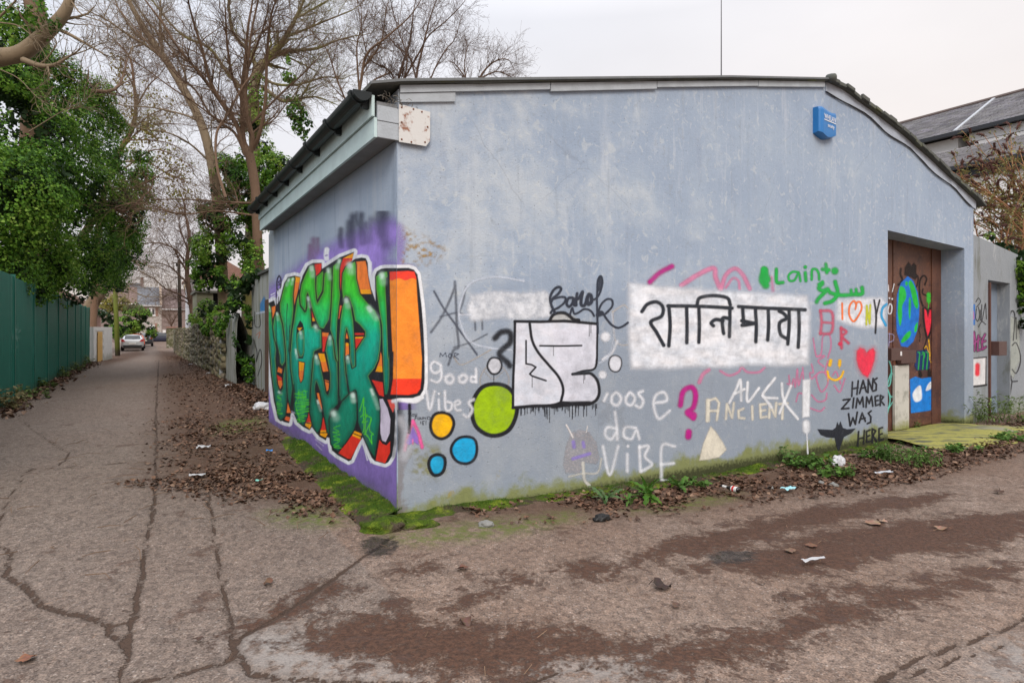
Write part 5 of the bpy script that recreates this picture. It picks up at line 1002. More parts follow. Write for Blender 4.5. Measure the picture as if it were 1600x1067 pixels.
ra, rb = front(1545, 500)[0] - LW, front(1579, 500)[0] - LW
mb = MB(); tops = [(0, 3.36), (.45, 3.30), (1.25, 3.2), (2.2, 3.07), (3.2, 2.95), (7.5, 2.75)]
tz = lambda x: float(np.interp(x, [a for a, b in tops], [b for a, b in tops]))
mb.prism([(.002, -.6), (ra, -.6), (ra, tz(ra)), (.45, 3.30), (.002, 3.36)], 'y', .012, .28)
mb.prism([(ra, 2.55), (rb, 2.52), (rb, tz(rb)), (ra, tz(ra))], 'y', .012, .28)
mb.prism([(rb, -.6), (7.5, -.6), (7.5, 2.75), (3.2, 2.95), (rb, tz(rb))], 'y', .012, .28)
bwall = mb.build('wall', OLDR, bw)
MB().box(ra, rb, .22, .27, -.6, 2.54).build('blocking', plain('blue_grey_blocking', (.20, .25, .32), .85, .3, 3, .4), bw)
MB().box(ra - .0, ra + .05, -.02, .011, -.3, 2.5).build('door_frame', plain('rusty_brown_frame', (.10, .045, .035), .7, .4, 8, .3), bw)
MB().box(ra + .06, ra + .40, -.14, .21, front(1560, 553)[1] - .02, front(1560, 533)[1]).build('lock_box', BROWNB, bw, bevel=.008)
MB().box(ra + .402, ra + .408, -.13, .15, front(1560, 551)[1], front(1560, 535)[1]).build('rust_patch', plain('ochre_rust', (.30, .20, .07), .8, .4, 12), bw)
def PB(T, res=.8, clip=None): return Paint(ID, res, lambda u, v, o: pl_front(u, v, o) - np.array([LW, -.012, 0]), T, clip or (1517.5, -760, 1600, -300))
P = PB(KE); P.fill([(962, 890), (1030, 905), (1032, 1000), (1030, 1120), (965, 1110)], lin(35, 110, 190), .95, feather=4); P.T = KD; P.stroke([(722, 40), (724, 80)], 34, lin(225, 60, 80), .95, .4); P.build('graffiti_panel', PAINT, bw, .002, label='blue patch with a red blob beside the narrow doorway')
P = PB(KD, .6); k = (.02, .02, .024)
for pts in ([(760, 10), (755, 80), (770, 105), (785, 60), (775, 0)], [(790, 20), (790, 100)], [(800, -20), (800, 110), (825, -20)], [(830, -30), (835, 90)], [(775, 150), (800, 110), (830, 130)], [(756, -40), (775, -70), (790, -40), (760, 0)]): P.stroke(pts, 6, k, .9, .3)
P.build('graffiti_tag', PAINT, bw, .0026, label='black outline tag above the purple letters')
P = PB(KD, .7)
for pts in ([(708, 370), (735, 280), (742, 190)], [(742, 190), (752, 260), (745, 330)], [(700, 300), (750, 270), (790, 235)], [(775, 215), (768, 330), (795, 320)], [(825, 205), (800, 260), (806, 320), (832, 300)], [(805, 265), (828, 255)]): P.stroke(pts, 19, k, .9, .3, False)
for pts in ([(708, 370), (735, 280), (742, 190)], [(742, 190), (752, 260), (745, 330)], [(700, 300), (750, 270), (790, 235)], [(775, 215), (768, 330), (795, 320)], [(825, 205), (800, 260), (806, 320), (832, 300)], [(805, 265), (828, 255)]): P.stroke(pts, 11, lin(150, 60, 125), .95, .3, False)
P.build('graffiti_lettering', PAINT, bw, .0022, label='purple angular letters above the framed red dot')
P = PB(KD, .7); P.fill([(690, 385), (836, 378), (832, 585), (690, 600)], lin(222, 222, 224), .95, feather=2); P.stroke([(690, 392), (835, 378)], 10, k, .95, .3); P.stroke([(692, 380), (688, 600)], 8, k, .95, .3); P.stroke([(832, 380), (830, 590)], 8, k, .95, .3); P.stroke([(680, 602), (760, 598), (835, 588)], 14, k, .95, .3); P.stroke([(768, 440), (766, 505)], 36, lin(232, 20, 50), .97, .35); P.build('graffiti_flag', PAINT, bw, .0029, label='white square with a red dot framed in black')
P = PB(KD, .7, (1580, -760, 1600, -300))
P.fill([(1000, 60), (1085, 100), (1090, 400), (1040, 540), (1000, 480)], lin(175, 182, 175), .8, feather=8)
for pts in ([(1010, 80), (1025, 30), (1050, 60), (1040, 250)], [(1030, 290), (1060, 270), (1090, 350), (1090, 430), (1060, 500), (1030, 470)], [(1060, 80), (1062, 240)], [(1000, 300), (1010, 420)], [(1020, 520), (1030, 560), (1070, 560)], [(1000, 540), (1010, 640)], [(1030, 560), (1015, 660)]): P.stroke(pts, 9, k, .92, .3)
P.build('graffiti_tag', PAINT, bw, .002, label='tall black outline throw up at the far end of the wall')

# ------------------------------------------------------------------ walls down the right of the alley
STONE = G('mossy_rubble_stone'); g = STONE; n = g.noise(2.2, 6, .7); vc = g.sepc(g.voro(4.2, vec=g.mix(.15, g.pos, g.node('ShaderNodeTexNoise', [('Vector', g.pos), ('Scale', 4.0)]).outputs['Color'], 'ADD'), out='Color')); ve = g.voro(4.2, feature='DISTANCE_TO_EDGE'); n2 = g.noise(22, 5, .7); X = g.xyz()
c = g.ramp(vc[0], [(0, (.10, .085, .055)), (.4, (.19, .165, .115)), (.75, (.27, .245, .18)), (1, (.42, .40, .34))]); c = g.mix(g.mr(ve, .05, .0), c, (.10, .09, .07)); c = g.mix(g.math('MULTIPLY', g.mr(n, .40, .62), .8), c, (.085, .095, .028)); c = g.mix(g.mr(n2, .6, .75), c, (.05, .05, .04))
STONEM = g.out(c, .92, g.bump(g.math('ADD', g.math('MULTIPLY', g.mr(ve, .0, .12), 2.0), n2), .8, .03))
def rough_wall(name, s0, t0, t1, th, z0, ztop, mat, amp=.04, parent=None, dz=.16, **k):
    nt = max(2, int((t1 - t0) / .22)); nz = 12; mb = []; Fq = []
    cols = [(0, j / (nz - 1)) for j in range(nz)] + [(1, 1 - j / 3 * 1.0) for j in range(1, 4)]
    for i in range(nt + 1):
        t = t0 + (t1 - t0) * i / nt; zt = ztop(t) + dz * (fbm(t * 1.3, 3.1, 9, 3) - .5)
        for side_, f in cols:
            z = z0 + (zt - z0) * f; x = s0 + side_ * th + (amp * 2 * (fbm(t * 2.1, z * 2.1, 4, 3) - .5) if side_ == 0 else 0)
            if f > .95 and side_ == 0: x += .06
            mb.append(tuple(W(x, t, z)))
    m = len(cols)
    for i in range(nt):
        for j in range(m - 1): a = i * m + j; Fq.append((a, a + 1, a + m + 1, a + m))
    b = len(mb)
    return np_obj(name, mb, Fq, mat, parent, smooth=False, **k)
pier = empty('rendered_wall', W(.8, 6.4, 0), 0, label='grey green streaked rendered wall just past the mural with a rusty gate frame', cat='wall')
mb = MB(); g = G('green_streaked_render'); n = g.noise(1.8, 6, .65); stk = g.noise(2.6, 6, .65, vec=g.map(g.pos, (1.6, 1.6, .16))); c = g.mix(n, (.22, .235, .22), (.33, .345, .335)); c = g.mix(g.math('MULTIPLY', g.mr(stk, .48, .64), .85), c, (.12, .125, .06)); c = g.mix(g.mr(stk, .40, .30), c, (.45, .45, .43))
GRR = g.out(c, .9, g.bump(g.noise(24, 5, .7), .5, .015))
def wbox(s0, s1, t0, t1, z0, z1):
    P_ = [W(s0, t0), W(s1, t0), W(s1, t1), W(s0, t1)]; o_ = W(.8, 6.4)
    return [(p.x - o_.x, p.y - o_.y, z) for z in (z0, z1) for p in P_], [(3, 2, 1, 0), (4, 5, 6, 7), (0, 1, 5, 4), (1, 2, 6, 5), (2, 3, 7, 6), (3, 0, 4, 7)]
MB().add(*wbox(.80, 1.05, 6.4, 13.8, -.5, 3.05)).build('wall', GRR, pier)
MB().add(*wbox(.74, 1.1, 6.4, 13.9, 3.052, 3.12)).build('coping', plain('dark_coping', (.07, .075, .07), .9), pier)
MB().add(*wbox(.74, .798, 10.9, 11.25, -.2, 2.35)).build('gate_frame', plain('rusty_gate_frame', (.09, .055, .04), .8, .4), pier)
def pl_pier(u, v, o):
    t, z, d = side(u, -v, .80); p = A + (.80 - o) * ES + t[:, None] * ET; q = W(.8, 6.4)
    return np.stack([p[:, 0] - q.x, p[:, 1] - q.y, z], 1)
P = Paint(ID, .6, pl_pier, (280, 380, 4.107), (394, -620, 419.3, -420)); P.fill([(520, 390), (545, 340), (565, 380), (565, 440), (520, 450)], lin(60, 140, 205), .75, feather=6); P.stroke([(500, 450), (560, 440)], 14, lin(215, 220, 228), .7, .6)
P.stroke([(485, 440), (488, 530), (520, 530), (518, 445)], 4, k, .8, .4); P.stroke([(480, 620), (500, 700), (495, 760), (520, 680), (530, 760), (505, 850)], 5, k, .75, .4); P.stroke([(495, 590), (520, 570), (510, 610)], 3, ORG, .7, .4); P.build('graffiti_tag', PAINT, pier, .004, label='blue and black scribbles by the rusty gate frame')
rough_wall('stone_wall', .42, 13.9, 16.4, .4, -.5, lambda t: 2.1, GRR, .05, label='rendered stub of wall under hanging ivy beside the rendered pier', cat='wall')
rough_wall('stone_wall', .40, 16.42, 27, .45, -.5, lambda t: 2.15 - .03 * (t - 16), STONEM, .16, label='mossy rubble stone wall leaning along the right of the alley', cat='wall')
rough_wall('stone_wall', .46, 27.02, 55, .45, -.9, lambda t: 1.8 - .012 * (t - 27), STONEM, .07, label='long low far stretch of stone wall behind the dark telegraph pole', cat='wall')
sw = bpy.data.objects.get('stone_wall.001')
g = G('single_wall_stone'); c, a_ = g.attr('col'); n = g.noise(9, 5, .7); mo = g.noise(1.6, 5, .7); c = g.mix(g.mr(n, .5, .7), c, (.07, .065, .045)); c = g.mix(g.math('MULTIPLY', g.mr(mo, .46, .62), .75), c, (.075, .085, .024)); STO = g.out(c, .92, g.bump(g.noise(30, 4, .7), .6, .02))
for par, t0_, t1_, s0_, top_ in ((sw, 16.45, 27, .40, lambda t: 2.12 - .03 * (t - 16)), (bpy.data.objects.get('stone_wall.002'), 27.05, 50, .46, lambda t: 1.78 - .012 * (t - 27))):
    rs = random.Random(int(t0_)); V = []; Fq = []; Cc = []; z = -.35
    while z < 2.2:
        hh = rs.uniform(.13, .24); t = t0_ + rs.uniform(-.2, 0)
        while t < t1_:
            w_ = rs.uniform(.22, .75)
            if z + hh < top_(t) + .1:
                dpt_ = rs.uniform(.10, .15); z0_ = z; z = z + rs.uniform(-.09, .09); b = len(V); j = lambda: rs.uniform(-.03, .03); ins_ = .03
                V += [tuple(W(s0_ + .0, a_, z_)) for a_, z_ in ((t, z), (t + w_ - .03, z), (t + w_ - .03, z + hh - .025), (t, z + hh - .025))] + [tuple(W(s0_ - dpt_ + j() * .6, a_, z_)) for a_, z_ in ((t + ins_ + j(), z + ins_ + j()), (t + w_ - .03 - ins_ + j(), z + ins_ + j()), (t + w_ - .03 - ins_ + j(), z + hh - .025 - ins_ + j()), (t + ins_ + j(), z + hh - .025 - ins_ + j()))]
                Fq += [(b + 4, b + 5, b + 6, b + 7), (b, b + 1, b + 5, b + 4), (b + 1, b + 2, b + 6, b + 5), (b + 2, b + 3, b + 7, b + 6), (b + 3, b, b + 4, b + 7)]; v = rs.choice((.6, .8, 1, 1.2, 1.6)); Cc += [(.17 * v, .145 * v, .10 * v * rs.uniform(.85, 1.15))] * 8; z = z0_
            t += w_
        z += hh
    np_obj('stones', V, Fq, STO, par, col=np.array(Cc), kind='stuff')
for t, w_, h_, c in ((17.2, .16, 2.0, (.36, .38, .41)), (20.5, .13, 1.95, (.12, .12, .13)), (22.6, .14, 1.9, (.17, .17, .16)), (18.3, .22, 1.75, (.16, .155, .13))):
    p = W(.36, t); b = MB().add(*[[(v[0], v[1], v[2]) for v in [W(.30, t - w_, -.4), W(.45, t - w_, -.4), W(.45, t + w_, -.4), W(.30, t + w_, -.4), W(.32, t - w_, h_), W(.45, t - w_, h_), W(.45, t + w_, h_), W(.32, t + w_, h_)]], [(3, 2, 1, 0), (4, 5, 6, 7), (0, 1, 5, 4), (1, 2, 6, 5), (2, 3, 7, 6), (3, 0, 4, 7)]])
    b.build('pilaster', plain('pilaster_render', c, .9, .35, 5, .5), sw)

# ------------------------------------------------------------------ green metal fence down the left
FS = -4.36
g = G('green_coated_steel'); n = g.noise(1.6, 5, .6); st = g.noise(5, 5, .6, vec=g.map(g.pos, (2, 2, .12))); X = g.xyz()
c = g.mix(n, (.004, .088, .064), (.008, .130, .094)); c = g.mix(g.math('MULTIPLY', g.mr(st, .52, .68), .6), c, (.025, .15, .115)); c = g.mix(g.math('MULTIPLY', g.mr(g.noise(7, 6, .75), .58, .68), .5), c, (.006, .045, .035)); c = g.mix(g.mr(g.noise(14, 5, .75), .66, .72), c, (.11, .085, .05)); c = g.mix(g.math('MULTIPLY', g.mr(g.math('ADD', X[2], g.math('MULTIPLY', g.noise(4, 4), .5)), .55, .15), .7), c, (.045, .06, .035))
FEN = g.out(c, .42, g.bump(g.noise(3, 3), .12, .02), Specular_IOR_Level=.5)
fen = empty('metal_fence', W(FS, 12.3, 0), 0, label='tall dark green corrugated metal panel fence along the left of the alley', cat='fence')
edges = [1.5, 4.2, 6.9, 9.6, 12.33, 15.26, 17.94, 20.93, 23.9, 27.23, 30.0, 32.88, 35.34]; o_ = W(FS, 12.3)
for a, b in zip(edges[:-1], edges[1:]):
    step = .11; N = int((b - a - .1) / step); pr = []
    for i in range(N):
        t = a + .05 + i * step; pr += [(t, 0), (t + .030, 0), (t + .042, .012), (t + .098, .012)]
    pr.append((b - .05, 0)); zb, zt_ = float(gz(FS, a)) - .02, 2.80 - .004 * (a - 12) + random.Random(a).uniform(-.03, .03)
    V = []; 
    for t, d in pr:
        q = W(FS - d, t) - o_; V += [(q.x, q.y, zb), (q.x, q.y, zt_)]
    MB().add(V, [(2 * i, 2 * i + 2, 2 * i + 3, 2 * i + 1) for i in range(len(pr) - 1)]).build('panel', FEN, fen)
    P_ = [W(FS - .05, b - .045) - o_, W(FS + .035, b - .045) - o_, W(FS + .035, b + .02) - o_, W(FS - .05, b + .02) - o_]
    MB().add([(p.x, p.y, z) for z in (zb, zt_ + .03) for p in P_], [(3, 2, 1, 0), (4, 5, 6, 7), (0, 1, 5, 4), (1, 2, 6, 5), (2, 3, 7, 6), (3, 0, 4, 7)]).build('post', FEN, fen)
P = Paint(ID, .8, lambda u, v, o: (lambda r: np.stack([r[0], r[1], r[2]], 1))((lambda t, z, d: ((A + (FS + .008) * ES)[0] + t * ET[0] - o_.x, (A + (FS + .008) * ES)[1] + t * ET[1] - o_.y, z))(*side(u, -v, FS + .008))), (0, 360, 3.557))
P.fill([(70, 560), (90, 500), (108, 560), (105, 650), (75, 660), (60, 610)], lambda U, V, s: (np.broadcast_to(np.array(lin(150, 190, 180)), U.shape + (3,)), np.clip(1.5 * fbm(U / 2.5, V / 6, 3, 3) - .45, 0, 1)), .55, feather=14); P.build('paint_smear', PAINT, fen, .003, label='faint pale smear on a near green panel')

# ------------------------------------------------------------------ white block wall with the plywood gate, mossy pole, telegraph pole
q0, q1 = W(-4.36, 35.5), W(-3.68, 40.8); wln = (q1 - q0).length; lw = empty('block_wall', q0, math.atan2((q1 - q0).y, (q1 - q0).x), label='whitewashed concrete block wall with a yellow plywood door beyond the green fence', cat='wall')
g = G('whitewashed_block'); n = g.noise(2.5, 5); c = g.mix(n, (.48, .48, .47), (.64, .64, .62)); X = g.xyz(); c = g.mix(g.math('MULTIPLY', g.mr(g.math('ADD', X[2], g.math('MULTIPLY', n, .8)), .7, .0), .7), c, (.2, .2, .14)); WBL = g.out(c, .9, g.bump(g.noise(25, 4), .4, .01))
mb = MB(); zc = -.55
for r_ in range(10):
    for i in range(-1, 20):
        x0 = i * .44 + (.22 if r_ % 2 else 0); x1 = min(x0 + .43, wln); x0 = max(x0, 0)
        if x1 - x0 < .05 or (x0 < 2.35 and x1 > .85 and r_ < 9): continue
        mb.box(x0, x1, -.2, 0, zc + r_ * .225, zc + r_ * .225 + .218)
mb.build('blocks', WBL, lw, kind='stuff'); MB().box(0.01, wln - .01, -.17, -.02, -.6, 1.66).build('core', WBL, lw)
g = G('yellow_plywood'); n = g.noise(2, 4, .5, vec=g.map(g.pos, (1, 1, .2))); c = g.mix(n, (.42, .24, .06), (.62, .40, .13)); PLY = g.out(g.mix(g.mr(g.noise(5, 5, .7), .58, .66), c, (.10, .07, .04)), .7)
MB().box(.95, 2.25, -.225, -.205, -.35, 1.42).build('plywood_door', PLY, lw)
s_, t_, z_ = ground(184, 556); pb = W(s_, t_, z_); dd = pb.y
g = G('mossy_pole_wood'); n = g.noise(3, 5); c = g.mix(n, (.11, .15, .02), (.20, .24, .045)); X = g.xyz(); c = g.mix(g.mr(g.math('ADD', X[2], n), .9, .2), c, (.06, .045, .035)); MPO = g.out(c, .9, g.bump(g.noise(20, 4), .5, .01))
mp = empty('mossy_pole', pb, 0, label='bright moss green wooden pole leaning beside the whitewashed wall', cat='pole')
top = at(176, 380, dd) - pb
MB().tube([(0, 0, -.1), top * .5 + Vector((.03, 0, 0)), top, top * 1.35], [.16, .15, .135, .12], 9).build('pole', MPO, mp, smooth=True)
q = at(186, 450, dd) - pb; MB().box(q.x - .02, q.x + .28, q.y - .15, q.y + .15, q.z - .3, q.z + .35).build('junction_box', plain('dark_grey_box', (.035, .035, .04), .6), mp, bevel=.02)
s_, t_, z_ = ground(282, 551); pb = W(s_, t_, z_); dd = pb.y
tp = empty('telegraph_pole', pb, 0, label='slim dark wooden telegraph pole against the right hand wall', cat='pole'); top = at(279.5, 406, dd) - pb
g = G('dark_pole_wood'); n = g.noise(3, 5); PO2 = g.out(g.mix(n, (.022, .020, .016), (.05, .046, .034)), .9)
MB().tube([(0, 0, -.1), top * .5, top], [.15, .14, .11], 9).build('pole', PO2, tp, smooth=True)
q = at(276.6, 414, dd) - pb; MB().box(q.x - .06, q.x + .06, q.y - .08, q.y + .08, q.z - .13, q.z + .13).build('insulator_box', PO2, tp)
MB().tube([top + Vector((-.5, 0, -.25)), top + Vector((.5, 0, -.25))], .04, 6).build('crossarm', PO2, tp)

# ------------------------------------------------------------------ parked cars
GLASS = None
g = G('dark_car_glass'); GLASS = g.out((.020, .024, .028), .08, Specular_IOR_Level=.8)
TYRE = plain('tyre_rubber', (.014, .014, .015), .8); RIM = plain('alloy_rim', (.42, .43, .45), .35, .1, 20, .05, .5, .8); BUMP = plain('black_bumper_plastic', (.018, .018, .02), .6)
g = G('red_tail_light'); TAIL = g.out((.30, .02, .02), .2, Specular_IOR_Level=.6)
PLT = plain('number_plate', (.62, .62, .60), .4, .05)
def car(loc, rz, paint, label, body_h=1.47):
    c = empty('parked_car', loc, rz, label=label, cat='car', group='cars parked along the alley')
    # x forwards, rear at x=-1.95; stations: x, half width at belt, floor, belt z, roof z, half width of roof
    st = [(-1.95, .70, .42, .78, .80, .60), (-1.90, .80, .30, .90, .96, .60), (-1.80, .84, .24, .95, 1.12, .58), (-1.55, .85, .22, .96, 1.36, .57), (-1.25, .85, .21, .95, 1.45, .57), (-.6, .85, .20, .93, 1.48, .58), (0, .85, .20, .92, 1.46, .58), (.45, .85, .20, .92, 1.36, .57), (.95, .84, .20, .93, 1.02, .62), (1.1, .83, .20, .92, .95, .62), (1.55, .80, .22, .84, .87, .55), (1.85, .70, .28, .70, .74, .48), (1.95, .55, .38, .60, .62, .40)]
    V = []; k = 14
    for x, w, z0, zb, zr, wr in st:
        half = [(w * .80, z0), (w * .97, z0 + .10), (w, (z0 + zb) / 2), (w * .985, zb - .03), (w * .955, zb + .02), ((w * .955 + wr * 1.02) / 2, (zb + zr) / 2 + .03), (wr, zr - .03)]
        ring = [(x, -y, z) for y, z in half] + [(x, y, z if i else z) for i, (y, z) in enumerate(half[::-1])]
        V += ring
    n = 14; Fq = []
    for i in range(len(st) - 1):
        for j in range(n): Fq.append((i * n + j, i * n + (j + 1) % n, (i + 1) * n + (j + 1) % n, (i + 1) * n + j)[::-1])
    Fq += [tuple(range(n)), tuple((len(st) - 1) * n + j for j in range(n))[::-1]]
    body = MB().add(V, Fq).build('body', paint, c, smooth=True); md = body.modifiers.new('s', 'SUBSURF'); md.levels = md.render_levels = 1
    def panel(name, pts, mat, th=.012):
        v = [Vector(p) for p in pts]; nrm = (v[1] - v[0]).cross(v[2] - v[0]).normalized(); m = len(v)
        return MB().add([p for p in v] + [p - nrm * th for p in v], [tuple(range(m)), tuple(range(m, 2 * m))[::-1]] + [(i, m + i, m + (i + 1) % m, (i + 1) % m) for i in range(m)]).build(name, mat, c)
    panel('rear_window', [(-1.845, .60, 1.02), (-1.845, -.60, 1.02), (-1.60, -.52, 1.34), (-1.60, .52, 1.34)], GLASS)
    panel('windscreen', [(1.0, -.62, 1.01), (1.0, .62, 1.01), (.46, .53, 1.36), (.46, -.53, 1.36)], GLASS)
    for s in (-1, 1):
        for x0, x1, x2, x3 in ((-1.45, -.42, -.45, -1.25), (-.36, .62, .30, -.38)):
            p = [(x0, s * .845, .98), (x1, s * .845, .96), (x2, s * .665, 1.33), (x3, s * .665, 1.35)]; panel('side_window', p if s < 0 else p[::-1], GLASS)
        MB().add([(-1.955, s * .50, .82), (-1.955, s * .74, .80), (-1.90, s * .83, .86), (-1.84, s * .80, 1.04), (-1.90, s * .66, 1.02), (-1.80, s * .50, .82), (-1.78, s * .74, .80), (-1.75, s * .855, .86), (-1.70, s * .81, 1.04), (-1.74, s * .66, 1.02)],
                 [(0, 1, 2, 3, 4), (5, 9, 8, 7, 6), (0, 5, 6, 1), (1, 6, 7, 2), (2, 7, 8, 3), (3, 8, 9, 4), (4, 9, 5, 0)]).build('tail_light', TAIL, c)
        MB().box(1.80, 1.90, s * .62 - .12, s * .62 + .12, .62, .74).build('headlight', PLT, c, bevel=.02)
        MB().add([(.72, s * .86, .98), (.60, s * .86, .98), (.60, s * 1.02, 1.0), (.70, s * 1.02, 1.0), (.72, s * .86, 1.10), (.60, s * .86, 1.10), (.60, s * 1.02, 1.13), (.70, s * 1.02, 1.12)], [(3, 2, 1, 0), (4, 5, 6, 7), (0, 1, 5, 4), (1, 2, 6, 5), (2, 3, 7, 6), (3, 0, 4, 7)]).build('mirror', paint, c)
        for x in (-1.25, 1.25):
            w = empty('wheel', (x, s * .76, .31)); w.parent = c
            MB().lathe([(.20, -.10), (.29, -.10), (.315, -.06), (.315, .06), (.29, .10), (.20, .10)], 20, (0, 0, 0), (0, 1, 0)).build('tyre', TYRE, w)
            MB().lathe([(.02, -.085), (.10, -.09), (.205, -.105), (.205, .105), (.10, .09), (.02, .085)], 14, (0, 0, 0), (0, 1, 0)).build('rim', RIM, w)
    panel('rear_bumper', [(-1.985, .66, .34), (-1.985, -.66, .34), (-1.985, -.70, .50), (-1.985, .70, .50)], BUMP, .06)
    panel('number_plate', [(-1.99, .27, .60), (-1.99, -.27, .60), (-1.99, -.27, .72), (-1.99, .27, .72)], PLT, .03)
    MB().tube([(-1.86, 0, 1.02), (-1.80, -.30, 1.12)], .012, 5).build('wiper', BUMP, c)
    return c
def carpaint(name, c, m=.0):
    g = G(name); return g.out(c, .25, Specular_IOR_Level=.6, Metallic=m, Coat_Weight=.6)
def place(px, py, yaw, paint, label):
    s, t, z = ground(px, py); return car(W(s, t, z), yaw, paint, label)
AL = math.atan2(ET[1], ET[0])
SIL = carpaint('silver_paint', (.50, .52, .54), .25)
def behind(px, py, back): s, t, z = ground(px, py); return s, t + back
s_, t_ = behind(207, 548.5, 1.95); car(W(s_, t_, float(gz(s_, t_))), AL, SIL, 'silver hatchback parked with its red tail lights towards us by the mossy pole')
car(W(s_ + .12, t_ + 6.2, float(gz(s_, t_ + 6.5))), AL, carpaint('orange_red_paint', (.55, .10, .05)), 'orange red car parked just in front of the silver hatchback')
car(W(s_ + .9, t_ + 14, float(gz(s_, t_ + 14))), AL, carpaint('charcoal_paint', (.04, .042, .05)), 'charcoal car mostly hidden beyond the orange red one')
s_, t_, z_ = ground(250, 536.5); car(W(s_, t_, z_), ROT + .25, carpaint('navy_paint', (.012, .018, .045)), 'dark navy car standing on the cross street at the far end of the alley')
# ------------------------------------------------------------------ houses at the far end and to the right
Z4 = (130, 400, 5.927); TH0 = 96.0
def hz(cx, cy, dt=0.0):
    s, z, d = front(Z4[0] + cx / Z4[2], Z4[1] + cy / Z4[2], TH0 + dt); return s, z
def slate(name, c, sc=2.2):
    g = G(name); n = g.noise(1.2, 5, .6); b = g.node('ShaderNodeTexBrick', [('Vector', g.map(g.obj(), (sc, 1, sc * 2))), ('Color1', c), ('Color2', tuple(x * 1.35 for x in c)), ('Mortar', tuple(x * .55 for x in c)), ('Scale', 2.0), ('Mortar Size', .02)]).outputs[0]
    return g.out(g.mix(g.mr(n, .4, .7, 0, .4), b, tuple(x * .7 for x in c)), .75, g.bump(n, .3, .02))
SL1, SL2, SL3 = slate('brown_tiles', (.145, .095, .080)), slate('grey_slates', (.135, .145, .165)), slate('plum_tiles', (.140, .100, .095))
def bricky(name, c1, c2, m, sc=4):
    g = G(name); n = g.noise(3, 5); b = g.node('ShaderNodeTexBrick', [('Vector', g.map(g.obj(), (1, 1, 1), (math.radians(90), 0, 0))), ('Color1', c1), ('Color2', c2), ('Mortar', m), ('Scale', sc), ('Mortar Size', .025)]).outputs[0]
    return g.out(g.mix(g.mr(n, .45, .7, 0, .4), b, c2), .9, g.bump(n, .3, .02))
STW = bricky('pale_rubble_wall', (.42, .38, .35), (.28, .25, .23), (.5, .47, .44), 2.2); BRW = bricky('red_brick_wall', (.30, .13, .09), (.22, .10, .075), (.36, .32, .28), 4); BRS = bricky('brown_stone_wall', (.24, .17, .15), (.17, .125, .115), (.3, .26, .24), 2.4)
FRM = plain('white_window_frame', (.70, .70, .70), .4, .05); WGL = None
g = G('dull_house_glass'); WGL = g.out((.05, .06, .075), .12, Specular_IOR_Level=.7)
def house(x0, x1, zE, zR, wallm, roofm, label, dt=0.0, rise=3.6, wins=(), name='terraced_house'):
    h = empty(name, W(0, TH0 + dt, 0), ROT, label=label, cat='house', group='terraced houses closing the alley')
    MB().box(x0, x1, 0, 7, -1, zE).build('wall', wallm, h)
    m = MB().prism([(-.25, zE - .05), (-.25, zE + .06), (rise, zR + .08), (2 * rise + .2, zE + .06), (2 * rise + .2, zE - .05), (rise, zR - .05)], 'x', x0 - .02, x1 + .02).build('roof', roofm, h)
    MB().box(x0, x1, -.34, -.20, zE - .12, zE + .02).build('gutter', FRM, h)
    for a, b, c, d in wins:
        f = MB().box(a, b, -.05, -.004, c, d).build('window', FRM, h)
        w2 = (b - a) / 2
        for k in range(2): MB().box(a + .12 + k * w2, a + w2 * (k + 1) - .09 * (1 - k) - .12 * k, -.062, -.0505, c + .12, d - .12).build('pane', WGL, f)
        MB().box(a - .06, b + .06, -.12, -.004, c - .12, c - .002).build('sill', FRM, f)
    return h
xa, _ = hz(140, 300); xb, zEb = hz(500, 455); xc, _ = hz(728, 460); xd, _ = hz(1010, 490)
_, zRb = hz(600, 293, 3.6); _, zEc = hz(850, 492); _, zRc = hz(800, 308, 3.6); _, zRa = hz(430, 290, 3.6); _, zEa = hz(400, 440)
house(xa, xb - .02, zEa, zRa, BRS, SL1, 'terraced house with a brown tiled roof behind the green bush')
w0, zt_ = hz(592, 483); w1, zb_ = hz(668, 550); v0, zt2 = hz(618, 640); v1, zb2 = hz(662, 722)
hb = house(xb, xc - .02, zEb, zRb, STW, SL2, 'middle terraced house of pale stone with grey slates and a white window', wins=((w0, w1, zb_, zt_), (v0, v1, zb2, zt2)))
for a, b, c, d in ((w1 + .01, w1 + .35, zb_ - .1, zt_ + .15), (v1 + .01, v1 + .35, zb2 - .1, zt2 + .3), (w0 - .35, w0 - .01, zb_ - .1, zt_ + .1)): MB().box(a, b, -.025, -.003, c, d).build('brick_quoin', BRW, hb)
MB().prism([(-.3, zEb), (3.6, zRb + .05), (3.6, zRb + .3), (-.3, zEb + .25)], 'x', xc - .25, xc + .05).build('parapet', plain('tan_parapet', (.36, .28, .22), .9), hb)
hc = house(xc, xd, zEc, zRc, BRS, SL3, 'right hand terraced house of brown stone with a plum tiled roof')
x0, z0 = hz(735, 740); x1, z1 = hz(765, 684); MB().box(x0, x1, -.06, -.004, z0 - .5, z1).build('door', FRM, hc)
x0, z0 = hz(936, 330, 3.6); x1, z1 = hz(966, 250, 3.6); ch = MB().box(x0, x1, 3.1, 4.1, z0 - 1.2, z1).build('chimney', plain('tan_chimney', (.40, .33, .22), .9), hc)
ha = bpy.data.objects['terraced_house']
x0, z0 = hz(432, 290, 6); x1, z1 = hz(558, 255, 6); MB().box(x0, x1, 5.6, 8, z0 - 1, z1).build('rear_block', SL2, ha)
x0, _ = hz(528, 290, 6); x1, z1 = hz(560, 222, 6); chm = MB().box(x0, x1, 5.4, 6.4, z0 - 1, z1).build('chimney', BRS, ha)
x2, z2 = hz(545, 200, 6); MB().lathe([(.18, z1 - .02), (.14, z2)], 10, ((x0 + x1) / 2, 5.9, 0)).build('chimney_pot', BRW, chm)
gw = empty('garden_wall', W(0, TH0 - 3, 0), ROT, label='low rough stone garden wall in front of the middle terraced house', cat='wall')
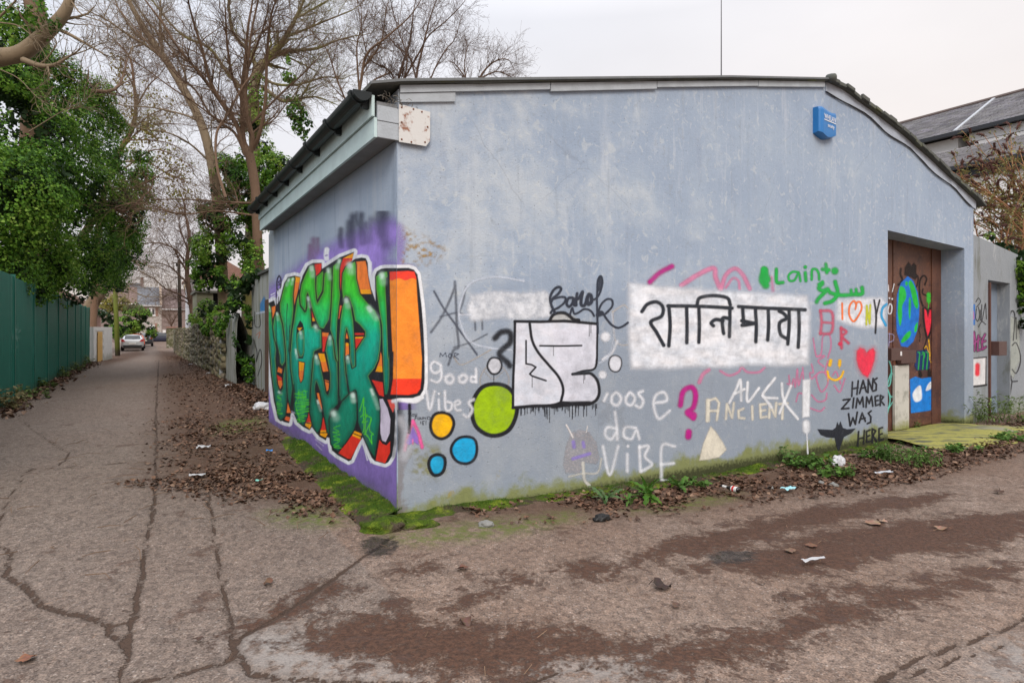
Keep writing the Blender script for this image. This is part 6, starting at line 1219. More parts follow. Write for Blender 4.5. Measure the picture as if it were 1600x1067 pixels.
x0, _ = hz(560, 740, -3); x1, z1 = hz(650, 738, -3); MB().box(x0 - 3, x1, 0, .4, -1, z1).build('wall', STW, gw)
gp = empty('gate_pier', W(0, 64, 0), ROT, label='squat stone gate pier with a red coping at the end of the right hand wall', cat='pier')
s0, _, _ = front(130 + 772 / 5.927, 520, 64); s1, zt_, _ = front(130 + 890 / 5.927, 400 + 668 / 5.927, 64); MB().box(s0, s1 + 1.5, 0, .6, -1, zt_).build('pier', STONEM, gp); MB().box(s0 - .06, s1 + 1.5, -.06, .66, zt_ + .002, zt_ + .14).build('coping', BRW, gp)
# white gable on the right of the alley, concrete shed, small brick house on the left
wb = empty('white_house', W(0, 50, 0), ROT, label='narrow white gable with an orange tiled edge behind the right hand wall', cat='house')
s0, _, _ = front(130 + 1003 / 5.927, 500, 50); s1 = s0 + 4.6; _, zt_, _ = front(300, 400 + 200 / 5.927, 50)
MB().box(s0, s1, 0, 8, -1, zt_).build('wall', plain('white_render', (.62, .63, .65), .85, .08), wb); MB().prism([(s0 - .3, zt_ - .05), (s1 + .3, zt_ - .05), (s1 + .3, zt_ + .1), ((s0 + s1) / 2, zt_ + 1.6), (s0 - .3, zt_ + .1)], 'y', -.3, 8.3).build('roof', BRW, wb)
MB().box(s0 - .12, s0 - .004, 1.2, 2.0, zt_ - 4.2, zt_ - 2.6).build('window', FRM, wb)
sh = empty('shed', W(0, 30, 0), ROT, label='small green stained concrete shed peering over the ivy topped wall', cat='shed')
s0, _, _ = front(307.5, 470, 30); s1, zt_, _ = front(333, 458, 30); s2, _, _ = front(349, 470, 30)
MB().box(s0, s1, 0, 3, -.5, zt_).build('wall', plain('mossy_concrete', (.20, .20, .14), .9, .3, 3), sh); MB().box(s0 - .1, s2 + .2, -.15, 3.1, zt_ + .002, zt_ + .12).build('roof', plain('shed_roof', (.13, .13, .11), .9), sh); MB().box(s1 + .003, s2, .4, 3, -.5, zt_).build('doorway', plain('dark_boarding', (.012, .012, .012), .9), sh)  # doorway is a solid near-black box, its colour standing for the opening's shade
bh = empty('brick_house', W(0, 52, 0), ROT, label='corner of a small brick house with a pale gutter over the plywood door', cat='house')
s1, _, _ = front(150.5, 480, 52); _, zE, _ = front(150, 484, 52); _, zR, _ = front(143, 468, 52)
MB().box(s1 - 5, s1, 0, 6, -1, zE).build('wall', BRW, bh); MB().prism([(s1 - 5.2, zE), (s1 + .3, zE), (s1 + .3, zE + .12), (s1 - 2.4, zR + .9), (s1 - 5.2, zE + .12)], 'y', -.2, 6.2).build('roof', SL1, bh); MB().box(s1 + .05, s1 + .42, -.25, 6.3, zE - .14, zE - .002).build('gutter', FRM, bh)

# right: white house with long slate roof; the slates are real courses
wh = empty('slate_roofed_house', W(0, 0, 0), ROT, label='white house with a long grey slate roof rising beyond the shrub on the right', cat='house')
DH = 34.0
def at_s(px, py, sv): t, z, d = side(px, py, sv); return t, z
# eave line on plane s=SEV, ridge on s=SEV+3.4, both running along t
SEV = 24.0
tE0, zE0 = at_s(1420, 222, SEV); tE1, zE1 = at_s(1588, 184, SEV); zE = (zE0 + zE1) / 2
tR0, zR0 = at_s(1396, 193, SEV + 3.4); tR1, zR1 = at_s(1600, 147, SEV + 3.4); zR = (zR0 + zR1) / 2
ta_, tb_ = min(tE0, tE1) - 14, max(tE0, tE1) + 2.5
g = G('grey_house_slates'); c, _a = g.attr('col'); n = g.noise(1.1, 5); n2 = g.noise(9, 4); c = g.mix(g.mr(n2, .55, .75), c, (.17, .165, .12)); SLT = g.out(g.mix(g.mr(n, .4, .7, 0, .35), c, (.26, .25, .25)), .7, g.bump(g.noise(30, 3), .2, .01))
V = []; Fq = []; Cc = []; rs = random.Random(5); dx, dzr = 3.4, zR - zE; Ls = math.hypot(dx, dzr); nrow = 22; ux, uz = dx / Ls, dzr / Ls
for r_ in range(nrow):
    l0, l1 = r_ * Ls / nrow - .03, (r_ + 1) * Ls / nrow + .02; w_ = .36
    for i in range(int((tb_ - ta_) / w_) + 1):
        t0 = ta_ + i * w_ + (w_ / 2 if r_ % 2 else 0); t1 = t0 + w_ - .012; lift = .012 + rs.uniform(0, .008); v = rs.uniform(.6, 1.45); b = len(V); col = (.155 * v, .150 * v * rs.uniform(.96, 1.02), .160 * v * rs.uniform(.94, 1.06))
        for t in (t0, t1):
            V += [(SEV + ux * l0 - uz * lift * 1.8, t, zE + uz * l0 + ux * lift * 1.8), (SEV + ux * l1, t, zE + uz * l1), (SEV + ux * l0, t, zE + uz * l0 - .01)]
        Fq += [(b, b + 1, b + 4, b + 3), (b + 2, b, b + 3, b + 5)]; Cc += [col] * 6
np_obj('slates', V, Fq, SLT, wh, col=np.array(Cc), kind='stuff')
CRM = plain('cream_render', (.88, .87, .86), .85, .06); DGUT = plain('dark_gutter', (.03, .033, .038), .5)
MB().prism([(SEV + .05, zE - .03), (SEV + 3.4, zR - .03), (SEV + 6.8, zE - .03)], 'y', ta_, tb_).build('roof_core', DGUT, wh)
MB().tube([(SEV + 3.4, ta_, zR + .02), (SEV + 3.4, tb_, zR + .02)], .09, 8).build('ridge_tiles', plain('brown_ridge_tile', (.13, .10, .09), .8), wh)
MB().box(SEV - .14, SEV + .02, ta_, tb_, zE - .16, zE - .02).build('gutter', DGUT, wh)
tv, _ = at_s(1492, 200, SEV); MB().prism([(SEV - .02, zE + .05), (SEV + 3.35, zR + .04), (SEV + 3.35, zR - .05), (SEV - .02, zE - .04)], 'y', tv - .05, tv + .06).build('lead_strip', plain('pale_lead', (.36, .38, .41), .5), wh)
MB().box(SEV + .25, SEV + 6, tv, tb_, -.6, zE - .17).build('wall', plain('grey_white_render', (.62, .62, .61), .85, .1), wh); MB().box(SEV + .18, SEV + 6, ta_, tv - .55, -.6, zE - .50).build('wall', CRM, wh, label='cream rendered stretch of wall'); MB().box(SEV + .16, SEV + .5, ta_, tv - .4, zE - .48, zE - .17).build('fascia', FRM, wh)
# lean-to annexe with its own slates
an = empty('slate_annexe', W(0, 0, 0), ROT, label='lower white annexe with a small hipped slate roof in front of the long roofed house', cat='house')
SA = 19.5; t0, z0 = at_s(1590, 250, SA); t1, z1 = at_s(1452, 262, SA); tA, tB = min(t0, t1) - 6, max(t0, t1) + .5; _, zA = at_s(1480, 262, SA); _, zB = at_s(1545, 222, SA + 2.5)
V = []; Fq = []; Cc = []; dx, dzr = 2.5, zB - zA; Ls = math.hypot(dx, dzr); ux, uz = dx / Ls, dzr / Ls; nrow = 14
for r_ in range(nrow):
    l0, l1 = r_ * Ls / nrow - .02, (r_ + 1) * Ls / nrow + .02
    for i in range(int((tB - tA) / .3) + 1):
        a = tA + i * .3 + (.15 if r_ % 2 else 0); e = a + .288; lift = .012 + rs.uniform(0, .008); v = rs.uniform(.75, 1.3); b = len(V); col = (.16 * v, .15 * v, .155 * v)
        for t in (a, e): V += [(SA + ux * l0 - uz * lift * 1.8, t, zA + uz * l0 + ux * lift * 1.8), (SA + ux * l1, t, zA + uz * l1), (SA + ux * l0, t, zA + uz * l0 - .01)]
        Fq += [(b, b + 1, b + 4, b + 3), (b + 2, b, b + 3, b + 5)]; Cc += [col] * 6
np_obj('slates', V, Fq, SLT, an, col=np.array(Cc), kind='stuff')
MB().prism([(SA + .05, zA - .03), (SA + 2.5, zB - .03), (SA + 4.3, zB - .03), (SA + 4.3, zA - .4), (SA + .05, zA - .4)], 'y', tA, tB).build('roof_core', DGUT, an); MB().box(SA + .2, SA + 4.2, tA, tB - .3, -.6, zA - .41).build('wall', CRM, an); MB().box(SA - .1, SA + .04, tA, tB, zA - .14, zA - .02).build('gutter', DGUT, an)

# ------------------------------------------------------------------ trees
class Tree:
    def __init__(s, seed): s.r = random.Random(seed); s.V = []; s.F = []; s.n = 0
    def tube(s, pts, rad, k):
        m = MB().tube(pts, rad, k, False); s.V += m.v; s.F += [tuple(i + s.n for i in f) for f in m.f]; s.n = len(s.V)
    def twig(s, p, d, L, r, lev, droop=0.0, kink=.22):
        n = 5 if L > .8 else 4; pts = [p]; rad = [r]; q = p.copy(); d = d.copy()
        for i in range(n):
            d = (d + Vector((s.r.gauss(0, kink), s.r.gauss(0, kink), s.r.gauss(0, kink) + .06 - droop))).normalized(); q = q + d * (L / n); pts.append(q.copy()); rad.append(max(r * (1 - .7 * (i + 1) / n), .0036))
        s.tube(pts, rad, 5 if r > .03 else (4 if r > .012 else 3))
        if lev > 0:
            for i in range(1, n + 1):
                for _ in range(1 if s.r.random() < .8 else 2):
                    f = s.r.random(); pp = pts[i - 1].lerp(pts[i], f); t = (pts[i] - pts[i - 1]).normalized(); ax = t.orthogonal().normalized(); ax.rotate(Matrix.Rotation(s.r.uniform(0, 6.283), 3, t)); dd = t.copy(); dd.rotate(Matrix.Rotation(math.radians(s.r.uniform(25, 62)), 3, ax))
                    s.twig(pp, dd, L * s.r.uniform(.42, .68), max(rad[i] * .62, .003), lev - 1, droop, kink)
    def limb(s, px, d0, d1, r0, r1, side=10, L=1.6, lev=2, droop=0.0, K=(0, 0, 1), f0=.15, jd=.0):
        pts = []; n = len(px)
        for i, (x, y) in enumerate(px):
            f = i / (n - 1); pts.append(at(K[0] + x / K[2], K[1] + y / K[2], d0 + (d1 - d0) * f + s.r.uniform(-jd, jd)))
        sp = [Vector(p) for p in smooth_pts(np.array(pts), n=4)]; m = len(sp); rad = [r0 + (r1 - r0) * (i / (m - 1)) for i in range(m)]; s.tube(sp, rad, 8 if r0 > .06 else 6)
        for _ in range(side):
            i = int(s.r.uniform(f0, 1) * (m - 1)); i = min(max(i, 1), m - 1); t = (sp[i] - sp[i - 1]).normalized(); ax = t.orthogonal().normalized(); ax.rotate(Matrix.Rotation(s.r.uniform(0, 6.283), 3, t)); dd = t.copy(); dd.rotate(Matrix.Rotation(math.radians(s.r.uniform(22, 58)), 3, ax))
            s.twig(sp[i], dd, L * s.r.uniform(.5, 1.1), max(.005, min(rad[i] * .45, .03)), lev, droop)
        t = (sp[-1] - sp[-2]).normalized(); s.twig(sp[-1], t, L, rad[-1] * .9, lev, droop)
        return sp
    def build(s, name, mat, parent):
        me = bpy.data.meshes.new(name); me.from_pydata([tuple(v) for v in s.V], [], s.F); me.materials.append(mat); me.polygons.foreach_set('use_smooth', [True] * len(me.polygons)); o = bpy.data.objects.new(name, me); link(o, parent); return o
def bark(name, a, b, moss=0.0):
    g = G(name); n = g.noise(3, 6, .65); n2 = g.noise(26, 4, .7, vec=g.map(g.pos, (1, 1, .3))); c = g.mix(n, a, b); c = g.mix(g.mr(n2, .55, .75), c, tuple(x * .55 for x in a))
    if moss: c = g.mix(g.math('MULTIPLY', g.mr(g.noise(1.1, 4), .45, .6), moss), c, (.19, .19, .035))
    return g.out(c, .9, g.bump(n2, .5, .015))
BK1 = bark('brown_bark', (.100, .060, .037), (.180, .112, .070)); BK2 = bark('pale_bark', (.15, .112, .072), (.25, .19, .12)); BK3 = bark('mossy_bark', (.15, .12, .075), (.23, .19, .11), .75); BK4 = bark('dark_twig_bark', (.090, .055, .038), (.155, .097, .068)); BK5 = bark('reddish_twig_bark', (.115, .066, .042), (.19, .115, .07))
g = G('leaf'); c, a_ = g.attr('col'); LEAF = g.out(c, .6, Specular_IOR_Level=.18)
g.t.nodes; tr = g.t.nodes.new('ShaderNodeBsdfTranslucent'); g.t.links.new(c, tr.inputs[0]); mx = g.t.nodes.new('ShaderNodeMixShader'); mx.inputs[0].default_value = .25; g.t.links.new(g.p.outputs[0], mx.inputs[1]); g.t.links.new(tr.outputs[0], mx.inputs[2]); g.t.links.new(mx.outputs[0], [n for n in g.t.nodes if n.type == 'OUTPUT_MATERIAL'][0].inputs[0])
def leaves(name, P, Nrm, size, cols, mat, parent, seed=1, shape='ivy', **k):
    rs = np.random.RandomState(seed); n = len(P); Nn = Nrm / np.maximum(np.linalg.norm(Nrm, axis=1, keepdims=True), 1e-6)
    r = rs.normal(0, 1, (n, 3)) + np.array([0, 0, -.6]); T = r - Nn * (r * Nn).sum(1, keepdims=True); T /= np.linalg.norm(T, axis=1, keepdims=True) + 1e-9; B = np.cross(Nn, T)
    tpl = {'ivy': [(0, 0, 0), (.30, .52, .10), (1, 0, -.06), (.30, -.52, .10)], 'lobed': [(0, 0, 0), (.12, .50, .10), (.48, .30, .05), (1, 0, -.08), (.48, -.30, .05), (.12, -.50, .10)], 'long': [(0, 0, 0), (.4, .17, .05), (1, 0, -.2), (.4, -.17, .05)]}[shape]
    sz = (size * rs.uniform(.45, 1.5, n))[:, None]; V = np.stack([P + sz * (a * T + b * B + c * Nn) for a, b, c in tpl], 1).reshape(-1, 3); m = len(tpl)
    Fq = np.arange(n * m).reshape(n, m); col = np.repeat(cols, m, 0)
    return np_obj(name, V, Fq, mat, parent, col=col, **k)
def ivy_points(blobs, dens, seed, rough=.35, hollow=.55, ell=1.0):
    rs = np.random.RandomState(seed); Ps, Ns = [], []
    for b in blobs:
        px, py, d, r = b[:4]; el = b[4] if len(b) > 4 else ell; c = np.array(at(px, py, d)); R = r * d / F; n = int(dens * R * R)
        v = rs.normal(0, 1, (n, 3)); v /= np.linalg.norm(v, axis=1, keepdims=True)
        rad = R * (hollow + (1 - hollow) * rs.uniform(0, 1, n) ** .5) * (1 + rough * 2 * (fbm(v[:, 0] * 2.2 + px, v[:, 2] * 2.2 + v[:, 1] * 1.7, seed, 3) - .47))
        p = c + v * rad[:, None] * np.array([1, 1, el])
        cl = fbm(p[:, 0] * 1.9 + p[:, 1] * .7, p[:, 2] * 1.9, seed + 3, 3); keep = cl > .405
        Ps.append(p[keep]); Ns.append(v[keep])
    return np.concatenate(Ps), np.concatenate(Ns)
IVYC = [(.020, .060, .007), (.048, .130, .012), (.092, .205, .018), (.150, .280, .030), (.24, .34, .07)]
def tint(P, seed, pal, bias=0.0):
    rs = np.random.RandomState(seed); f = np.clip(fbm(P[:, 0] * .9, P[:, 2] * .9 + P[:, 1] * .3, seed, 3) * 1.5 - .32 + rs.normal(0, .24, len(P)) + bias, 0, .999) * (len(pal) - 1); i = f.astype(int); w = (f - i)[:, None]; pal = np.array(pal); return pal[i] * (1 - w) + pal[np.minimum(i + 1, len(pal) - 1)] * w
def ivy(name, blobs, dens, size, seed, parent, pal=IVYC, shape='ivy', bias=0.0, tilt=.55, hollow=.55, core=True, rough=.35, **k):
    P, N_ = ivy_points(blobs, dens, seed, rough, hollow); rs = np.random.RandomState(seed + 1); N_ = N_ + rs.normal(0, tilt, N_.shape) + np.array([0, 0, .35])
    o = leaves(name, P, N_, size, tint(P, seed, pal, bias), LEAF, parent, seed, shape, **k)
    if core:                                                  # larger leaves deep inside, coloured near black to paint in the shade between clumps
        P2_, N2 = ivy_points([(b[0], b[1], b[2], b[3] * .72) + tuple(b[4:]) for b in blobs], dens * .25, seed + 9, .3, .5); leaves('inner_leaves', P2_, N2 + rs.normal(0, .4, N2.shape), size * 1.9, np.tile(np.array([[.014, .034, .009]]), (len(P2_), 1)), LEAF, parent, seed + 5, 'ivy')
    return o
def tree_thing(label, px, d, name='bare_tree', group=None):
    p = at(px, 560, d); s, t = to_st(p.x, p.y); e = empty(name, (p.x, p.y, float(gz(s, t))), label=label, cat='tree', group=group); return e
def fin(tr, e, mat, name='branches'):
    o = e.location; tr.V = [(v[0] - o.x, v[1] - o.y, v[2] - o.z) for v in map(tuple, tr.V)]; return tr.build(name, mat, e)
def shift(o, e):                                              # leaves made in world coordinates, parented to a thing standing elsewhere
    o.location = (-e.location.x, -e.location.y, -e.location.z)
def ivy_on(e, *a, **k):
    n0 = set(bpy.data.objects); ivy(*a, parent=e, **k)
    for o in set(bpy.data.objects) - n0: shift(o, e)
KA = (170, 0, 3.558)
# 1 many-stemmed pollard just behind the gutter's far end
e = tree_thing('many stemmed bare brown tree rising just behind the far end of the gutter', 400, 20.5); T = Tree(1)
T.limb([(860, 2000), (830, 1400), (815, 1060), (790, 900), (778, 850)], 20.5, 20.5, .17, .15, 0, 1, 0, K=KA)
for pts, r in (([(770, 870), (745, 760), (745, 640), (740, 500), (760, 330), (775, 150), (800, 0), (810, -120)], .11), ([(780, 870), (800, 780), (770, 650), (760, 520), (770, 400), (790, 200), (830, 0), (840, -100)], .10), ([(760, 860), (720, 720), (680, 650), (560, 480), (480, 380), (380, 260), (300, 130), (200, 0), (150, -80)], .09), ([(755, 850), (700, 740), (630, 690), (560, 630), (480, 500), (400, 440), (300, 330), (180, 200), (30, 20)], .055), ([(800, 1130), (640, 1124), (460, 1110), (220, 1110)], .04), ([(818, 1200), (600, 1174), (420, 1192), (250, 1156)], .035),
               ([(800, 830), (840, 740), (870, 560), (880, 300), (900, 100), (930, 0), (945, -80)], .075), ([(735, 710), (800, 680), (870, 610), (960, 520), (1050, 440), (1110, 380), (1160, 330)], .05), ([(690, 640), (620, 560), (560, 440), (520, 280), (470, 120), (440, 0), (430, -90)], .07), ([(745, 560), (690, 440), (660, 260), (650, 100), (640, -60)], .06), ([(760, 420), (820, 260), (870, 120), (900, -40)], .045), ([(700, 700), (600, 660), (460, 560), (350, 490), (200, 380), (60, 290)], .035)):
    T.limb(pts, 20.5, 20.5 + T.r.uniform(-2.2, 2.2), r, .014, 19, 1.5, 2, K=KA)
T.limb([(650, 1100), (600, 920), (600, 740), (660, 640), (740, 490), (800, 410)], 18.5, 19.5, .05, .018, 14, 1.3, 2, K=KA)
fin(T, e, BK1)
ivy_on(e, 'ivy', [(402, 385, 20.3, 14), (396, 408, 20.2, 15), (392, 352, 20.6, 11), (388, 425, 20, 12), (398, 330, 20.6, 8)], 3600, .07, 22, core=False)
# 2 tall pale tree leaning left with an ivy-wrapped trunk
e = tree_thing('tall pale barked tree leaning left with its lower trunk wrapped in ivy', 348, 28); T = Tree(2)
T.limb([(650, 1900), (630, 1500), (600, 1100), (560, 850), (510, 680), (430, 520), (320, 340), (240, 230), (150, 80), (110, 0), (80, -90)], 28, 28, .27, .08, 14, 2.4, 2, K=KA)
for pts, r in (([(345, 385), (280, 310), (200, 250), (100, 190), (0, 120), (-120, 60)], .085), ([(300, 290), (285, 180), (290, 60), (280, -60)], .08), ([(430, 520), (420, 400), (330, 250), (200, 100), (120, -20)], .05), ([(240, 240), (160, 200), (60, 60), (20, -40)], .06), ([(510, 680), (420, 640), (250, 600), (100, 590), (-20, 560)], .05), ([(560, 900), (450, 800), (330, 740), (200, 720), (100, 700)], .045)):
    T.limb(pts, 28, 28 + T.r.uniform(-3, 3), r, .02, 19, 2.0, 2, K=KA)
fin(T, e, BK2)
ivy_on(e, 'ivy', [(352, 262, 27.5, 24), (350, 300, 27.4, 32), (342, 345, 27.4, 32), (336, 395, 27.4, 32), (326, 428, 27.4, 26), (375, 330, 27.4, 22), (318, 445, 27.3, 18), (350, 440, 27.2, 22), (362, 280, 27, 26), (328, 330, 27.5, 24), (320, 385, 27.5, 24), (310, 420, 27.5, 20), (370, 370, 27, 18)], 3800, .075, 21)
# 3 big mossy tree behind, with its long level boughs
e = tree_thing('big mossy trunked bare tree behind the pollard with long level boughs', 403, 30); T = Tree(3)
T.limb([(760, 2000), (790, 1300), (810, 900), (805, 620), (812, 460), (840, 370)], 30, 30, .30, .24, 4, 2, 2, K=KA)
for pts, r in (([(840, 390), (900, 310), (980, 210), (1040, 100), (1085, 0), (1110, -90)], .17), ([(815, 480), (740, 490), (690, 440), (640, 380), (560, 270), (430, 210), (340, 130), (240, 0), (180, -90)], .12), ([(830, 400), (780, 290), (690, 180), (665, 0), (660, -80)], .12), ([(900, 310), (980, 285), (1060, 280), (1160, 270), (1260, 230), (1370, 200)], .12), ([(850, 480), (960, 560), (1040, 555), (1150, 540), (1260, 580)], .10), ([(840, 420), (930, 470), (1060, 470), (1200, 430), (1300, 440)], .08), ([(980, 210), (1080, 170), (1200, 120), (1350, 60)], .07), ([(1030, 110), (1120, 60), (1260, -20)], .06), ([(880, 330), (940, 300), (1060, 350), (1160, 400)], .06)):
    T.limb(pts, 30, 30 + T.r.uniform(-2, 2), r, .025, 15, 2.1, 2, K=KA)
fin(T, e, BK3)
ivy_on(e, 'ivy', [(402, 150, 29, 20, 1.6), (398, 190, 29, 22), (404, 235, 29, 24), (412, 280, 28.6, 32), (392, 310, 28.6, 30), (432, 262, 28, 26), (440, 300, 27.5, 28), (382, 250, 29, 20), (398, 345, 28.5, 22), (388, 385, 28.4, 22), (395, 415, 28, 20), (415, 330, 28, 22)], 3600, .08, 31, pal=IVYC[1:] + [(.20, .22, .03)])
KC = (400, 0, 2.667)
ivy_on(e, 'hanging_ivy', [(449, 92, 27, 12), (453, 118, 27, 13), (457, 148, 27, 15), (463, 175, 27, 16), (472, 196, 27, 15), (478, 212, 27, 10), (447, 80, 27, 8)], 2200, .11, 33, core=False)
# 4 thinner trees standing behind the roof
for i, (lab, d, limbs) in enumerate((
    ('slender bare tree behind the roof just right of the gutter end', 25, [[(600, 700), (610, 450), (595, 330), (640, 180), (655, 60), (672, -40)], [(600, 400), (630, 250), (590, 120), (560, 0)], [(600, 420), (560, 300), (470, 240), (430, 60), (420, -30)], [(600, 360), (680, 220), (720, 150), (790, 90), (850, 30), (880, -10)]]),
    ('bare tree with upswept stems behind the middle of the left roof slope', 27, [[(720, 700), (690, 450), (668, 330), (700, 180), (730, 60), (765, -30)], [(690, 440), (740, 300), (790, 210), (830, 160), (860, 60)], [(680, 380), (640, 240), (590, 200), (540, 140), (480, 100)]]),
    ('low spreading bare tree top showing above the roof towards the middle', 30, [[(860, 700), (880, 480), (930, 330), (990, 260), (1050, 250), (1080, 300)], [(900, 420), (870, 300), (880, 200), (900, 190)], [(930, 330), (1000, 300), (1060, 320), (1085, 340)], [(910, 380), (840, 280), (800, 250)]]),
    ('bare tree with fine twigs in front of the mossy tree and left of the gutter', 24, [[(330, 900), (370, 600), (430, 380), (460, 230), (540, 160), (640, 70), (700, -20)], [(430, 380), (420, 200), (440, 100), (430, -40)], [(450, 280), (520, 180), (540, 60), (560, -30)], [(400, 480), (340, 340), (290, 200), (200, 100)], [(430, 400), (500, 330), (570, 300), (600, 260)]]))):
    e = tree_thing(lab, 400 + limbs[0][1][0] / 2.667, d); T = Tree(40 + i)
    for j, pts in enumerate(limbs): T.limb(pts, d, d + T.r.uniform(-1.5, 1.5), .085 if j == 0 else .045, .010, 15, 1.5, 2, K=KC)
    fin(T, e, BK4 if i != 3 else BK1)
# 5 wispy reddish tree over the alley, still holding a few yellow leaves
e = tree_thing('wispy reddish twigged tree over the alley with sparse yellow green leaves', 188, 38, 'leafy_tree'); T = Tree(5)
T.limb([(-90, 1900), (-50, 1200), (60, 850), (130, 720), (150, 600), (140, 470), (120, 330), (60, 250)], 38, 38, .20, .04, 6, 2.4, 2, K=KA)
for pts in ([(80, 820), (180, 720), (280, 690), (380, 690), (470, 700)], [(130, 720), (230, 640), (330, 600), (420, 560)], [(150, 600), (220, 480), (280, 420), (340, 340)], [(140, 480), (90, 380), (110, 260)], [(100, 780), (230, 780), (340, 800), (440, 860)], [(70, 900), (200, 900), (320, 960), (430, 1010), (520, 1040)], [(60, 1000), (160, 1060), (300, 1140), (420, 1200)], [(70, 950), (230, 840), (330, 850), (470, 930), (560, 980)]): T.limb(pts, 38, 38 + T.r.uniform(-3, 3), .055, .010, 9, 2.2, 2, K=KA, droop=.02)
o = fin(T, e, BK5)
ivy_on(e, 'leaves', [(205, 150, 38, 40), (235, 210, 38, 45), (215, 250, 38, 40), (270, 260, 38, 40), (195, 110, 38, 30), (260, 310, 38, 35), (225, 190, 38, 30), (245, 170, 38, 30), (185, 190, 38, 26), (285, 300, 38, 30)], 260, .12, 51, pal=[(.16, .13, .03), (.24, .20, .04), (.20, .24, .05), (.10, .13, .03)], core=False, hollow=.1)
# 6 small tree beside the telegraph pole and its twigs over the lane
e = tree_thing('slim bare tree with arching twigs between the telegraph pole and white gable', 302, 47); T = Tree(6)
T.limb([(1035, 900), (1030, 620), (1010, 500), (975, 290), (962, 150), (965, 0), (985, -150), (960, -330)], 47, 47, .26, .10, 10, 2.5, 2, K=Z4)
for pts in ([(970, 250), (900, 190), (800, 100), (650, 60), (450, 90)], [(965, 80), (850, -60), (700, -120), (520, -100), (360, -20)], [(962, 150), (890, 30), (820, -90), (700, -260)], [(975, 60), (1040, -80), (1090, -240)], [(1000, 420), (900, 360), (760, 300), (640, 200), (480, 130), (320, 110)], [(1015, 500), (960, 430), (880, 400), (780, 390)], [(970, -50), (900, -250), (880, -400)]): T.limb(pts, 47, 47 + T.r.uniform(-4, 2), .075, .012, 18, 2.6, 2, K=Z4, droop=.03)
fin(T, e, BK4)
e = tree_thing('tiny bare tree in front of the brown stone house', 268, 72); T = Tree(66)
for pts in ([(820, 780), (820, 650), (800, 560), (790, 480)], [(820, 650), (770, 570), (730, 520)], [(815, 640), (860, 560), (890, 500)]): T.limb(pts, 72, 72, .10, .02, 12, 1.8, 2, K=Z4)
fin(T, e, BK4)
# 7 thick trunk leaning over the left wall with ivy above
e = tree_thing('thick leaning trunk above the whitewashed wall left of the mossy pole', 145, 45, 'leaning_tree'); T = Tree(7)
T.limb([(0, 640), (90, 430), (150, 350), (230, 230), (290, 110), (330, -40)], 45, 44, .50, .28, 6, 2, 2, K=Z4)
for pts in ([(230, 230), (330, 230), (420, 300), (560, 370), (700, 380)], [(290, 110), (400, 40), (520, 60), (680, 120)], [(300, 60), (420, -80), (560, -150)]): T.limb(pts, 44, 42, .09, .015, 16, 2.4, 2, K=Z4, droop=.03)
fin(T, e, BK2)
# 8 great ivy-clad tree behind the green fence
e = tree_thing('huge ivy smothered tree towering behind the green fence', 60, 19, 'ivy_tree'); T = Tree(8)
T.limb([(45, 640), (52, 450), (50, 250), (60, 60), (40, -60)], 19, 19, .45, .25, 0, 1, 0); T.limb([(120, 380), (150, 340), (180, 310), (215, 290)], 23, 23, .14, .04, 6, 1.5, 1); T.limb([(60, 330), (130, 300), (190, 330), (232, 300)], 20, 23, .12, .03, 8, 1.2, 1); T.limb([(50, 250), (110, 150), (180, 140), (200, 90)], 19, 23, .12, .02, 12, 1.5, 2)
fin(T, e, BK1)
BL = [(35, 215, 17, 95), (-20, 330, 15, 105), (60, 400, 17.5, 66), (105, 300, 19, 80), (100, 195, 20, 62), (155, 290, 21, 60), (190, 335, 23, 44), (222, 275, 24, 22), (130, 405, 22, 52), (165, 400, 25, 45), (192, 390, 27, 36), (212, 310, 24, 28), (85, 120, 20, 42), (30, 95, 18, 55), (150, 150, 23, 30), (172, 195, 24, 30), (165, 240, 23, 34), (-10, 430, 15, 60), (40, 455, 16.5, 34), (120, 455, 21, 30), (206, 352, 26, 26), (222, 245, 25, 16), (175, 440, 28, 26), (0, 130, 16, 60), (55, 440, 17, 40), (85, 430, 18.5, 40), (20, 300, 15, 80), (60, 280, 16, 70), (0, 60, 16, 60), (5, 105, 16.5, 50), (30, 150, 17, 50)]
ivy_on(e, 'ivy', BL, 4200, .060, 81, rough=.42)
ivy_on(e, 'ivy', [(b[0] + dx, b[1] + dy, b[2] - .3, b[3] * .33) for b in BL[:16] for dx, dy in ((-.5 * b[3], .3 * b[3]), (.55 * b[3], -.2 * b[3]), (.1 * b[3], .65 * b[3]), (.2 * b[3], -.6 * b[3]))], 3600, .058, 83, rough=.5, core=False, bias=.12)
# 9 limb reaching in at top left
e = tree_thing('pale brown limb with ivy sprigs reaching in at the top left corner', -110, 9.2, 'overhanging_tree'); T = Tree(9); KF = (0, 0, 2.667)
T.limb([(-420, 1300), (-400, 800), (-260, 420), (-100, 270), (0, 240), (90, 222), (180, 150), (250, 80), (285, 20), (300, -60)], 9.2, 9.2, .20, .055, 3, .7, 1, K=KF, f0=.6)
for pts, r in (([(95, 250), (170, 275), (230, 270), (290, 235)], .045), ([(225, 115), (300, 150), (370, 190), (435, 228)], .030), ([(150, 280), (195, 245), (235, 185), (220, 150)], .016), ([(0, 70), (60, 10), (90, -30)], .02), ([(0, 95), (80, 110), (150, 170), (200, 250)], .010), ([(290, 235), (360, 210), (430, 180)], .012), ([(0, 290), (80, 330), (160, 410), (240, 450)], .008), ([(120, 550), (250, 470), (330, 430)], .009), ([(300, 10), (340, 60), (420, 90), (500, 130)], .012)): T.limb(pts, 9.1, 9.0, r, r * .35, 5, .5, 1, K=KF, f0=.5)
fin(T, e, BK2)
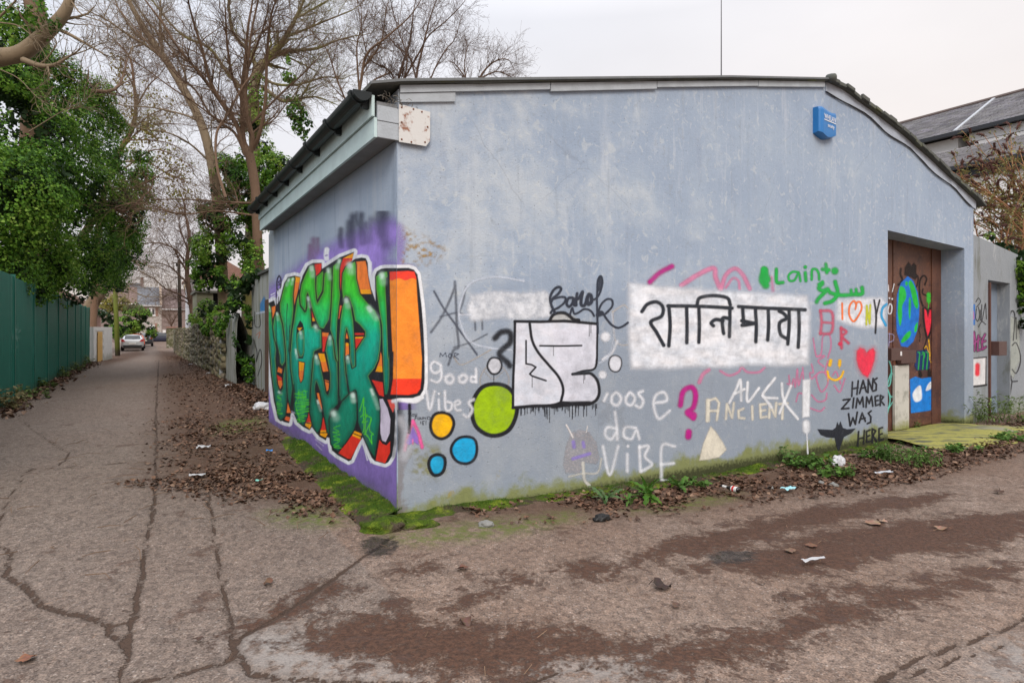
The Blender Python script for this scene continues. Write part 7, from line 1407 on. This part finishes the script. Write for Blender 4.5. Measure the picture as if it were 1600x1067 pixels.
ivy_on(e, 'ivy', [(62, 30, 9.1, 28), (88, 42, 9, 14), (30, 20, 9.2, 26), (20, 60, 9.3, 20), (8, 30, 9.3, 26), (45, 5, 9.2, 28)], 2600, .055, 91, shape='lobed', core=False, hollow=.2)

# ------------------------------------------------------------------ ivy on the walls, bushes, the brown-headed shrub
def plant(name, label, blobs, dens, size, seed, cat, **k):
    p = at(blobs[0][0], 560, blobs[0][2]); s, t = to_st(p.x, p.y); e = empty(name, (p.x, p.y, float(gz(s, t))), label=label, cat=cat); ivy_on(e, 'leaves', blobs, dens, size, seed, **k); return e
plant('ivy', 'dense dark ivy pouring down the wall between the rendered pier and stone wall', [(352, 500, 18.6, 12), (345, 515, 19.5, 12), (334, 500, 22, 12), (328, 515, 23, 12), (318, 512, 25, 11), (378, 452, 17.2, 20), (372, 480, 17.4, 20), (378, 505, 17.2, 20), (382, 530, 17.1, 18), (384, 555, 17.0, 16), (387, 578, 16.9, 11), (390, 592, 16.8, 6), (388, 436, 17.0, 16), (362, 468, 17.8, 16), (403, 428, 16.4, 10), (366, 500, 17.7, 14), (356, 455, 18.4, 14)], 6500, .065, 101, 'ivy', shape='lobed')
plant('ivy', 'bright ivy tumbling over the top of the distant stone wall below the shed', [(318, 490, 29, 14), (332, 484, 28, 14), (306, 497, 31, 10), (345, 487, 24, 13), (298, 505, 35, 8), (322, 478, 29, 12)], 1900, .10, 102, 'ivy', bias=.25)
plant('ivy', 'ivy spilling over the right end of the grey boundary wall', [(1592, 400, 12.2, 16), (1588, 420, 12.2, 16), (1596, 440, 12.2, 18), (1602, 465, 12.1, 14), (1596, 480, 12.1, 9), (1600, 505, 12.1, 12), (1575, 388, 12.2, 9), (1562, 380, 12.3, 8), (1547, 370, 12.3, 7), (1610, 420, 12, 20), (1580, 400, 12.2, 12)], 5200, .065, 103, 'ivy', shape='lobed', bias=.1)
plant('bush', 'rounded dark green bush behind the silver hatchback', [(212, 502, 60, 24), (196, 508, 59, 20), (228, 512, 60, 18), (208, 486, 60, 16), (186, 515, 57, 16), (236, 520, 60, 10), (222, 492, 60, 14)], 1300, .13, 104, 'bush', bias=.2, rough=.2)
plant('bush', 'yellowish bush top between the mossy pole and the leaning trunk', [(165, 478, 62, 17), (184, 474, 63, 17), (200, 478, 63, 12), (152, 484, 60, 12)], 900, .14, 105, 'bush', pal=[(.14, .13, .02), (.22, .19, .025), (.17, .18, .03), (.08, .10, .02)])
plant('ivy', 'blue green creeper hanging over the whitewashed wall', [(162, 492, 43, 9), (172, 495, 44, 10), (166, 503, 43, 8), (152, 488, 42, 7)], 900, .14, 106, 'creeper', pal=[(.03, .07, .035), (.06, .12, .06), (.09, .15, .08)])

e = empty('buddleia', W(12.6, 1.5, 0), 0, label='tall straggly shrub with drooping brown seed heads behind the grey boundary wall', cat='shrub'); T = Tree(11); heads = []; lp = []; ln_ = []
rs = random.Random(12)
for i in range(52):
    bx_, by_ = rs.uniform(1535, 1660), rs.uniform(395, 440); tx = rs.uniform(1462, 1700); ty = rs.uniform(195, 340); d = rs.uniform(13.2, 15.5)
    if tx < 1500: ty = max(ty, rs.uniform(235, 300))
    mx_ = bx_ + (tx - bx_) * .35 + rs.uniform(-6, 6)
    sp = [at(bx_, by_ + 30, d), at(mx_, by_ + (ty - by_) * .5, d + rs.uniform(-.4, .4)), at(tx, ty, d + rs.uniform(-.6, .6))]
    sp = [Vector(v) for v in smooth_pts(np.array(sp), n=6)]; m = len(sp); T.tube(sp, [.020 - .014 * j / m for j in range(m)], 5)
    ends = [(sp[-1], (sp[-1] - sp[-2]).normalized())]
    for j in range(3, m - 1):
        for _ in range(rs.choice((0, 1, 1, 2))):
            t = (sp[j + 1] - sp[j]).normalized(); ax = t.orthogonal().normalized(); ax.rotate(Matrix.Rotation(rs.uniform(0, 6.28), 3, t)); dd = t.copy(); dd.rotate(Matrix.Rotation(math.radians(rs.uniform(25, 50)), 3, ax)); L = rs.uniform(.2, .55); q = [sp[j], sp[j] + dd * L * .5, sp[j] + (dd + Vector((0, 0, .15))).normalized() * L]; T.tube(q, [.007, .005, .003], 3); ends.append((q[-1], (q[-1] - q[-2]).normalized()))
            for f in (.5, .8, 1.0): lp.append(q[0].lerp(q[-1], f)); ln_.append(Vector((rs.gauss(0, .5), rs.gauss(0, .5), 1)))
    for j in range(2, m):
        for _ in range(2): lp.append(sp[j] + Vector((rs.gauss(0, .04), rs.gauss(0, .04), rs.gauss(0, .05)))); ln_.append(Vector((rs.gauss(0, .6), rs.gauss(0, .6), .8)))
    for p, t in ends:
        if rs.random() < .62: heads.append((p, t))
fin(T, e, plain('tan_shrub_stem', (.30, .15, .075), .8, .3), 'stems')
lp = np.array([tuple(v) for v in lp]); lp = np.repeat(lp, 3, 0) + np.random.RandomState(2).normal(0, .035, (len(lp) * 3, 3)); ln_ = np.repeat(np.array([tuple(v) for v in ln_]), 3, 0)
o = leaves('leaves', lp, ln_, .08, tint(lp, 7, [(.17, .15, .05), (.24, .24, .08), (.32, .28, .12), (.20, .20, .08)]), LEAF, e, 7, 'long'); shift(o, e)
mb = MB(); SEED = plain('brown_seed_head', (.085, .038, .030), .9, .4, 40)
for p, t in heads:
    L = rs.uniform(.14, .30); q = [p]; dd = (t + Vector((rs.uniform(-.3, .3), 0, 0))).normalized()
    for k_ in range(5): dd = (dd + Vector((rs.uniform(-.1, .1), rs.uniform(-.1, .1), -.26))).normalized(); q.append(q[-1] + dd * L / 5)
    o_ = e.location; mb.tube([v - o_ for v in q], [.010, .024, .028, .024, .016, .005], 6)
    for v in q[1:-1]:
        for _ in range(4): w_ = v - o_ + Vector((rs.gauss(0, .022), rs.gauss(0, .022), rs.gauss(0, .018))); mb.tube([w_, w_ + Vector((rs.gauss(0, .018), rs.gauss(0, .018), rs.gauss(0, .015)))], [.012, .004], 3)
mb.build('seed_heads', SEED, e)
# ------------------------------------------------------------------ moss along the wall feet
g = G('moss'); n = g.noise(5, 6, .7); n2 = g.noise(45, 5, .75); n3 = g.noise(1.7, 5, .65); vc = g.voro(70); c = g.mix(n2, (.022, .046, .006), (.10, .165, .012)); c = g.mix(g.mr(n, .47, .62), c, (.19, .25, .022)); c = g.mix(g.mr(n3, .47, .58), c, g.mix(n2, (.045, .032, .022), (.11, .085, .06))); c = g.mix(g.mr(n, .40, .30), c, (.018, .026, .008))
MOSS = g.out(c, .95, g.bump(g.math('ADD', n2, g.math('MULTIPLY', vc, -.9)), 1.0, .02), Specular_IOR_Level=.15)
tufts = []
def moss_strip(name, f, n, m, hfun, label=None):
    V = []; Fq = []
    for i in range(n):
        for j in range(m):
            u, v = i / (n - 1), j / (m - 1); s, t = f(u, v); h = hfun(u, v, s, t); z = float(gz(s, t)) - .015 + h; V.append(tuple(W(s, t, z)))
            if h > .045 and rs.random() < .5: tufts.append(W(s, t, z))
    for i in range(n - 1):
        for j in range(m - 1): a = i * m + j; Fq.append((a, a + m, a + m + 1, a + 1))
    return np_obj(name, V, Fq, MOSS, smooth=True, kind='stuff')
rs = random.Random(21)
def hf(u, v, s, t):
    k = (1 - v) ** .8; return (.012 + .062 * k * (.25 + .9 * float(fbm(s * 1.5, t * 3, 3, 3)))) * (.35 + 1.1 * float(fbm(s * 5, t * 6, 9, 3))) * float(sstep(1.0, .8, v)) + .012 * float(vnoise(s * 30, t * 30, 4)) * float(sstep(1, .7, v))
moss_strip('moss', lambda u, v: (-.05 + u * 8.1, .004 - v * (.20 + .14 * float(vnoise(u * 9, 1.5, 2)) - .05 * u)), 300, 12, hf)
def hs(u, v, s, t):
    k = (1 - v) ** 1.0; fade = float(sstep(1.0, .8, u)); return ((.02 + .12 * k * (.4 + .8 * float(fbm(t * 1.4, s * 2, 13, 3)))) * (.4 + 1.0 * float(fbm(t * 5, s * 6, 19, 3))) + .014 * float(vnoise(s * 30, t * 30, 4))) * float(sstep(1.0, .72, v)) * (.25 + .75 * fade)
moss_strip('moss', lambda u, v: (.004 - v * (.40 - .24 * u + .16 * float(vnoise(u * 7, .5, 6))), -.12 + u * 4.6), 220, 16, hs)
# mossy corner stones
def lump(name, p, r, mat, seed, label, cat, sq=(1, 1, .55), rz=0, **k):
    bm = bmesh.new(); bmesh.ops.create_icosphere(bm, subdivisions=4, radius=1)
    for v in bm.verts:
        n_ = mnoise.noise(v.co * 1.7 + Vector((seed, 0, 0))) * .32 + mnoise.noise(v.co * 5 + Vector((0, seed, 0))) * .10; v.co = v.co * (1 + n_); v.co = Vector((v.co.x * r * sq[0], v.co.y * r * sq[1], v.co.z * r * sq[2]))
    me = bpy.data.meshes.new(name); bm.to_mesh(me); bm.free(); me.materials.append(mat); me.polygons.foreach_set('use_smooth', [True] * len(me.polygons)); o = bpy.data.objects.new(name, me); link(o); o.location = p; o.rotation_euler = (0, 0, rz); return tag(o, label, cat, **k)
lump('mossy_stone', gpt(598, 826, .01), .19, MOSS, 3, 'large mossy stone at the very foot of the building corner', 'stone', (1.1, .7, .42), .3)
lump('mossy_stone', gpt(655, 822, .0), .13, MOSS, 7, 'smaller mossy stone just right of the corner on the gable side', 'stone', (1.2, .6, .35), .5)
# fuzz of short shoots
rr = np.random.RandomState(3); tp = np.array([tuple(v) for v in tufts]); tp = np.repeat(tp, 7, 0) + rr.normal(0, .016, (len(tp) * 7, 3)) * np.array([1, 1, .2]); n = len(tp)
d_ = rr.normal(0, .5, (n, 3)); d_[:, 2] = 1; d_ /= np.linalg.norm(d_, axis=1, keepdims=True); sd_ = np.cross(d_, rr.normal(0, 1, (n, 3))); sd_ /= np.linalg.norm(sd_, axis=1, keepdims=True); L = rr.uniform(.010, .032, (n, 1))
V = np.stack([tp - sd_ * .0022, tp + sd_ * .0022, tp + d_ * L], 1).reshape(-1, 3); gcol = np.repeat(np.array([.05, .11, .012]) * rr.uniform(.5, 1.8, (n, 1)), 3, 0)
np_obj('moss_shoots', V, np.arange(n * 3).reshape(n, 3), LEAF, col=gcol, kind='stuff')

# ------------------------------------------------------------------ fallen leaves
g = G('dead_leaf'); c, a_ = g.attr('col'); DEAD = g.out(g.mix(1.0, c, g.ramp(g.noise(40, 3), [(.3, (.75, .75, .75)), (.7, (1.15, 1.15, 1.15))]), 'MULTIPLY'), .7, Specular_IOR_Level=.3)
DPAL = np.array([(.085, .043, .026), (.105, .054, .033), (.130, .069, .042), (.160, .088, .054), (.215, .135, .09), (.065, .036, .024)])
def litter_mesh(name, pts, size, seed, flat=.45, lift=.03, **k):
    """curled leaves: a bent six-point blade each"""
    rr = np.random.RandomState(seed); bp = np.array([to_st(*gpt(x, y)[:2]) for x, y in ((1135, 768), (1152, 772), (1232, 769))]); pts = pts[np.min(np.hypot(pts[:, None, 0] - bp[None, :, 0], pts[:, None, 1] - bp[None, :, 1]), 1) > .13]; n = len(pts); s, t = pts[:, 0], pts[:, 1]; z = gz(s, t) + rr.uniform(.004, lift, n)
    P = np.concatenate([A + s[:, None] * ES + t[:, None] * ET, z[:, None]], 1)
    Nn = rr.normal(0, flat, (n, 3)); Nn[:, 2] = 1; Nn /= np.linalg.norm(Nn, axis=1, keepdims=True); r = rr.normal(0, 1, (n, 3)); T_ = r - Nn * (r * Nn).sum(1, keepdims=True); T_ /= np.linalg.norm(T_, axis=1, keepdims=True); B_ = np.cross(Nn, T_)
    sz = (size * rr.uniform(.3, 1.0, n) ** 1.6 * 2.0)[:, None]; w = rr.uniform(.28, .5, (n, 1)); cu = rr.uniform(-.1, .4, (n, 1)); cw = rr.uniform(.05, .4, (n, 1)); ax = rr.uniform(-.15, .15, (n, 1))
    tp = [(-.5, 0 * w, cu * .8), (-.12, w, cw), (.5, 0 * w + ax, cu), (-.12, -w, cw * .8), (.05, 0 * w + ax * .3, 0 * cu)]
    V = np.stack([P + sz * (a * T_ + b * B_ + c_ * Nn) for a, b, c_ in tp], 1).reshape(-1, 3); b0 = np.arange(n)[:, None] * 5
    Fq = np.concatenate([b0 + np.array([[0, 4, 1]]), b0 + np.array([[1, 4, 2]]), b0 + np.array([[2, 4, 3]]), b0 + np.array([[3, 4, 0]])]); col = DPAL[rr.randint(0, 6, n)] * rr.uniform(.7, 1.25, (n, 1))
    return np_obj(name, V, Fq, DEAD, col=np.repeat(col, 5, 0), **k)
def sample(n, box, fld, seed, thr=.15, powr=1.0):
    rr = np.random.RandomState(seed); s = rr.uniform(box[0], box[1], n); t = rr.uniform(box[2], box[3], n); i = np.clip(np.searchsorted(sa, s), 0, len(sa) - 1); j = np.clip(np.searchsorted(ta, t), 0, len(ta) - 1); f = fld[j, i]
    cl = fbm(s * 2.2, t * 2.2, seed, 3); k = (rr.uniform(0, 1, n) < f ** powr * sstep(.26, .52, cl)) & (f > thr); return np.stack([s[k], t[k]], 1)
litter_mesh('leaf_litter', sample(30000, (-3.6, .0, -.8, 2.6), lit, 5, .08, 1.4), .034, 5, .38, .02, kind='stuff')
litter_mesh('leaf_litter', sample(9000, (-3.2, .0, 2.6, 7.5), lit, 15, .1, 2.2), .036, 15, .3, .015, kind='stuff')
litter_mesh('leaf_litter', sample(4500, (-3.6, .6, 7.5, 20), lit, 6, .1, 2.2), .042, 6, .3, .02, kind='stuff')
litter_mesh('leaf_litter', np.concatenate([sample(24000, (.6, 15, -1.6, 0), lit, 7), np.stack([np.random.RandomState(3).uniform(1.5, 12, 700), -.08 - np.abs(np.random.RandomState(4).normal(0, .25, 700))], 1)]), .038, 7, .34, .02, kind='stuff')
rr = np.random.RandomState(8); bank = np.stack([.40 - np.abs(rr.normal(0, .40, 6000)), 7 + 36 * rr.uniform(0, 1, 6000) ** 1.3], 1); litter_mesh('leaf_litter', bank, .042, 8, .25, lift=.03, kind='stuff')
bank2 = np.stack([rr.uniform(.05, .78, 1500), rr.uniform(6.6, 13.8, 1500)], 1); litter_mesh('leaf_litter', bank2, .06, 18, .3, .05, kind='stuff')
bankl = np.stack([FS + .05 + np.abs(rr.normal(0, .22, 1500)), rr.uniform(9, 38, 1500)], 1); litter_mesh('leaf_litter', bankl, .08, 9, kind='stuff')
# crumbs, needles and stalks ground into the road
rr = np.random.RandomState(14); n = 3600; s = rr.uniform(-6, 10, n); t = rr.uniform(-4.4, 6, n); i = np.searchsorted(sa, s); j = np.searchsorted(ta, t); f = np.maximum(np.maximum(mud[j, i], lit[j, i]), .10 + .5 * (crack[j, i] > .2)); kk = rr.uniform(0, 1, n) < f; s, t = s[kk], t[kk]; n = len(s); th = rr.uniform(0, 6.28, n); L = rr.uniform(.004, .05, n) ** 1.0; wv = rr.uniform(.0008, .0022, n)
P = np.concatenate([A + s[:, None] * ES + t[:, None] * ET, (gz(s, t) + .010)[:, None]], 1); dv = np.stack([np.cos(th), np.sin(th), rr.normal(0, .08, n)], 1); pv = np.stack([-np.sin(th), np.cos(th), 0 * th], 1)
V = np.stack([P - dv * L[:, None] - pv * wv[:, None], P - dv * L[:, None] + pv * wv[:, None], P + dv * L[:, None] + pv * wv[:, None], P + dv * L[:, None] - pv * wv[:, None]], 1).reshape(-1, 3)
np_obj('needles', V, np.arange(n * 4).reshape(n, 4), DEAD, col=np.repeat(np.array([[.22, .135, .08]]) * rr.uniform(.3, 1.4, (n, 1)), 4, 0), kind='stuff')
# single large leaves on the road, each its own thing
def big_leaf(px, py, size, col, label, curl, rz, seed):
    rr = random.Random(seed); nu, nv = 7, 5; V = []; Fq = []
    for i in range(nu):
        u = i / (nu - 1); wd = (.06 + math.sin(math.pi * min(1, u * 1.02) ** .8) ** .8 * .42) * (1 + .25 * math.sin(u * 13 + seed))
        for j in range(nv):
            v = j / (nv - 1) * 2 - 1; V.append(((u - .5) * size, v * wd * size, .014 + size * (curl * (u - .5) ** 2 * .7 + (v * .5 + .5) ** 2 * curl * .33 * math.sin(u * 5 + seed) + .03 * rr.uniform(-1, 1))))
    for i in range(nu - 1):
        for j in range(nv - 1): a = i * nv + j; Fq.append((a, a + nv, a + nv + 1, a + 1))
    g_ = MB().add(V, Fq); g_.tube([(-.5 * size, 0, .014 + curl * .4 * size), (-.75 * size, .05 * size, .02)], .0025, 4); me = g_.mesh('dead_leaf'); a = me.color_attributes.new('col', 'FLOAT_COLOR', 'POINT'); a.data.foreach_set('color', np.array([(*[c_ * rr.uniform(.8, 1.15) for c_ in col], 1) for _ in g_.v], np.float32).ravel()); me.materials.append(DEAD); me.polygons.foreach_set('use_smooth', [True] * len(me.polygons))
    o = bpy.data.objects.new('dead_leaf', me); link(o); o.location = gpt(px, py, .004); o.rotation_euler = (0, 0, rz); return tag(o, label, 'leaf', 'dead leaves lying on the road')
for k_, (px, py, sz, col, cu, lab) in enumerate([
    (1035, 919, .115, (.035, .020, .016), .9, 'dark curled leaf in the middle of the road below the magenta question mark'), (723, 890, .085, (.13, .062, .040), .55, 'red brown leaf on the clear road below the lime disc'), (727, 974, .075, (.10, .055, .038), .8, 'curled brown leaf lying in the near mud'),
    (42, 1033, .085, (.19, .085, .050), .4, 'orange brown leaf alone in the bottom left corner'), (420, 913, .06, (.12, .06, .035), .8, 'small curled leaf on the lane slab left of the near mud'), (308, 1003, .045, (.07, .04, .028), .7, 'tiny dark leaf on the narrow slab strip'), (1365, 820, .13, (.24, .15, .105), .25, 'pale tan leaf with its edge up in the far right mud'), (1378, 816, .09, (.34, .22, .16), .5, 'smaller pale leaf tucked against the pale tan one'),
    (1470, 827, .10, (.26, .15, .10), .3, 'tan leaf at the far right edge of the mud'), (1268, 855, .09, (.17, .075, .048), .2, 'reddish leaf in the dark mud right of centre'), (1235, 863, .085, (.17, .10, .066), .2, 'flat tan leaf left of the reddish one in the dark mud'), (1055, 948, .06, (.10, .06, .042), .7, 'little brown leaf on bare road below the dark curled one'), (1560, 771, .10, (.08, .05, .035), .8, 'dark curled leaf on the far road at the right edge')]):
    big_leaf(px, py, sz, col, lab, cu, k_ * 1.9, k_)

# ------------------------------------------------------------------ weeds
def weed_leaf_mesh(L, wd, jag, seed, col, droop=.5):
    rr = random.Random(seed); n = 9; m = MB(); V = []; C_ = []
    for i in range(n):
        u = i / (n - 1); x = L * u * (1 - .15 * u * droop); z = L * (.55 * u - droop * u * u); w = wd * math.sin(math.pi * (u * .92 + .05)) ** .7 * (1.0 if i % 2 or not jag else 1 - jag); V += [(x, -w, z - .1 * w), (x, 0, z + .12 * w), (x, w, z - .1 * w)]
    Fq = []
    for i in range(n - 1):
        for j in range(2): a = i * 3 + j; Fq.append((a, a + 3, a + 4, a + 1))
    m.add(V, Fq); me = m.mesh('leaf'); a = me.color_attributes.new('col', 'FLOAT_COLOR', 'POINT'); a.data.foreach_set('color', np.array([(*[q_ * rr.uniform(.75, 1.3) for q_ in col], 1) for _ in V], np.float32).ravel()); me.materials.append(LEAF); return me
def rosette(px, py, n, L, wd, jag, col, label, seed, lift=0.0, s_off=0, cat='weed', up=.0):
    rr = random.Random(seed); p = gpt(px, py, .03 + lift); e = empty('weed', p, 0, label=label, cat=cat, group='weeds at the foot of the walls'); ms = [weed_leaf_mesh(L, wd, jag, seed + i, col, .35 + .15 * i) for i in range(4)]
    for i in range(n):
        o = bpy.data.objects.new('leaf', ms[i % 4]); link(o, e); o.rotation_euler = (rr.uniform(-.3, .3), -rr.uniform(-.25 + up * -.3, .75 + up * .5), i * 2.4 + rr.uniform(-.4, .4)); f = rr.uniform(.6, 1.15); o.scale = (f, f, f); o.location = (rr.uniform(-.02, .02), rr.uniform(-.02, .02), rr.uniform(0, .04))
    MB().tube([(0, 0, -.05), (0, 0, .05)], .012, 6).build('crown', plain('weed_crown_%d' % seed, (.05, .08, .02)), e); return e
GW = (.075, .155, .030)
rosette(1012, 783, 26, .25, .034, .55, (.07, .155, .022), 'large bright green jagged leaved weed by the ViBE letters', 1, .02, up=.5); rosette(945, 786, 16, .20, .028, .55, (.085, .14, .055), 'pale jagged leaved thistly weed left of the large bright one', 2, .0)
rosette(1062, 768, 10, .15, .03, .3, GW, 'small round leaved weed right of the large bright one', 3); rosette(985, 790, 9, .14, .022, .4, GW, 'little weed between the two large jagged weeds', 4)
def sprig(px, py, n, H_, spread, col, label, seed, leaf=.05, shape='ivy'):
    rr = random.Random(seed); p = gpt(px, py, .0); e = empty('weed', p, 0, label=label, cat='weed', group='weeds at the foot of the walls'); mb = MB(); lp, nn = [], []
    for i in range(n):
        a = rr.uniform(0, 6.28); q = Vector((rr.uniform(-spread, spread), rr.uniform(-spread, spread) * .5, 0)); d = Vector((math.cos(a) * .5, math.sin(a) * .5, 1)).normalized(); pts = [q.copy()]
        for j in range(4): d = (d + Vector((rr.gauss(0, .25), rr.gauss(0, .25), -.08))).normalized(); q = q + d * H_ * rr.uniform(.7, 1.2) / 4; pts.append(q.copy()); [(lp.append(q + Vector((rr.gauss(0, .03), rr.gauss(0, .03), rr.gauss(0, .02)))), nn.append((rr.gauss(0, .5), rr.gauss(0, .5), 1))) for _ in range(5)]
        mb.tube(pts, [.004, .004, .003, .003, .002], 4)
    mb.build('stems', plain('weed_stem_%d' % seed, (.09, .13, .04)), e); lp = np.array([tuple(v) for v in lp]); leaves('leaves', lp, np.array(nn), leaf, np.array([col]) * np.random.RandomState(seed).uniform(.6, 1.5, (len(lp), 1)), LEAF, e, seed, shape); return e
sprig(1262, 732, 14, .20, .25, GW, 'bright clump of leafy weeds by the exclamation mark drip', 21); sprig(1238, 728, 5, .30, .05, (.09, .16, .04), 'single taller sprig against the wall under the exclamation mark', 22, .04); sprig(1305, 745, 12, .14, .16, (.085, .17, .03), 'low fresh green weeds below the plastic bag', 23)
sprig(1412, 722, 22, .26, .30, (.085, .17, .035), 'spreading green weeds at the near edge of the ramp', 24, .055, 'long'); sprig(1440, 730, 12, .22, .2, (.10, .19, .04), 'lighter green weeds at the middle of the ramp edge', 25, .05, 'long'); sprig(1372, 716, 10, .14, .2, GW, 'small weeds below the last lettering of the gable', 26); sprig(1424, 668, 8, .16, .08, GW, 'weed growing from the door foot beside the white panel', 27, .045, 'long'); sprig(1500, 706, 8, .12, .2, GW, 'little weeds at the far edge of the ramp', 28)
sprig(1562, 660, 34, .55, .45, (.12, .18, .05), 'tall feathery weeds before the narrow blocked doorway', 29, .07, 'long'); sprig(1575, 688, 10, .14, .25, (.10, .19, .04), 'low bright weeds in the leaf litter at the right edge', 30); sprig(1085, 762, 8, .10, .2, GW, 'tiny weeds in the moss below the cream triangle', 31)
for k_, (px, py, n_, h_, lab) in enumerate(((12, 640, 12, .5, 'dry tan and green weeds at the foot of the nearest fence panel'), (42, 623, 8, .35, 'weed clump at the second fence seam'), (72, 606, 6, .25, 'small weeds half way along the fence'), (100, 590, 8, .4, 'weeds near the far fence panels'), (118, 580, 7, .45, 'weeds where the fence nears its end'), (135, 570, 7, .5, 'last weeds at the far end of the fence'))):
    s_, t_, z_ = ground(px, py); sprig(px, py, n_, h_, .3, (.12, .17, .05) if k_ else (.20, .17, .08), lab, 40 + k_, .07)

# ------------------------------------------------------------------ dropped things
g = G('brown_bottle_glass'); BGL = g.out((.006, .003, .002), .06, Specular_IOR_Level=.8)
p0, p1 = gpt(1126, 766, .055), gpt(1162, 775, .050); ax = (p1 - p0).normalized(); L = .245
bo = empty('beer_bottle', p0, 0, label='brown glass beer bottle lying on its side at the foot of the gable', cat='bottle')
MB().lathe([(.012, 0), (.0135, .004), (.0135, .018), (.012, .022), (.013, .07), (.018, .10), (.029, .13), (.031, .145), (.031, .235), (.028, .245)], 18, (0, 0, 0), ax).build('glass', BGL, bo, smooth=True)
LBW, LBR = plain('white_paper_label', (.68, .68, .66), .6, .05), plain('red_label_band', (.55, .03, .03), .5, .05)
MB().lathe([(.0316, .152), (.0316, .225)], 18, (0, 0, 0), ax).build('label', LBW, bo); MB().lathe([(.032, .165), (.032, .19)], 18, (0, 0, 0), ax).build('label_band', LBR, bo); MB().lathe([(.0140, .030), (.0142, .065), (.0170, .088)], 14, (0, 0, 0), ax).build('neck_label', LBW, bo)
def sheet_thing(name, px, py, w, h, mat, label, cat, seed, rz=0, curl=.02, tilt=0.0):
    rr = random.Random(seed); nx_, ny_ = 10, 8; V = []; Fq = []
    for i in range(nx_):
        for j in range(ny_): V.append(((i / (nx_ - 1) - .5) * w, (j / (ny_ - 1) - .5) * h, .012 + curl * (float(fbm(i * .45, j * .5, seed, 2)) ) + .01))
    for i in range(nx_ - 1):
        for j in range(ny_ - 1): a = i * ny_ + j; Fq.append((a, a + ny_, a + ny_ + 1, a + 1))
    o = MB().add(V, Fq).build(name, mat, smooth=True); o.location = gpt(px, py, .006); o.rotation_euler = (tilt, 0, rz); return tag(o, label, cat)
sheet_thing('face_mask', 1232, 769, .17, .095, plain('pale_cyan_fabric', (.30, .56, .60), .8, .1, 30), 'pale turquoise face mask lying flat on the road by the gable', 'mask', 4, ROT, .05)
WPP = plain('scuffed_white_paper', (.42, .42, .43), .7, .1)
sheet_thing('paper_scrap', 1271, 881, .19, .05, WPP, 'thin white torn wrapper in the dark mud', 'litter', 5, .3, .03); sheet_thing('paper_scrap', 1380, 742, .26, .06, plain('grey_card', (.42, .44, .47), .7), 'long grey card strip at the edge of the leaf litter', 'litter', 6, ROT - .3, .03)
sheet_thing('paper_scrap', 308, 748, .16, .07, WPP, 'white scrap on the leaf litter left of the mural', 'litter', 7, .4, .05); sheet_thing('paper_scrap', 318, 703, .16, .09, WPP, 'round white scrap at the top of the leaf litter', 'litter', 8, .2, .06); sheet_thing('paper_scrap', 405, 756, .07, .05, plain('mint_plastic', (.20, .50, .42), .5), 'small mint green scrap among the dead leaves', 'litter', 9, .5, .04); sheet_thing('paper_scrap', 421, 708, .08, .035, plain('blue_plastic', (.03, .22, .60), .4), 'tiny bright blue scrap among the dead leaves', 'litter', 10, .2, .04)
for k_, (px, py, lab) in enumerate(((298, 571, 'far white scrap by the telegraph pole'), (286, 556, 'white scrap right beside the telegraph pole foot'), (326, 586, 'white scrap half way up the right hand bank of leaves'), (364, 584, 'pale scrap at the foot of the ivy covered wall'), (416, 607, 'white plastic lump in the corner behind the mural'), (356, 606, 'white crumb of litter on the leaf bank'))): sheet_thing('paper_scrap', px, py, .17, .10, WPP, lab, 'litter', 20 + k_, k_ * .8, .12)
g = G('thin_white_plastic'); BAG = g.out(g.mix(g.noise(12, 4), (.60, .62, .66), (.78, .79, .82)), .3, g.bump(g.noise(26, 4, .7), .8, .02), Alpha=.72)
lump('plastic_bag', gpt(1310, 728, .04), .10, BAG, 5, 'crumpled see through white plastic bag among weeds under the black bird', 'bag', (1.0, .6, 1.0), .4); lump('plastic_bag', gpt(411, 641, .07), .17, BAG, 9, 'white plastic bag in dead leaves at the far foot of the mural', 'bag', (1.1, .7, .6), .2)
STN = plain('grey_stone', (.20, .20, .19), .9, .25); 
for k_, (px, py, r, lab, c_) in enumerate(((1302, 760, .045, 'grey stone at the litter edge right of the face mask', 0), (1283, 757, .04, 'smaller grey stone beside the one right of the face mask', 0), (1204, 764, .03, 'little pebble between bottle and face mask', 0), (760, 822, .05, 'grey stone in the moss below the lime disc', 0))): lump('stone', gpt(px, py, .015), r, STN, k_ * 3 + 1, lab, 'stone', (1.2, .8, .7), k_)
lump('bottle_cap_lump', gpt(940, 813, .02), .07, plain('black_rubber', (.012, .012, .012), .4), 4, 'black squashed rubber lump before the pale thistly weed', 'litter', (1.2, .7, .5), .5)
# fallen branch ends and loose twigs on the litter
mb = MB(); rs = random.Random(31)
for i in range(90):
    s = rs.uniform(-3, -.2); t = rs.uniform(-.5, 7); z = float(gz(s, t)) + .03; a = rs.uniform(0, 6.28); L = rs.uniform(.08, .3); p = W(s, t, z); q = p + Vector((math.cos(a) * L, math.sin(a) * L, rs.uniform(-.01, .03))); mb.tube([p, (p + q) / 2 + Vector((rs.gauss(0, .02), rs.gauss(0, .02), .01)), q], [.004, .0035, .002], 4)
mb.build('loose_twigs', BK1, kind='stuff')
